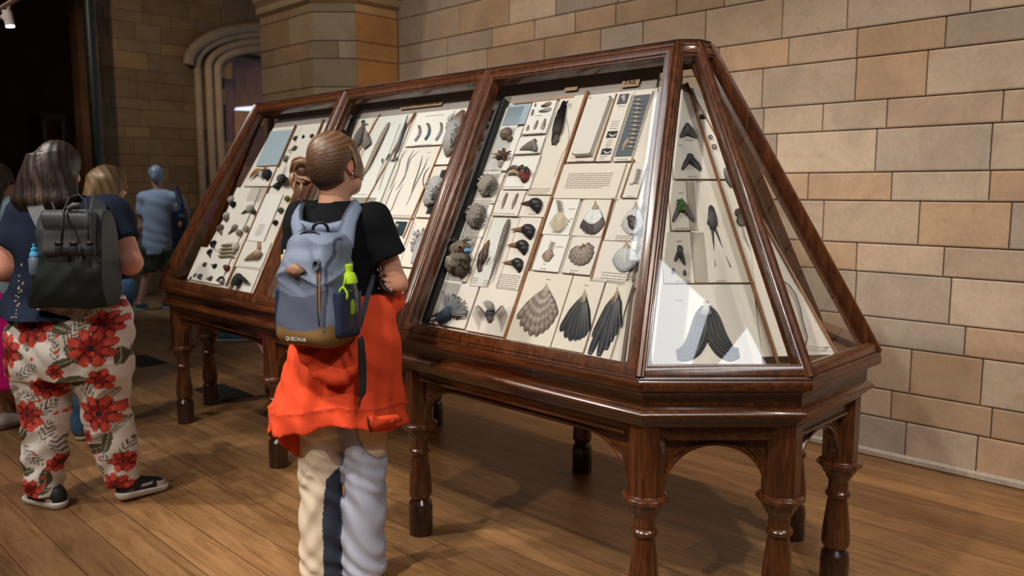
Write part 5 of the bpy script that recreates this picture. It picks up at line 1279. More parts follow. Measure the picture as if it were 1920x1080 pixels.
        for ax in range(3):
            o = [q for q in range(3) if q != ax]
            A = np.take(S, range(V.shape[ax]-1), ax); B = np.take(S, range(1, V.shape[ax]), ax)
            e = np.argwhere(A != B); ins = A[e[:, 0], e[:, 1], e[:, 2]]
            ok = (e[:, o[0]] > 0) & (e[:, o[1]] > 0) & (e[:, o[0]] < V.shape[o[0]]-1) & (e[:, o[1]] < V.shape[o[1]]-1); e = e[ok]; ins = ins[ok]
            q = []
            for da, db in ((1, 1), (0, 1), (0, 0), (1, 0)):
                g = e.copy(); g[:, o[0]] -= da; g[:, o[1]] -= db; q.append(ids[g[:, 0], g[:, 1], g[:, 2]])
            q = np.stack(q, 1); flip = ins if ax == 1 else ~ins; q[flip] = q[flip][:, ::-1]
            F.append(q)
        return P, np.concatenate(F)
def smooth_mesh(P, F, it=2, lam=.5):
    E = np.concatenate([F[:, [0, 1]], F[:, [1, 2]], F[:, [2, 3]], F[:, [3, 0]]])
    for _ in range(it):
        A = np.zeros_like(P); n = np.zeros(len(P))
        for a, b in ((0, 1), (1, 0)):
            for k in range(3): A[:, k] += np.bincount(E[:, a], P[E[:, b], k], len(P))
            n += np.bincount(E[:, a], minlength=len(P))
        P = P*(1-lam)+lam*A/n[:, None]
    return P
def fmesh(f, name, mat, parent, colfn, it=2):
    P, F = f.mesh(); P = smooth_mesh(P, F, it); C = colfn(P) if callable(colfn) else np.tile(np.array(colfn, float), (len(P), 1))
    return mk(name, P, F, mat, parent, True, C, local=True)
class Fig:
    """a frame at a person's feet: local x runs to the picture's right, y away from the camera, z up"""
    def __init__(s, base, name, label, cat='person'):
        s.b = np.array(base, float); s.e = empty(name, tuple(base), label, cat, rz=math.atan2(RT[1], RT[0])) if name else None
    def p(s, x, y, dy=0.0):
        n = YH; P = hit(x, y, n, n@s.b+dy)-s.b
        return np.array([P@RT, dy, P[2]])
    def r(s, px, dy=0.0): return px*((s.b-CAM)@YH+dy)/FPX*1.0
    def also(s, name, label, cat):
        g = Fig(s.b, name, label, cat); return g
    def mbuild(s, mb, name, mat, parent=None, sharp=0): return mb.build(name, mat, parent or s.e, sharp=sharp, local=True)
def nz(P, sc, seed=0.0, oct=2):
    """cheap smooth pseudo noise for arrays"""
    x, y, z = P[..., 0]*sc+seed, P[..., 1]*sc+seed*1.7, P[..., 2]*sc-seed
    v = np.sin(x+1.3*np.sin(y*1.1))+np.sin(y*1.2+1.1*np.sin(z*.9+seed))+np.sin(z*1.05+1.2*np.sin(x*1.3))
    if oct > 1: v = v+.5*(np.sin(2.1*x+2*np.sin(2.3*y))+np.sin(2.2*z+2*np.sin(1.9*x)))
    return v/4
def folds(amp, dirs, seed=0.0):
    def fn(X, Y, Z):
        w = 0
        for (a, b, c, f, ph) in dirs: w = w+np.sin((a*X+b*Y+c*Z)*f+ph+1.5*np.sin((X*b-Y*a+Z*.7)*f*.35+seed))
        return amp*w/len(dirs)
    return fn
def headmat(face, up=(0, 0, 1)):
    y = np.array(face, float); y /= np.linalg.norm(y); x = np.cross(y, up); x /= np.linalg.norm(x); z = np.cross(x, y); return np.array([x, y, z])
def add_head(f, c, R, s=1.0, k=.015):
    T = lambda p: c+s*(R.T@np.array(p, float))
    Rr = R
    f.ell(T((0, -.012, .03)), (.074*s, .094*s, .088*s), Rr, k); f.ell(T((0, .03, -.03)), (.060*s, .062*s, .085*s), Rr, .03)
    f.cone(T((-.03, .03, -.075)), T((.03, .03, -.075)), .03*s, .03*s, .03); f.cone(T((0, .06, -.095)), T((0, .066, -.10)), .020*s, .018*s, .03)
    f.ell(T((0, .072, .045)), (.052*s, .02*s, .012*s), Rr, .02)
    f.cone(T((0, .086, .018)), T((0, .108, -.022)), .007*s, .0125*s, .012); f.ell(T((0, .098, -.026)), (.018*s, .010*s, .008*s), Rr, .008)
    for sx in (-1, 1):
        f.ell(T((sx*.030, .094, .014)), (.015*s, .010*s, .010*s), Rr, .012, 's')
        f.ell(T((sx*.076, -.004, -.002)), (.009*s, .020*s, .031*s), Rr, .006); f.ell(T((sx*.086, -.000, .002)), (.006*s, .010*s, .017*s), Rr, .006, 's')
        f.ell(T((sx*.044, .066, -.025)), (.02*s, .018*s, .02*s), Rr, .02)
    f.cone(T((-.019, .086, -.057)), T((.019, .086, -.057)), .0065*s, .0065*s, .006); f.cone(T((-.015, .084, -.068)), T((.015, .084, -.068)), .0075*s, .0075*s, .006)
    return T
def add_eyes(fig, T, s=1.0, iris=(.12, .08, .05)):
    for sx in (-1, 1):
        g = MB(); g.ellip(T((sx*.030, .080, .014)), (.012*s,)*3, n=8, col=(.75, .72, .7)); e = fig.mbuild(g, 'eye', 'sheen')
        g = MB(); g.ellip(T((sx*.030, .0865, .014)), (.0062*s,)*3, n=6, col=iris); fig.mbuild(g, 'iris', 'sheen', e)
def add_hand(f, w, d, up, s=1.0, curl=.5, side=1, spread=1.0):
    """palm + four bent fingers + thumb. w wrist, d direction of fingers, up = back of the hand, side = thumb side"""
    w = np.array(w, float); d = np.array(d, float)/np.linalg.norm(d); up = np.array(up, float); up -= d*(up@d); up /= np.linalg.norm(up); x = np.cross(d, up)*side
    R = np.array([x, d, up])
    f.ell(w+d*.045*s, (.040*s, .050*s, .016*s), R, .015); f.cone(w-d*.02*s, w+d*.02*s, .023*s, .024*s, .015, (up, .75))
    for i, (o, L) in enumerate(((.030, .072), (.010, .080), (-.010, .075), (-.029, .060))):
        L *= s; a = w+d*.082*s+x*o*s; p = a.copy(); dr = d+x*o*1.2*spread; dr /= np.linalg.norm(dr); ang = 0; rad = .0088*s
        for j, fr in enumerate((.45, .32, .23)):
            ang += curl*(1.0 if j else .7); dd = dr*math.cos(ang)-up*math.sin(ang); q = p+dd*L*fr
            f.cone(p, q, rad, rad*.90, .004); p = q; rad *= .9
    a = w+d*.022*s+x*.028*s; b_ = a+(d*.6+x*.75-up*.15)*.035*s; c = b_+(d*.85+x*.25-up*.35*curl*2)*.032*s; e = c+(d*.9-up*.4*curl*2)*.02*s
    f.cone(a, b_, .014*s, .0115*s, .012); f.cone(b_, c, .0110*s, .0095*s, .004); f.cone(c, e, .0095*s, .008*s, .003)
SK = (.62, .33, .23)
def shoe(fig, c, d, L=.26, wd=.048, col=(.02, .02, .022), sole=(.6, .58, .54), hgt=.075, patches=None, h=.006, pitch=0.0, sole_h=.028, name='shoe'):
    """c = ground point under the heel, d = toe direction; upper + sole"""
    c = np.array(c, float); d = np.array([d[0], d[1], 0.]); d /= np.linalg.norm(d); x = np.array([d[1], -d[0], 0.])
    dz = d*math.cos(pitch)+np.array([0, 0, -math.sin(pitch)])*1.0; up = np.cross(x, dz)
    lift = math.sin(pitch)*L if pitch > 0 else 0
    c = c+np.array([0, 0, lift])
    A = lambda t, s_, z: c+dz*t*L+x*s_+up*z
    lo = np.minimum(A(-.2, 0, 0), A(1.2, 0, 0))-.09; hi = np.maximum(A(-.2, 0, 0), A(1.2, 0, 0))+.16
    f = Field(lo, hi, h)
    f.cone(A(.12, 0, .045), A(.80, 0, .035), wd*.82, wd*.86, .02, (up, .8)); f.cone(A(.12, 0, hgt), A(.22, 0, hgt+.0), wd*.66, wd*.70, .03); f.cone(A(.2, 0, hgt), A(.72, 0, .045), wd*.72, wd*.6, .03)
    f.cone(A(.12, 0, hgt+.05), A(.14, 0, hgt+.10), wd*.50, wd*.50, .003, mode='s')
    f.cut(A(0, 0, sole_h*.5), -up); f.cutlocal(A(0, 0, hgt+.045), up, lo, hi)
    def cf(P):
        C = np.tile(np.array(col, float), (len(P), 1)); Q = P-c; t = Q@dz/L; z = Q@up; s_ = Q@x
        if patches:
            for (t0, t1, z0, z1, sl_, cc) in patches:
                zz = z-sl_*(t-t0)*L; m_ = (t > t0) & (t < t1) & (zz > z0) & (zz < z1); C[m_] = cc
        return C
    o = fmesh(f, name, 'nylon', fig.e, cf)
    f = Field(lo, hi, h); f.cone(A(.13, 0, .03), A(.84, 0, .03), wd, wd*.98, .01, (up, .9)); f.cut(A(0, 0, sole_h), up); f.cut(A(0, 0, 0), -up)
    fmesh(f, 'sole', 'nylon', o, sole)
    return o
# ------------------------------------------------------------------ people
def lerp(a, b, t): return np.asarray(a)*(1-t)+np.asarray(b)*t
def smooth01(x): x = np.clip(x, 0, 1); return x*x*(3-2*x)
# ================= the visitor with the grey-blue backpack
G = Fig((-1.0766, -.3680, 0), 'person', 'young woman seen from behind in black shirt with an orange hoodie tied at her waist')
p = G.p
hc = p(633, 311, .0); HR = headmat((.60, .78, .20))
shL = p(556, 408, .02)+np.array((.02, 0, 0)); shR = p(700, 412, .0)
elR = p(746, 531, .02); wrR = p(706, 512, .24); shoulderL = shL
elL = p(556, 530, .10); wrL = p(690, 528, .22)
f = Field((-.34, -.22, -.01), (.36, .42, 1.78), .0065)
T = add_head(f, hc, HR, .95)
nb = p(626, 385, .0)
f.cone(nb+(0, 0, -.03), hc+(-.012, -.01, -.05), .058, .052, .03)
f.cone(shL+(.03, 0, -.02), shR+(-.03, 0, -.02), .055, .055, .04); f.loft([(.95, -.02, .02, .15, .10), (1.15, -.02, .02, .125, .09), (1.32, -.03, .0, .15, .095), (1.42, -.03, .0, .10, .06)], .04)
f.cone(shR, elR, .044, .035, .02); f.cone(elR, wrR, .035, .026, .015)
f.cone(shL, elL, .044, .038, .02); f.cone(elL, wrL, .038, .027, .015)
add_hand(f, wrR, (-.9, .2, .1), (.1, 1, .2), .93, .5, -1)
# the left hand comes through under the right arm: fingers close on the elbow
hw = p(690, 528, .12)
f.cone(wrL, hw, .027, .026, .02)
for i, (a, b_, c2) in enumerate((((700, 511), (716, 512), (729, 514)), ((702, 519), (716, 522), (728, 527)), ((704, 528), (716, 533), (728, 537)), ((706, 537), (715, 541), (724, 545)))):
    A_, B_, C_ = p(*a, .07), p(a[0]+13, b_[1], .01), p(a[0]+27, c2[1], -.012); f.cone(A_, B_, .0092, .0085, .004); f.cone(B_, C_, .0085, .0075, .003)
f.ell(p(699, 524, .105), (.03, .03, .035), None, .02); f.cone(p(697, 512, .12), p(706, 500, .10), .011, .009, .01)
legs = [((-.085, .02), (-.10, .0)), ((.075, .02), (.065, .0))]
for (hx, hy), (ax_, ay) in legs:
    f.cone((hx, hy, .92), (ax_, ay+.01, .50), .082, .055, .03); f.cone((ax_, ay+.01, .50), (ax_, ay, .09), .055, .036, .02); f.cone((ax_, ay-.02, .05), (ax_+.02, ay+.13, .03), .033, .028, .02)
def skin(P):
    C = np.tile(np.array(SK), (len(P), 1)); v = 1+.10*nz(P, 18, 2)[:, None]; C = C*v
    d = np.linalg.norm(P-T((0, .09, -.062)), axis=1); C[d < .022] = (.52, .17, .14)
    for e_ in (elR,): C = C*(1-(.18*np.exp(-(np.linalg.norm(P-e_, axis=1)/.05)**2))[:, None]*np.array([.1, .8, 1.0]))
    for sx in (-1, 1):
        q = np.exp(-(np.linalg.norm(P-T((sx*.078, 0, 0)), axis=1)/.03)**2)[:, None]; C = C*(1-q*np.array([0, .25, .28]))
    return C
fmesh(f, 'body', 'skin', G.e, skin, 1); add_eyes(G, T, .95)
g = MB(); g.ellip(T((.083, -.004, -.03)), (.004,)*3, n=6, col=(.8, .8, .85)); G.mbuild(g, 'earring', 'metal')
# hair: cap swept back into a low bun with a loose front lock
bun = p(569, 322, -.035)
f = Field((-.27, -.20, 1.30), (.20, .24, 1.78), .005)
f.ell(T((0, -.016, .038)), (.080, .100, .093), HR, .01)
f.ell(T((0, -.05, -.01)), (.070, .070, .07), HR, .03)
f.cone(T((.0, -.07, .0)), lerp(T((0, -.07, 0)), bun, .7), .045, .016, .03)
# keep face, ear and nape clear
f.ell(T((0, .085, -.045)), (.075, .062, .095), HR, .01, 's'); f.ell(T((.085, .015, -.035)), (.04, .05, .05), HR, .01, 's'); f.ell(T((-.085, .015, -.035)), (.04, .05, .05), HR, .01, 's')
f.cone(nb+(0.02, -.02, -.05), T((.01, -.03, -.09)), .05, .045, .02, mode='s')
RB = (bun-T((.0, -.06, .02))); RB /= np.linalg.norm(RB)
def strands(P, c0, k):
    v = P-c0; ang = np.arctan2(v[:, 2], v[:, 1]*.7+v[:, 0]*.3); return np.sin(ang*k+2.2*nz(P, 22, 1))
def hair_ripple(X, Y, Z):
    dy, dz = Y-bun[1], Z-bun[2]; a = np.arctan2(dz, np.sqrt((X-bun[0])**2+dy**2)*.8+.01*dy)
    return .0010*np.sin(a*60+9*np.sin((X-Y)*12))+.0003*np.sin(a*90+3*np.sin(X*20))
f.ripple(hair_ripple)
HB, HL, HD = np.array((.105, .050, .026)), np.array((.30, .165, .088)), np.array((.030, .014, .008))
def haircol(P):
    v = P-bun; a = np.arctan2(v[:, 2], np.hypot(v[:, 0], v[:, 1])*.8)
    w = smooth01(.5+.20*np.sin(a*60+9*np.sin((P[:, 0]-P[:, 1])*12))+.10*np.sin(a*90+3*np.sin(P[:, 0]*20))+.35*nz(P, 12, 3, 1)); u = smooth01((P[:, 2]-(hc[2]-.025))/.13)
    C = HD*(1-w)[:, None]+HB*w[:, None]; L_ = HB*(1-w)[:, None]+HL*w[:, None]
    return C*(1-u)[:, None]+L_*u[:, None]*.85
fmesh(f, 'hair', 'hair', G.e, haircol, 1)
g = MB(); g.ellip(bun, (.030, .030, .034), n=10, col=HB*.8)
def lock(pts, rad, cols, n=8, flat=.6):
    P_ = [np.array(q, float) for q in pts]; Q = []; R_ = []; C_ = []
    for j in range(len(P_)-1):
        for q_ in range(6):
            t_ = q_/6; m0 = (P_[j+1]-P_[max(j-1, 0)])/2; m1 = (P_[min(j+2, len(P_)-1)]-P_[j])/2
            Q.append(P_[j]*(2*t_**3-3*t_**2+1)+m0*(t_**3-2*t_**2+t_)+P_[j+1]*(-2*t_**3+3*t_**2)+m1*(t_**3-t_**2)); R_.append(rad[j]*(1-t_)+rad[j+1]*t_); C_.append(lerp(cols[j % len(cols)], cols[(j+1) % len(cols)], t_))
    Q.append(P_[-1]); R_.append(rad[-1]); C_.append(cols[(len(P_)-1) % len(cols)]); g.tube(Q, R_, n, np.array(C_), flat=flat)
rr = random.Random(4)
for i in range(18):      # coils of the bun
    a0 = rr.uniform(0, 6.28); tilt = rr.uniform(-.8, .8); R1 = rr.uniform(.020, .036); pts = []
    for k in range(8):
        a = a0+k*.62; v = np.array((math.cos(a)*R1*1.1, math.sin(tilt)*R1*math.sin(a)-.012, math.sin(a)*R1*1.2)); pts.append(bun+v)
    c1 = lerp(HD*1.6, HL*.8, rr.random()); lock(pts, [.003, .010, .012, .013, .013, .012, .010, .003], [c1, c1*1.2, c1*.8])
for a, b_, c2, c3 in (((556, 335), (552, 352), (558, 368), (566, 372)), ((560, 330), (575, 336), (590, 342), (602, 350)), ((566, 340), (566, 355), (562, 368), (567, 381)), ((550, 322), (546, 335), (549, 350), (556, 362)), ((572, 300), (560, 296), (550, 302), (545, 315))):
    lock([p(*a, -.05), p(*b_, -.06), p(*c2, -.055), p(*c3, -.05)], [.010, .012, .008, .002], [HB*1.3, HL, HL*.8])
G.mbuild(g, 'hair_bun', 'hair')
g = MB()
for k in range(9):       # front lock falling past the cheek
    o = k*.0022; lock([p(650-k*1.2, 258+k*.6, .045-o*5), p(664-k*.9, 268+k, .03-o*4), p(672-k*1.0, 292, .02-o*3), p(678-k*1.2, 312, .015-o*3), p(678-k*1.6, 328, .015-o*3), p(681-k*2.4, 339-k*1.0, .02-o*2)], [.006, .010, .010, .008, .005, .0012], [HB*1.3, lerp(HB, HL, .5+.5*(k % 3)/2), HL*.95], flat=.5)
G.mbuild(g, 'front_lock', 'hair')
# black T-shirt
f = Field((-.33, -.26, .95), (.33, .3, 1.56), .0065)
se = lerp(shR, elR, .64); f.cone(shR, se, .062, .072, .03); sl_ = lerp(shL, elL, .6); f.cone(shL, sl_, .058, .066, .03)
dR = elR-shR; f.cutlocal(lerp(shR, elR, .60), dR+np.array((.02, 0, .02)), lerp(shR, elR, .6)-.11, lerp(shR, elR, .6)+.14)
f.loft([(1.02, -.015, .02, .165, .125), (1.10, -.02, .02, .157, .120), (1.2, -.025, .015, .152, .115), (1.31, -.025, .005, .165, .110), (1.38, -.03, .0, .150, .095), (1.425, -.03, .0, .105, .075), (1.46, -.02, .0, .060, .06)], .03)
f.cone(shL+(.015, 0, .0), shR+(-.005, 0, -.0), .055, .055, .04)
f.cone(nb+(0, 0, -.005), nb+(0, 0, .2), .058, .066, .008, mode='s'); f.cut((0, 0, 1.06), (0, 0, -1))
f.ripple(folds(.004, [(.8, .2, .5, 42, 0), (.3, .1, 1, 55, 1), (1, 0, -.7, 36, 2)], 1))
fmesh(f, 't_shirt', 'cloth', G.e, (.006, .007, .009))
# trousers: cream left leg, pale blue right leg, navy inner knee panel
f = Field((-.33, -.22, .0), (.30, .24, .84), .0055)
f.loft([(.60, -.09, .01, .088, .10), (.75, -.085, .01, .095, .11), (.80, -.02, .02, .15, .12)], .03)
for hx, kx_, ax_, s_ in ((-.092, -.098, -.101, -1), (.071, .069, .062, 1)):
    f.loft([(.035, ax_, .0, .084, .088), (.2, ax_, 0, .081, .085), (.35, kx_, .005, .080, .086), (.47, kx_, .01, .083, .088), (.65, hx, .01, .086, .10), (.92, hx*.8, .02, .095, .12)], .02)
f.ripple(lambda X, Y, Z: np.clip((.78-Z)/.5, .2, 1)*(.0055*np.sin(Z*62+6*np.sin(X*16+Y*9)+3*np.sin(Z*9))*np.exp(-((np.sin(Z*5.2+1))**2)*1.0)+.003*np.sin((X*.7+Z)*85+4*np.sin(Z*13))))
f.cut((0, 0, .04), (0, 0, -1))
CRM, LBL, NVY = np.array((.74, .64, .50)), np.array((.44, .48, .62)), np.array((.045, .055, .085))
def pantc(P):
    C = np.where((P[:, 0] > -.0165)[:, None], LBL, CRM); x, y, z = P.T
    C[(x > -.055-.02*np.clip((.47-z)*6, -1, 1)) & (x < -.0165) & (z < .47-.9*np.clip(-.0165-x-.0, 0, 1))] = NVY
    e = ((x-.19)/.125)**2+((z-.64)/.145)**2
    C[(e < 1) & (x > -.01)] = CRM*np.array((1, .93, .85)); C[(e >= 1) & (e < 1.1) & (x > -.01)] = LBL*.5
    return C
fmesh(f, 'trousers', 'cloth', G.e, pantc)
# orange hoodie tied round the waist
OR = np.array((.80, .085, .030))
def wob(a, z):
    t = np.clip((1.08-z)/.45, 0, 1); return t*(.014*np.sin(a*5+.6)+.008*np.sin(a*9+2+z*6)+.006*np.sin(a*15))
f = Field((-.40, -.34, .40), (.36, .30, 1.22), .0075)
f.loft([(.56, -.03, -.01, .262, .20), (.63, -.03, -.01, .254, .195), (.70, -.03, -.01, .240, .185), (.80, -.02, -.0, .222, .172), (.90, .0, .0, .207, .160), (.98, .005, .01, .198, .150), (1.05, .005, .015, .180, .140), (1.115, .01, .02, .150, .125)], .02, wob=wob)
f.ell((.17, .09, 1.08), (.055, .07, .045), None, .03)
# uneven hem: high in the middle, dropping to both corners
sl, X, Y, Z = f.grid(); hem = .655-.055*np.clip(-(X+.04)/.20, 0, 1.3)**1.6-.035*np.clip((X-.04)/.18, 0, 1)**2+.010*np.sin(X*23+1)
f.V = np.maximum(f.V, hem-Z); inner = np.sqrt((X+.02)**2/(.20**2)+(Y-.0)**2/(.145**2)); f.V = np.maximum(f.V, -np.maximum((inner-1)*.14, Z-.80))
f.ripple(lambda X, Y, Z: .0035*np.sin(X*38+8*np.sin(Z*6+X*4)+Z*11)*np.clip((1.1-Z)*3, .2, 1)+.0025*np.sin((Z*1.3+X*.9)*48)+.006*np.exp(-((Z-(.735-.16*np.abs(X-.02)))/.004)**2)*-1)
def orc(P): 
    s_ = np.exp(-((P[:, 2]-(.735-.16*np.abs(P[:, 0]-.02)))/.004)**2)[:, None]; return OR*(1+.05*nz(P, 20)[:, None])*(1-.35*s_)
ho = fmesh(f, 'hoodie', 'cloth', G.e, orc)
# drooping hood below the backpack: a scooped pouch with a hollow mouth
f = Field((-.26, -.42, .68), (.20, .02, 1.04), .0055)
def uroll(pts, rad, dy):
    q = [p(x, y, dy) for x, y in pts]
    for i in range(len(q)-1): f.cone(q[i], q[i+1], rad[i], rad[i+1], .02)
uroll([(560, 640), (577, 672), (596, 696), (618, 708), (642, 708), (660, 690), (670, 655), (672, 625)], [.022, .022, .022, .024, .022, .021, .020, .018], -.205)
uroll([(575, 640), (592, 668), (608, 684), (626, 692), (643, 688), (655, 668), (660, 640)], [.014]*7, -.19)
f.ell(p(620, 655, -.16), (.085, .05, .075), None, .03); f.ell(p(622, 650, -.225), (.05, .045, .06), None, .02, 's')
f.ripple(lambda X, Y, Z: .0025*np.sin((Z*.9+np.abs(X+.01)*.9)*95+6*X*10))
fmesh(f, 'hood', 'cloth', ho, lambda P: OR*(1+.05*nz(P, 20)[:, None]))
# loose sleeve flap at the lower left and the folded right corner
g = MB(); g.plate([p(510, 802, -.12), p(526, 835, -.10), p(561, 858, -.05), p(560, 792, -.06), p(535, 795, -.10)][::-1], (0, -1, 0), .012, OR*.75); G.mbuild(g, 'sleeve_end', 'cloth', ho)
g = MB(); g.plate([p(688, 783, -.17), p(697, 811, -.17), p(722, 803, -.16), p(754, 790, -.12), p(745, 778, -.14)][::-1], (0, -1, 0), .012, OR*.95); G.mbuild(g, 'hem_corner', 'cloth', ho)
g = MB(); g.tube([p(689, 782, -.175), p(691, 797, -.175), p(696, 811, -.175)], .003, 6, (.01, .01, .01)); G.mbuild(g, 'zip', 'nylon', ho)
# knotted sleeve and forearm loop
f = Field((.02, -.05, .98), (.30, .34, 1.22), .006); f.cone((.13, .20, 1.10), p(727, 552, .10), .04, .028, .03); f.cone(p(727, 552, .10), p(742, 545, .05), .026, .02, .02); fmesh(f, 'tied_sleeve', 'cloth', ho, OR)
g = MB(); g.tube([p(713, 528, .0), p(722, 540, -.03), p(732, 548, -.03), p(740, 553, .0)], .010, 8, (.012, .012, .016), flat=.4); G.mbuild(g, 'wrist_band', 'nylon')
shoe(G, (-.10, -.05, .0), (-.05, 1), .24, .043, (.5, .5, .5), hgt=.06); shoe(G, (.063, -.05, .0), (0, 1), .24, .043, (.5, .5, .5), hgt=.06)
# ---- backpack
BP = G.also('backpack', 'grey-blue backpack with tan base and leather diamond on the young woman', 'backpack')
bx = math.radians(24); n_ = np.array((-math.sin(bx), -math.cos(bx), 0)); x_ = np.array((math.cos(bx), -math.sin(bx), 0)); z_ = np.array((0, 0, 1.))
tl_ = math.radians(4); zz_ = z_*math.cos(tl_)-n_*math.sin(tl_); nn2 = n_*math.cos(tl_)+z_*math.sin(tl_)
RBk = np.array([x_, nn2, zz_]); bc = np.array((-.035, -.205, 1.162))
Bq = lambda a, b_, c2: bc+x_*a+nn2*b_+zz_*c2
GB, GD, TAN, NV = np.array((.145, .185, .275)), np.array((.075, .095, .145)), np.array((.20, .115, .040)), np.array((.010, .020, .055))
f = Field(bc-(.26, .24, .30), bc+(.26, .24, .30), .0045)
f.box(bc, (.118, .082, .192), .055, RBk, .01, taper=.13); f.box(Bq(0, .045, -.03), (.104, .058, .158), .04, RBk, .025, taper=.08)
f.ripple(lambda X, Y, Z: np.clip((Z-1.10)*8, .08, 1)*(-.012*(1-np.abs(np.sin((Z*1.0-X*.55)*24+1.5*np.sin(X*17+1)+1.6)))**3+.006*np.sin((X*.7+Z)*38+2*np.sin(X*22))-.006*(1-np.abs(np.sin((Z*.8+X*.9)*27+1.2*np.sin(Z*21))))**4)*np.exp(-((Z-1.23)/.11)**2)+.0014*np.sin(Z*50+X*30))
def packc(P):
    Q = P-bc; a, b_, c2 = Q@x_, Q@nn2, Q@zz_; C = np.tile(GB, (len(P), 1)); C = C*(1+.06*nz(P, 14, 2)[:, None])
    low = (c2 < -.005-.02*np.cos(a*20)) & (b_ > .03) & (np.abs(a) < .095); C[low] = GD
    base_ = c2 < -.138+2.0*(a*a); C[base_] = TAN
    seam = (np.abs(np.abs(a)-.098) < .003) & (b_ > .0) & (c2 > -.14); C[seam] = GD*.6
    return C
pk = fmesh(f, 'pack_body', 'nylon', BP.e, packc)
g = MB(); g.tube([Bq(.100*math.cos(t), .03+.02*math.sin(t), .055+.140*math.sin(t)) for t in np.linspace(.0, PI, 20)], .004, 6, (.01, .012, .02)); BP.mbuild(g, 'zip', 'nylon', pk)
# side pockets with stretch mesh
for s_ in (-1, 1):
    f = Field(Bq(s_*.11, .0, -.08)-(.12, .14, .14), Bq(s_*.11, 0, -.08)+(.12, .14, .14), .0055)
    f.box(Bq(s_*.115, .0, -.075), (.026, .066, .085), .02, RBk, .005); f.cut(Bq(0, 0, .0), zz_)
    f.box(Bq(s_*.115, .0, -.0), (.017, .054, .10), .012, RBk, .004, mode='s'); fmesh(f, 'side_pocket', 'nylon', pk, NV)
# leather patch with tooled lines
pc = Bq(-.006, .112, .064); u_, v_ = x_, zz_
HN = nn2
dm = [pc+u_*a+v_*b_+HN*.012 for a, b_ in ((-.040, 0), (0, -.023), (.040, 0), (0, .023))]
g = MB(); g.plate(dm, HN, .016, (.30, .155, .085)); pt = BP.mbuild(g, 'leather_patch', 'nylon', pk)
g = MB()
for i, w_ in enumerate((.012, .026, .026, .012)): g.plate([pc+HN*.013+u_*a+v_*((.009-.006*i)+b_)+u_*(.0) for a, b_ in ((-w_/2, -.0008), (w_/2, -.0008), (w_/2, .0008), (-w_/2, .0008))], HN, .001, (.45, .30, .22))
BP.mbuild(g, 'tooled_lines', 'nylon', pt)
# tan piping strap and its toggle
g = MB(); tp = [Bq(.070, .094, .072), Bq(.074, .099, .03), Bq(.077, .101, -.04), Bq(.079, .100, -.08), Bq(.084, .098, -.115)]
g.tube(tp, [.008, .0095, .0095, .0085, .002], 8, (.24, .125, .06), flat=.35, nrm=HN); BP.mbuild(g, 'leather_strap', 'nylon', pk)
g = MB(); g.tube(tp, [.0022]*5, 6, (.03, .02, .02), nrm=HN); g.v = [tuple(np.array(v)+HN*.004) for v in g.v]; BP.mbuild(g, 'strap_seam', 'nylon', pk)
g = MB()
for k in range(4): g.tube([Bq(.070+.013*math.cos(t), .098+.003*k, .088+.016*math.sin(t)-.002*k) for t in np.linspace(0, 2*PI, 16)], .0022, 6, (.07, .09, .12))
BP.mbuild(g, 'cord_toggle', 'nylon', pk)
textobj('QUECHUA', .0175, 'lettering', plain('white_print', (.62, .62, .6), .6), pk, Bq(-.008, .107, -.165), x_, zz_, HN, local=True)
# straps: padded yoke over both shoulders
def ribbon(g, pts, wds, col, th=.008, edge=None):
    """a padded band through points; wds widths; lies facing away from the body axis"""
    P_ = [np.array(q, float) for q in pts]; rings = []; n_r = len(P_)
    for i in range(n_r):
        t = P_[min(i+1, n_r-1)]-P_[max(i-1, 0)]; t /= np.linalg.norm(t); N = P_[i]-np.array((-.02, .02, P_[i][2]-.08)); N -= t*(N@t); N /= np.linalg.norm(N); s_ = np.cross(t, N)
        w = wds[i]/2; rings.append([P_[i]+s_*w*a+N*th*b_ for a, b_ in ((-1, 0), (-.9, 1), (-.5, 1.3), (.5, 1.3), (.9, 1), (1, 0), (.9, -.6), (-.9, -.6))])
    cc = []
    for r_ in rings: cc += [edge if (edge is not None and k in (0, 1, 4, 5)) else col for k in range(8)]
    g.loft(rings, True, True, cc)
g = MB(); ribbon(g, [Bq(.060, -.06, .145), p(650, 433, -.135), p(655, 414, -.115), p(662, 398, -.085), p(668, 388, -.05), p(671, 385, 0), p(668, 392, .055), p(672, 420, .10), p(684, 470, .13)], [.07, .062, .055, .052, .050, .050, .050, .05, .05], GB*1.25, .009, GD*.7); BP.mbuild(g, 'shoulder_strap', 'nylon', None, 35)
g = MB(); ribbon(g, [Bq(-.068, -.06, .145), p(561, 433, -.135), p(557, 416, -.115), p(558, 402, -.085), p(562, 392, -.05), p(566, 389, 0), p(566, 397, .055), p(562, 425, .10), p(560, 470, .12)], [.07, .058, .052, .050, .048, .048, .048, .05, .05][:9], GB*1.25, .009, GD*.7); BP.mbuild(g, 'shoulder_strap', 'nylon', None, 35)
g = MB()
rg = []
for k in range(9):
    t = k/8; x = 562+t*82; y_top = 411+8*math.sin(t*PI)-0; rg.append([p(x, y_top, -.128-.006*math.sin(t*PI)), p(x, y_top+3, -.138-.006*math.sin(t*PI)), p(x+2, 437, -.145), p(x+2, 438, -.135), p(x, y_top+2, -.118)])
g.loft(rg, True, True, [GD*.7 if k % 5 in (0,) else GB*1.15 for k in range(45)]); BP.mbuild(g, 'yoke', 'nylon', pk)
g = MB(); g.tube([p(586, 432, -.15), p(588, 424, -.175), p(596, 418, -.185), p(606, 418, -.185), p(613, 424, -.175), p(615, 432, -.15)], .006, 8, (.008, .010, .018), flat=.8); BP.mbuild(g, 'grab_handle', 'nylon', pk)
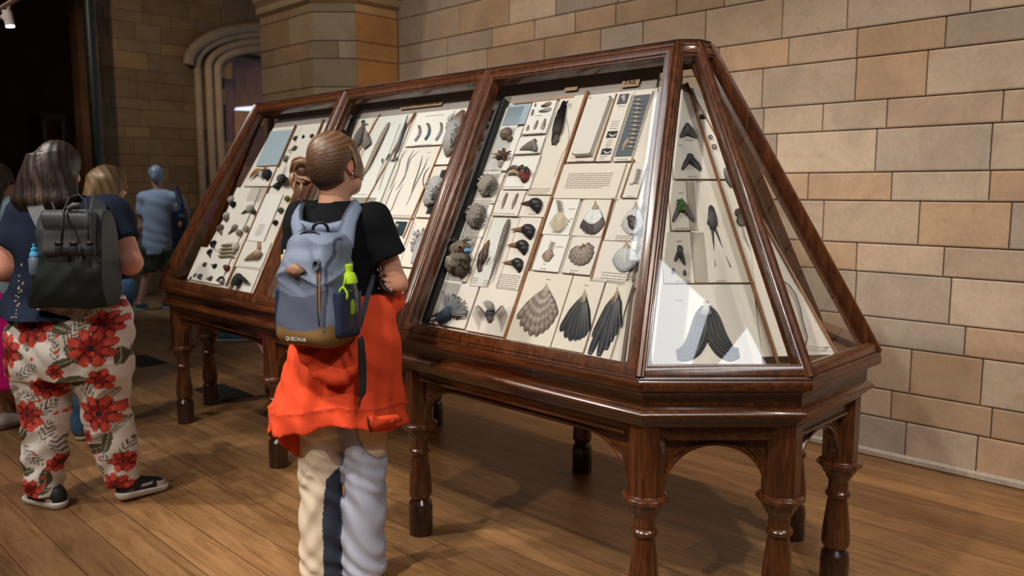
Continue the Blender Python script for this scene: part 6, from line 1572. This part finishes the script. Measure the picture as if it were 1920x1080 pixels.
g = MB(); ribbon(g, [p(703, 505, .02), p(697, 530, -.06), p(688, 560, -.12), p(680, 590, -.15), p(673, 612, -.16)], [.020]*5, GD*.6, .002); BP.mbuild(g, 'side_webbing', 'nylon', pk)
g = MB(); ribbon(g, [p(670, 616, -.205), p(677, 640, -.222), p(680, 680, -.222), p(680, 720, -.225), p(679, 738, -.225), p(676, 748, -.225), p(673, 762, -.225)], [.014, .024, .027, .027, .024, .007, .004], (.012, .012, .014), .002); BP.mbuild(g, 'hanging_strap', 'nylon', pk)
# key charm on the left side
g = MB(); g.tube([p(532, 478, -.22), p(531, 494, -.22)], .009, 8, (.85, .50, .02)); g.tube([p(534, 468, -.22), p(532, 479, -.22)], .003, 6, (.7, .7, .7)); o = G.mbuild(g, 'charm', 'sheen', pk); 
# bottle in the right pocket
BT = G.also('water_bottle', 'clear water bottle with lime-green lid and carrying loop in the backpack side pocket', 'bottle')
bo = Bq(.128, .0, -.02)
ba = z_+np.array((.02, 0, 0)); Bz = lambda z, dx=0, dy=0: bo+ba*z+np.array((dx, dy, 0))
LIM = np.array((.45, .72, .02))
g = MB(); g.lathe(Bz(-.10), [(0, .026), (.01, .031), (.10, .031), (.13, .030), (.150, .023), (.155, .022)], 20, (.8, .85, .82)); BT.mbuild(g, 'bottle_body', M['clear'], None, 35)
g = MB(); g.lathe(Bz(.045), [(0, .0275), (.004, .028), (.020, .025), (.034, .019), (.036, .012), (.050, .012), (.056, .014), (.062, .013), (.064, .006)], 20, LIM); BT.mbuild(g, 'lid', 'nylon', None, 35)
g = MB(); g.lathe(Bz(-.06), [(0, .017), (.003, .019), (.04, .019), (.06, .010), (.08, .010)], 16, LIM); BT.mbuild(g, 'filter', 'nylon', None, 35)
g = MB(); c0 = Bz(.012, -.014, -.036); g.tube([c0+np.array((.0145*math.sin(t)*(1-.45*max(0, math.cos(t))), 0, .022*math.cos(t))) for t in np.linspace(0, 2*PI, 24)], .0042, 8, LIM); g.tube([c0+(0, 0, .020), Bz(.06, -.008, -.026), Bz(.08, .0, -.012)], .0035, 6, LIM); BT.mbuild(g, 'loop', 'nylon', None)
g = MB(); 
for dx in (-.004, .003): g.box(Bz(-.035, dx, -.0205), (.003, .002, .010), col=(.02, .05, .02))
BT.mbuild(g, 'mark', 'nylon')
# small black cross-body bag strap with gold studs
SB = G.also('sling_bag', 'black sling bag strap with gold studs at the woman’s right hip'.replace('’', ''), 'bag')
g = MB(); ribbon(g, [p(703, 470, .10), p(709, 492, .04), p(713, 515, .0), p(716, 540, -.01), p(722, 560, .02), p(731, 590, .05), p(736, 605, .08)], [.016]*7, (.012, .010, .012), .003); SB.mbuild(g, 'strap', 'nylon')
for x, y, d_ in ((710, 497, .02), (711, 508, .0), (713, 517, -.01), (710, 541, -.02), (716, 556, .0), (720, 558, .0)):
    g = MB(); g.ellip(p(x, y, d_-.008), (.004,)*3, n=6, col=(1, 1, 1)); SB.mbuild(g, 'stud', M['metal'])
f = Field((.10, .02, .90), (.28, .28, 1.10), .007); f.box((.12, .24, .98), (.05, .04, .06), .02, None); fmesh(f, 'bag', 'nylon', SB.e, (.012, .011, .013))
# ================= the woman in floral trousers
Wm = Fig((-2.695, -.855, 0), 'person', 'woman seen from behind in navy top and white trousers with red flowers')
p = Wm.p
hc = p(112, 318, .03); HR = headmat((-.05, .98, -.22))
shL = p(48, 402, .03); shR = p(208, 398, .03); elL = p(12, 505, -.02); elR = p(243, 492, -.02); wrL = p(48, 505, .26); wrR = p(190, 500, .27)
f = Field((-.46, -.26, -.01), (.46, .48, 1.80), .0085)
T = add_head(f, hc, HR, 1.0); nb = p(120, 385, .02)
f.cone(nb-(0, 0, .03), hc+(0, -.01, -.05), .065, .058, .03); f.cone(shL+(.04, 0, -.02), shR-(.04, 0, .02), .07, .07, .05)
f.loft([(.9, -.02, .0, .20, .13), (1.1, -.01, .02, .165, .12), (1.3, .0, .02, .19, .12), (1.42, .0, .02, .12, .08)], .05)
for a, b_, c2, s_ in ((shL, elL, wrL, 1), (shR, elR, wrR, -1)):
    f.cone(a, b_, .068, .056, .03); f.cone(b_, c2, .055, .030, .02); add_hand(f, c2, (-.25*-s_, .8, .15), (0, .1, 1), .95, .45, s_)
lk = [(p(82, 760, -.02), p(90, 915, -.03)), (p(190, 760, .02), p(232, 905, .03))]
for s_, (kn, an) in zip((-1, 1), lk):
    f.cone((s_*.11-.02, 0, .82), kn, .10, .06, .03); f.cone(kn, an+(0, 0, .03), .065, .040, .02)
def skinW(P):
    C = np.tile(np.array((.60, .29, .21)), (len(P), 1))*(1+.10*nz(P, 14, 1)[:, None])
    for e_ in (elR, elL): C = C*(1-(.22*np.exp(-(np.linalg.norm(P-e_, axis=1)/.07)**2))[:, None]*np.array([.05, .7, .7]))
    return C
fmesh(f, 'body', 'skin', Wm.e, skinW, 2); add_eyes(Wm, T)
# dark shoulder-length hair
f = Field((-.28, -.24, 1.28), (.28, .26, 1.86), .0065)
f.ell(T((0, -.015, .035)), (.088, .108, .098), HR, .01)
f.loft([(1.40, .0, -.055, .115, .05), (1.44, -.005, -.05, .145, .07), (1.50, -.005, -.03, .142, .085), (1.56, -.003, -.015, .122, .10), (1.62, .0, .0, .104, .104), (1.66, .0, .01, .09, .10)], .03)
f.ell(T((0, .11, -.06)), (.068, .09, .11), HR, .01, 's'); f.cone(nb+(0, .04, -.1), nb+(0, .03, .06), .06, .05, .02, mode='s')
f.ripple(lambda X, Y, Z: .0018*np.sin(np.arctan2(X-hc[0], -(Y-hc[1]-.05))*26+3.0*np.sin(Z*12))+.0012*np.sin(np.arctan2(X-hc[0], -(Y-hc[1]-.05))*70+2*np.sin(Z*20)))
def hW(P):
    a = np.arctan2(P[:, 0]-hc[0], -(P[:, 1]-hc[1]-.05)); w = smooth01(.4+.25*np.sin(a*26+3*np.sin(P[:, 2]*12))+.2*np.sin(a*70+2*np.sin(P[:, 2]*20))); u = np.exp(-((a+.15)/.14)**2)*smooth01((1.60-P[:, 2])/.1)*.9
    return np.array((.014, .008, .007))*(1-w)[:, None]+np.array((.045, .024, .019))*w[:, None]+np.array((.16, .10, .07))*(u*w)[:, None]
fmesh(f, 'hair', 'hair', Wm.e, hW, 1)
# navy top
f = Field((-.44, -.30, .80), (.46, .34, 1.56), .008)
for a, b_ in ((shL, elL), (shR, elR)):
    q = lerp(a, b_, .66); f.cone(a, q, .082, .088, .04)
    c2 = lerp(a, b_, .62); f.cutlocal(c2, (b_-a)/np.linalg.norm(b_-a)+np.array((np.sign(a[0])*.15, 0, 0)), c2-.13, c2+.13)
f.loft([(.918, -.01, -.02, .228, .226), (.97, -.02, .0, .24, .17), (1.08, -.005, .01, .195, .150), (1.22, .0, .01, .19, .14), (1.33, .0, .01, .19, .132), (1.40, .0, .01, .165, .11), (1.45, .0, .01, .09, .08)], .04)
f.cone(shL+(.02, 0, 0), shR-(.02, 0, 0), .075, .075, .05)
f.cone(nb, nb+(0, 0, .2), .07, .08, .008, mode='s')
f.ripple(folds(.005, [(.8, .2, .5, 34, 0), (.3, .1, 1, 45, 1)], 2))
fmesh(f, 'navy_top', 'cloth', Wm.e, (.010, .017, .036))
# floral trousers: print laid round each leg
f = Field((-.46, -.30, -.0), (.42, .30, 1.04), .0062)
pl = lambda x, y, dy=0: p(x, y, dy)
def row(px0, px1, y, cy, ry): a, b_ = p(px0, y), p(px1, y); return (a[2], (a[0]+b_[0])/2, cy, (b_[0]-a[0])/2, ry)
f.loft([row(22, 243, 700, 0, .185), row(19, 246, 660, -.01, .205), row(21, 247, 625, -.01, .205), row(28, 243, 590, -.0, .19), row(45, 232, 560, .0, .17)], .03)
f.loft([row(60, 124, 918, -.04, .085), row(58, 127, 880, -.04, .088), row(52, 131, 820, -.03, .098), row(46, 134, 760, -.02, .112), row(32, 134, 710, -.01, .14), row(24, 135, 670, 0, .17)], .02, wob=lambda a, z: .005*np.sin(z*50+2*np.sin(a*2))*(z < .4))
f.loft([row(196, 254, 910, .03, .080), row(186, 252, 880, .03, .085), row(172, 252, 840, .02, .095), row(158, 246, 790, .01, .105), row(148, 238, 750, .01, .115), row(136, 243, 700, .0, .15), row(135, 246, 670, 0, .17)], .02, wob=lambda a, z: .005*np.sin(z*50+2+2*np.sin(a*2))*(z < .4))
f.ripple(lambda X, Y, Z: .0035*np.sin(Z*48+5*np.sin(X*14)+4*np.sin(Y*9))+.003*np.sin((X+Z*.6)*36))
dv = p(134, 700)[0]
f.cone((dv-.008, -.30, .40), (dv-.002, -.24, .90), .005, .004, .02, mode='s')
FLOW = [(52, 645, 30), (106, 600, 33), (205, 640, 33), (222, 600, 24), (80, 765, 28), (115, 715, 22), (205, 765, 34), (215, 700, 20), (238, 860, 20), (225, 905, 26), (85, 900, 20), (126, 858, 15), (147, 680, 14), (232, 560, 15), (40, 690, 15), (178, 810, 12), (60, 830, 0)]
LEAF = [(135, 590, 20, 110), (178, 650, 20, 120), (190, 720, 22, 100), (90, 730, 20, 150), (48, 780, 20, 100), (128, 830, 22, 100), (200, 810, 18, 20), (222, 760, 18, 110), (64, 860, 20, 130), (210, 850, 18, 130), (100, 905, 18, 10), (38, 660, 20, 100), (150, 610, 18, 45), (225, 645, 18, 130), (70, 575, 20, 0), (45, 600, 22, 40), (88, 585, 26, 70), (150, 600, 26, -20), (180, 610, 28, 60), (70, 650, 22, -10), (160, 665, 20, 20), (95, 680, 24, 30), (60, 740, 20, 60), (170, 700, 26, 10), (110, 755, 24, 40), (160, 745, 20, 80), (70, 800, 20, 50), (112, 795, 22, 70), (185, 835, 28, 15), (215, 820, 22, 70), (232, 790, 18, 50), (88, 840, 26, -40), (110, 880, 20, 80), (195, 880, 20, 70), (75, 870, 18, 20), (150, 640, 18, 90), (30, 620, 18, 0), (220, 730, 20, 30), (240, 660, 18, 80), (50, 720, 18, 20), (210, 575, 20, 20), (165, 575, 18, 50), (95, 630, 14, -60), (60, 900, 16, 40), (245, 830, 18, 60)]
def unwrap(P, leg):
    """distance round the leg, so that the print wraps"""
    cx = np.where(leg, .165, -.18)*np.clip((.62-P[:, 2])*3, 0, 1)+(-.02)*(1-np.clip((.62-P[:, 2])*3, 0, 1)); R_ = np.where(P[:, 2] < .55, .115, .22)
    return P[:, 0], P[:, 2]
def floral(P):
    C = np.tile(np.array((.74, .70, .66)), (len(P), 1)); x = P[:, 0].copy(); z = P[:, 2]; bk = P[:, 1] > .03
    x = np.where(bk, -x*1.0+.05, x)
    # gentle stretch of the print round the sides
    mm_ = p(101, 700)[0]-p(100, 700)[0]
    for (px, py, sz, an) in LEAF:
        c2 = p(px, py); a = math.radians(an); ux = (x-c2[0])*math.cos(a)+(z-c2[2])*math.sin(a); uz = -(x-c2[0])*math.sin(a)+(z-c2[2])*math.cos(a); L_ = sz*mm_
        e = (ux/L_)**2+(uz/(L_*.42))**2
        if int(px+py) % 3 == 0: C[e < 1] = (.085, .085, .05); C[(e < 1) & (np.abs(uz) < .0025)] = (.35, .33, .25)
        elif int(px+py) % 3 == 1:
            fr = (np.sin((ux-np.abs(uz)*1.3)*260) > .15) & (e < 1.1); C[fr] = (.12, .12, .11)
        else:
            C[e < 1] = (.47, .43, .35); C[(e < 1) & (np.sin((ux-np.abs(uz))*420) > .86)] = (.2, .18, .14); C[(e > .85) & (e < 1)] = (.16, .15, .12); C[(e < 1) & (np.abs(uz) < .002)] = (.12, .11, .09)
    for (px, py, sz) in FLOW:
        if sz == 0: continue
        c2 = p(px, py); dx, dz = x-c2[0], z-c2[2]; a = np.arctan2(dz, dx); r_ = np.hypot(dx, dz)/(sz*1.16*mm_)
        k = 8 if sz > 20 else 6; ph = px*.37; pet = .62+.38*np.abs(np.cos((a+ph)*k/2))**.6*(.85+.15*np.sin(a*3+ph)); ins = r_ < pet
        fr = (r_/np.maximum(pet, .01)); base_ = np.array((.66, .10, .065))*(1-.0)-np.zeros(3)
        colr = np.where((np.abs(np.sin((a+ph)*k/2)) > .9)[:, None], np.array((.13, .010, .010)), np.where((fr < .5)[:, None], np.array((.30, .018, .014)), np.array((.60, .075, .05))))
        vein = (np.abs(np.sin((a+ph)*k+r_*3)) < .18); colr = np.where(vein[:, None] & (fr > .3)[:, None], colr*.55, colr)
        C[ins] = colr[ins]; C[r_ < .13] = (.02, .02, .035)
    for i in range(40):
        r_ = random.Random(i*5+1); px, py = r_.uniform(25, 245), r_.uniform(580, 910); c2 = p(px, py); dx, dz = x-c2[0], z-c2[2]; a = np.arctan2(dz, dx); d_ = np.hypot(dx, dz); C[d_ < .010*(.55+.45*np.abs(np.cos(a*2.5)))] = (.62, .09, .05)
    return C
M['print'] = vcol('printed_cotton', .75, .3, 120, .15, .1)
fmesh(f, 'floral_trousers', 'print', Wm.e, floral, 1)
shoe(Wm, p(118, 938, -.08)*(1, 1, 0)+(0, 0, .0), (-.92, .38), .25, .045, (.012, .014, .016), (.62, .60, .56), .075, [(.10, .28, .030, .05, .2, (.55, .5, .5)), (.38, .75, .055, .066, -.02, (.5, .42, .45)), (.75, .92, .03, .052, 0, (.55, .5, .5))], sole_h=.036)
shoe(Wm, p(222, 955, -.02)*(1, 1, 0), (.60, .80), .25, .045, (.012, .014, .016), (.62, .60, .56), .08, [(.12, .24, .03, .05, .2, (.1, .1, .1)), (.38, .62, .052, .064, 0, (.5, .42, .45)), (.70, .95, .03, .06, 0, (.55, .48, .48))], pitch=.08, sole_h=.036)
# her black roll-top backpack
BW = Wm.also('backpack', 'black roll-top backpack with grey flap worn by the woman in floral trousers', 'backpack')
f = Field((-.30, -.44, .88), (.36, -.02, 1.50), .0065)
c0 = p(143, 478, -.23)
def rw(x0, x1, y, ry, cy=-.20):
    a, b_ = p(x0, y, cy-ry*.7), p(x1, y, cy-ry*.7); return (a[2], (a[0]+b_[0])/2, cy, (b_[0]-a[0])/2, ry)
f.loft([rw(50, 212, 578, .08), rw(46, 215, 560, .10), rw(49, 213, 530, .105), rw(55, 211, 500, .105), rw(60, 208, 460, .095), rw(64, 205, 420, .075), rw(72, 198, 392, .05)], .02, pw=3.2)
f.ripple(lambda X, Y, Z: .0035*np.sin((Z+X*.4)*30+2*np.sin(X*15))+.0015*np.sin((Z-X)*60))
pk = fmesh(f, 'pack_body', 'nylon', BW.e, lambda P: np.where((P[:, 2] < p(140, 484, -.3)[2]+.015*np.sin(P[:, 0]*14))[:, None], np.array((.005, .009, .008)), np.array((.030, .032, .037))))
f = Field((-.26, -.44, 1.12), (.34, -.05, 1.52), .0065)
a, b_ = p(70, 452, -.33), p(208, 408, -.33); f.box(((a+b_)/2)+(0, .055, -.02), ((b_[0]-a[0])/2, .035, .095), .025, None, .01); f.ripple(lambda X, Y, Z: .005*np.sin((Z*.8+X*.6)*50+2*np.sin(X*15))+.005*np.exp(-((Z-1.33)/.01)**2))
fmesh(f, 'roll_top_flap', 'nylon', pk, lambda P: np.tile(np.array((.048, .050, .056)), (len(P), 1))*(1+.2*nz(P, 20)[:, None]))
g = MB(); g.tube([p(116, 452, -.35), p(118, 425, -.36), p(120, 395, -.32), p(130, 372, -.26), p(148, 366, -.25), p(160, 376, -.26), p(165, 400, -.33), p(166, 450, -.36)], .007, 8, (.012, .013, .015), flat=.6); BW.mbuild(g, 'carry_handle', 'nylon', pk)
g = MB(); g.tube([p(98, 380, -.15), p(103, 395, -.2), p(104, 408, -.24), p(96, 402, -.2)], .006, 8, (.01, .01, .012)); g.tube([p(128, 392, -.30), p(138, 385, -.3), p(150, 385, -.3)], .012, 8, (.10, .09, .10)); BW.mbuild(g, 'buckle', 'nylon', pk)
for x in (110, 138, 169):
    g = MB(); g.box(p(x, 466, -.345), (.030, .012, .06), col=(.03, .032, .037)); g.box(p(x, 456, -.352), (.034, .010, .012), col=(.012, .012, .014)); BW.mbuild(g, 'flap_strap', 'nylon', pk)
def ribbonW(g, pts, wds, col, th, edge=None):
    P_ = [np.array(q, float) for q in pts]; rings = []; n_r = len(P_)
    for i in range(n_r):
        t = P_[min(i+1, n_r-1)]-P_[max(i-1, 0)]; t /= np.linalg.norm(t); N = P_[i]-np.array((P_[i][0]*.3, .02, P_[i][2]-.12)); N -= t*(N@t); N /= np.linalg.norm(N); s_ = np.cross(t, N); w = wds[i]/2
        rings.append([P_[i]+s_*w*a+N*th*b_ for a, b_ in ((-1, 0), (-.9, 1), (.9, 1), (1, 0), (.9, -.6), (-.9, -.6))])
    g.loft(rings, True, True, [edge if (edge is not None and k % 6 in (0, 3)) else col for k in range(6*n_r)])
for pts in ([p(84, 425, -.17), p(72, 400, -.14), p(66, 384, -.09), p(66, 377, -.03), p(68, 378, .03), p(66, 395, .10)], [p(178, 425, -.17), p(182, 400, -.14), p(184, 384, -.09), p(184, 374, -.03), p(183, 376, .03), p(186, 395, .10)]):
    g = MB(); ribbonW(g, pts, [.07]*6, (.045, .047, .055), .012, (.012, .013, .016)); BW.mbuild(g, 'shoulder_strap', 'nylon', None, 35)
# blue bottle, studded bag
BL = Wm.also('water_bottle', 'small bottle with bright blue cap in the side pocket of the black backpack', 'bottle')
g = MB(); b0 = p(66, 490, -.27); g.lathe(b0-(0, 0, .06), [(0, .020), (.01, .026), (.07, .026), (.082, .018)], 16, (.12, .17, .22)); BL.mbuild(g, 'bottle_body', 'sheen', None, 35)
g = MB(); g.lathe(b0+(0, 0, .022), [(0, .021), (.012, .020), (.02, .014), (.035, .014), (.038, .006), (.055, .006)], 16, (.05, .36, .62)); BL.mbuild(g, 'cap', 'nylon', None, 35)
SW = Wm.also('shoulder_bag', 'black bag with diamond studs hanging at the left hip of the woman in floral trousers', 'bag')
f = Field((-.46, -.38, .78), (-.12, .16, 1.20), .007); f.cone(p(46, 500, -.22), p(36, 555, -.25), .026, .048, .02); f.cone(p(36, 555, -.25), p(30, 592, -.24), .048, .028, .02); fmesh(f, 'bag', 'nylon', SW.e, (.010, .009, .011))
rr = random.Random(2)
for i in range(26):
    g = MB(); y = rr.uniform(492, 600); x = 47-(y-492)*.20+rr.uniform(-6, 5); g.ellip(p(x, y, -.292), (.004, .004, .004), n=5, col=(.5, .4, .3)); SW.mbuild(g, 'stud', 'sheen')
# ================= simple builder for the visitors further away
def visitor(base, label, J, cols, h=.011, hairc=(.05, .03, .02), hair=None, skirt=None, top=None, legs='trousers', shoec=(.5, .5, .5), solec=(.6, .6, .6), sk=(.50, .27, .19), shoed=(0, 1), extra=None, eyes=True):
    g_ = Fig(base, 'person', label); p = g_.p
    hc = p(*J['head']); R_ = headmat(J['face']); sh = [p(*q) for q in J['sh']]; el_ = [p(*q) for q in J['el']]; wr = [p(*q) for q in J['wr']]; kn = [p(*q) for q in J['kn']]; an = [p(*q) for q in J['an']]
    hp = (an[0]+an[1])/2*np.array((1, 1, 0))+np.array((0, 0, .92)) if 'hip' not in J else p(*J['hip'])
    allp = np.array(sh+el_+wr+kn+an+[hc, hp]); lo = allp.min(0)-.22; hi = allp.max(0)+.24; lo[2] = -.01
    f = Field(lo, hi, h); T = add_head(f, hc, R_, J.get('hs', 1.0)); nbk = (sh[0]+sh[1])/2+np.array((0, 0, .03))
    f.cone(nbk, hc+(0, 0, -.06), .056, .052, .03); f.cone(sh[0]*.85+sh[1]*.15, sh[1]*.85+sh[0]*.15, .07, .07, .05); f.cone(nbk-(0, 0, .12), hp, .10, .105, .05, (np.array((0, 1., 0)), .8))
    for i, s_ in ((0, 1), (1, -1)):
        f.cone(sh[i], el_[i], .050, .042, .03); f.cone(el_[i], wr[i], .041, .027, .02); d_ = wr[i]-el_[i]; add_hand(f, wr[i], d_, (s_*-.9, .1, .1), .95, .35, s_)
        hx = hp+np.array((-.08*s_, 0, -.04)); f.cone(hx, kn[i], .088, .058, .03); f.cone(kn[i], an[i]+(0, 0, .06), .056, .036, .02); f.cone(an[i]+(0, -.02, .05), an[i]+(0, .08, .03), .033, .03, .02)
    fmesh(f, 'body', 'skin', g_.e, sk, 2)
    if eyes: add_eyes(g_, T, J.get('hs', 1.0))
    f = Field(lo, hi, h)
    for i in (0, 1):
        q = lerp(sh[i], el_[i], J.get('slv', .6)); f.cone(sh[i], q, .072, .072, .04)
        if J.get('slv', .6) < 1: c2 = lerp(sh[i], el_[i], J.get('slv', .6)-.02); f.cutlocal(c2, el_[i]-sh[i], c2-.11, c2+.11)
        else: f.cone(el_[i], lerp(el_[i], wr[i], .9), .068, .05, .02)
    f.cone(nbk-(0, 0, .10), hp+(0, 0, .0), J.get('tw', .165), J.get('tw', .165)*1.0, .05, (np.array((0, 1., 0)), .72)); f.cone(sh[0]*.9+sh[1]*.1, sh[1]*.9+sh[0]*.1, .078, .078, .06)
    f.cut(hp-(0, 0, .06), (0, 0, -1)); f.cone(nbk+(0, 0, .02), nbk+(0, 0, .2), .06, .07, .01, mode='s'); f.ripple(folds(.006, [(.8, .2, .5, 34, 0), (.3, .1, 1, 45, 1)], 2))
    fmesh(f, J.get('topname', 't_shirt'), 'cloth', g_.e, cols[0])
    f = Field(lo, hi, h)
    if legs == 'skirt':
        z1 = p(*skirt)[2]; f.loft([(z1, hp[0], hp[1], .20, .17), (hp[2]-.15, hp[0], hp[1], .19, .16), (hp[2]+.04, hp[0], hp[1], .155, .13)], .02); fmesh(f, 'skirt', 'cloth', g_.e, cols[1])
    else:
        for i, s_ in ((0, 1), (1, -1)):
            hx = hp+np.array((-.085*s_, 0, -.02)); f.cone(hx, kn[i], .125, .092 if legs == 'shorts' else .078, .04)
            if legs == 'trousers': f.cone(kn[i], an[i]+(0, 0, .07), .078, .062, .03)
            else: f.cutlocal(kn[i]+(0, 0, .03), (0, 0, -1), kn[i]-.16, kn[i]+.16)
        f.cone(hp-(.06, 0, 0), hp+(.06, 0, 0), .13, .13, .05, (np.array((0, 1., 0)), .85)); f.cut(hp+(0, 0, .05), (0, 0, 1)); f.ripple(folds(.006, [(.2, .2, 1, 30, 0), (.8, .1, .6, 45, 1)], 3))
        fmesh(f, legs, 'cloth', g_.e, cols[1])
    if hair:
        f = Field(hc-.32, hc+.3, h*.75); f.ell(T((0, -.016, .036)), (.084, .104, .095), R_, .01)
        for a, b_, r0, r1 in hair: f.cone(T(a), T(b_), r0, r1, .03)
        f.ell(T((0, .105, -.06)), (.066, .085, .10), R_, .01, 's')
        f.ripple(lambda X, Y, Z: .0015*np.sin((X*.8+Y*.5)*150+4*np.sin(Z*16)))
        hcv = np.array(hairc, float); fmesh(f, 'hair', 'hair', g_.e, lambda P: hcv*(1+.3*np.sin((P[:, 0]*.8+P[:, 1]*.5)*150+4*np.sin(P[:, 2]*16))+.5*nz(P, 25))[:, None].clip(.25, 3), 1)
    for i in (0, 1): shoe(g_, (an[i][0], an[i][1]-.05, 0), shoed if not isinstance(shoed, list) else shoed[i], .25, .044, shoec, solec, .07, h=.008)
    return g_
# man in the grey T-shirt
mn = visitor((-8.75, 1.95, 0), 'grey-haired man in pale grey T-shirt and camouflage shorts walking away', dict(head=(293, 330, .03), face=(-.35, .93, -.1), sh=[(268, 372, 0), (332, 372, 0)], el=[(266, 425, .0), (352, 425, 0)], wr=[(263, 468, .08), (352, 470, .08)], kn=[(276, 515, .0), (318, 515, .05)], an=[(262, 580, -.05), (312, 580, .1)], hip=(298, 468, 0), tw=.20, slv=.62),
    [(.42, .47, .56), lambda P: np.where((nz(P, 26, 3) > .1)[:, None], np.array((.05, .065, .035)), np.array((.12, .12, .07)))], hair=[((0, -.03, .02), (0, -.06, -.02), .07, .06)], hairc=(.32, .36, .42), legs='shorts', shoec=(.05, .07, .10), solec=(.5, .5, .5))
mb_ = mn.also('shoulder_bag', 'dark navy bag slung over the right shoulder of the man in the grey T-shirt', 'bag'); p = mn.p
f = Field(p(320, 500, -.3)-(.1, 0, 0), p(375, 345, .25)+(.1, 0, 0), .012); f.box(p(338, 430, -.13), (.085, .10, .27), .06, None); f.box(p(344, 425, -.24), (.06, .05, .15), .04, None); f.cone(p(330, 352, -.02), p(340, 385, -.14), .03, .04, .03); fmesh(f, 'bag', 'nylon', mb_.e, lambda P: np.where(((P[:, 0] > p(342, 0)[0]) & (P[:, 2] < p(0, 390)[2]))[:, None], np.array((.010, .028, .032)), np.array((.006, .010, .022))))
g = MB(); g.ellip(p(338, 421, -.30), (.02, .01, .04), n=6, col=(.7, .2, .03)); mn.mbuild(g, 'tag', 'nylon', mb_.e)
# fair-haired visitor looking down beyond the floral trousers
visitor((-3.70, -.42, 0), 'visitor with streaked fair hair and blue jeans partly hidden behind the floral woman', dict(head=(204, 352, .02), face=(.45, .75, -.5), sh=[(158, 408, 0), (228, 410, 0)], el=[(150, 480, .03), (225, 470, .05)], wr=[(165, 520, .2), (205, 505, .22)], kn=[(165, 690, .0), (190, 690, .05)], an=[(155, 822, -.02), (190, 818, .05)], hip=(185, 540, 0), tw=.15, slv=.65),
    [(.012, .02, .045), (.045, .10, .19)], hair=[((-.05, -.05, .02), (-.07, -.03, -.12), .055, .03), ((.05, -.05, .02), (.06, .04, -.13), .055, .04), ((0, -.07, 0), (0, -.06, -.12), .07, .05)], hairc=(.17, .10, .045), shoec=(.075, .085, .085), solec=(.45, .36, .26), shoed=(.35, 1))
# denim jacket and pink skirt at the left edge
dj = visitor((-4.36, -.78, 0), 'long dark-haired visitor in pale denim jacket and bright pink skirt at left edge', dict(head=(-6, 345, .02), face=(.2, .9, -.3), sh=[(-42, 395, 0), (30, 400, 0)], el=[(-52, 465, 0), (32, 468, .05)], wr=[(-30, 510, .2), (10, 500, .2)], kn=[(-12, 745, -.02), (20, 735, .10)], an=[(2, 812, -.03), (36, 778, .22)], hip=(-8, 550, 0), tw=.17, slv=1.0, topname='denim_jacket'),
    [(.30, .42, .44), (.72, .012, .22)], hair=[((.04, -.05, .0), (.08, -.07, -.22), .06, .035), ((-.04, -.05, 0), (-.06, -.08, -.25), .06, .04), ((0, -.06, 0), (.02, -.09, -.25), .07, .05)], hairc=(.03, .018, .012), legs='skirt', skirt=(0, 722), shoec=(.52, .52, .52), solec=(.15, .08, .06), shoed=[(.5, 1), (.6, 1)])
# visitor in pink beyond the far end of the case
visitor((-6.35, 1.42, 0), 'visitor in a pink top and teal shoes beyond the far end of the case', dict(head=(420, 355, .02), face=(.3, -.8, -.2), sh=[(396, 395, 0), (444, 395, 0)], el=[(390, 440, -.05), (450, 440, 0)], wr=[(400, 475, -.15), (445, 470, -.15)], kn=[(408, 560, 0), (430, 560, 0)], an=[(408, 636, .0), (424, 634, .0)], hip=(420, 480, 0), tw=.15),
    [(.55, .18, .28), (.03, .04, .08)], hair=[((0, -.05, 0), (0, -.06, -.12), .07, .05)], hairc=(.04, .025, .018), shoec=(.03, .14, .19), solec=(.5, .5, .5), shoed=(.9, .1))
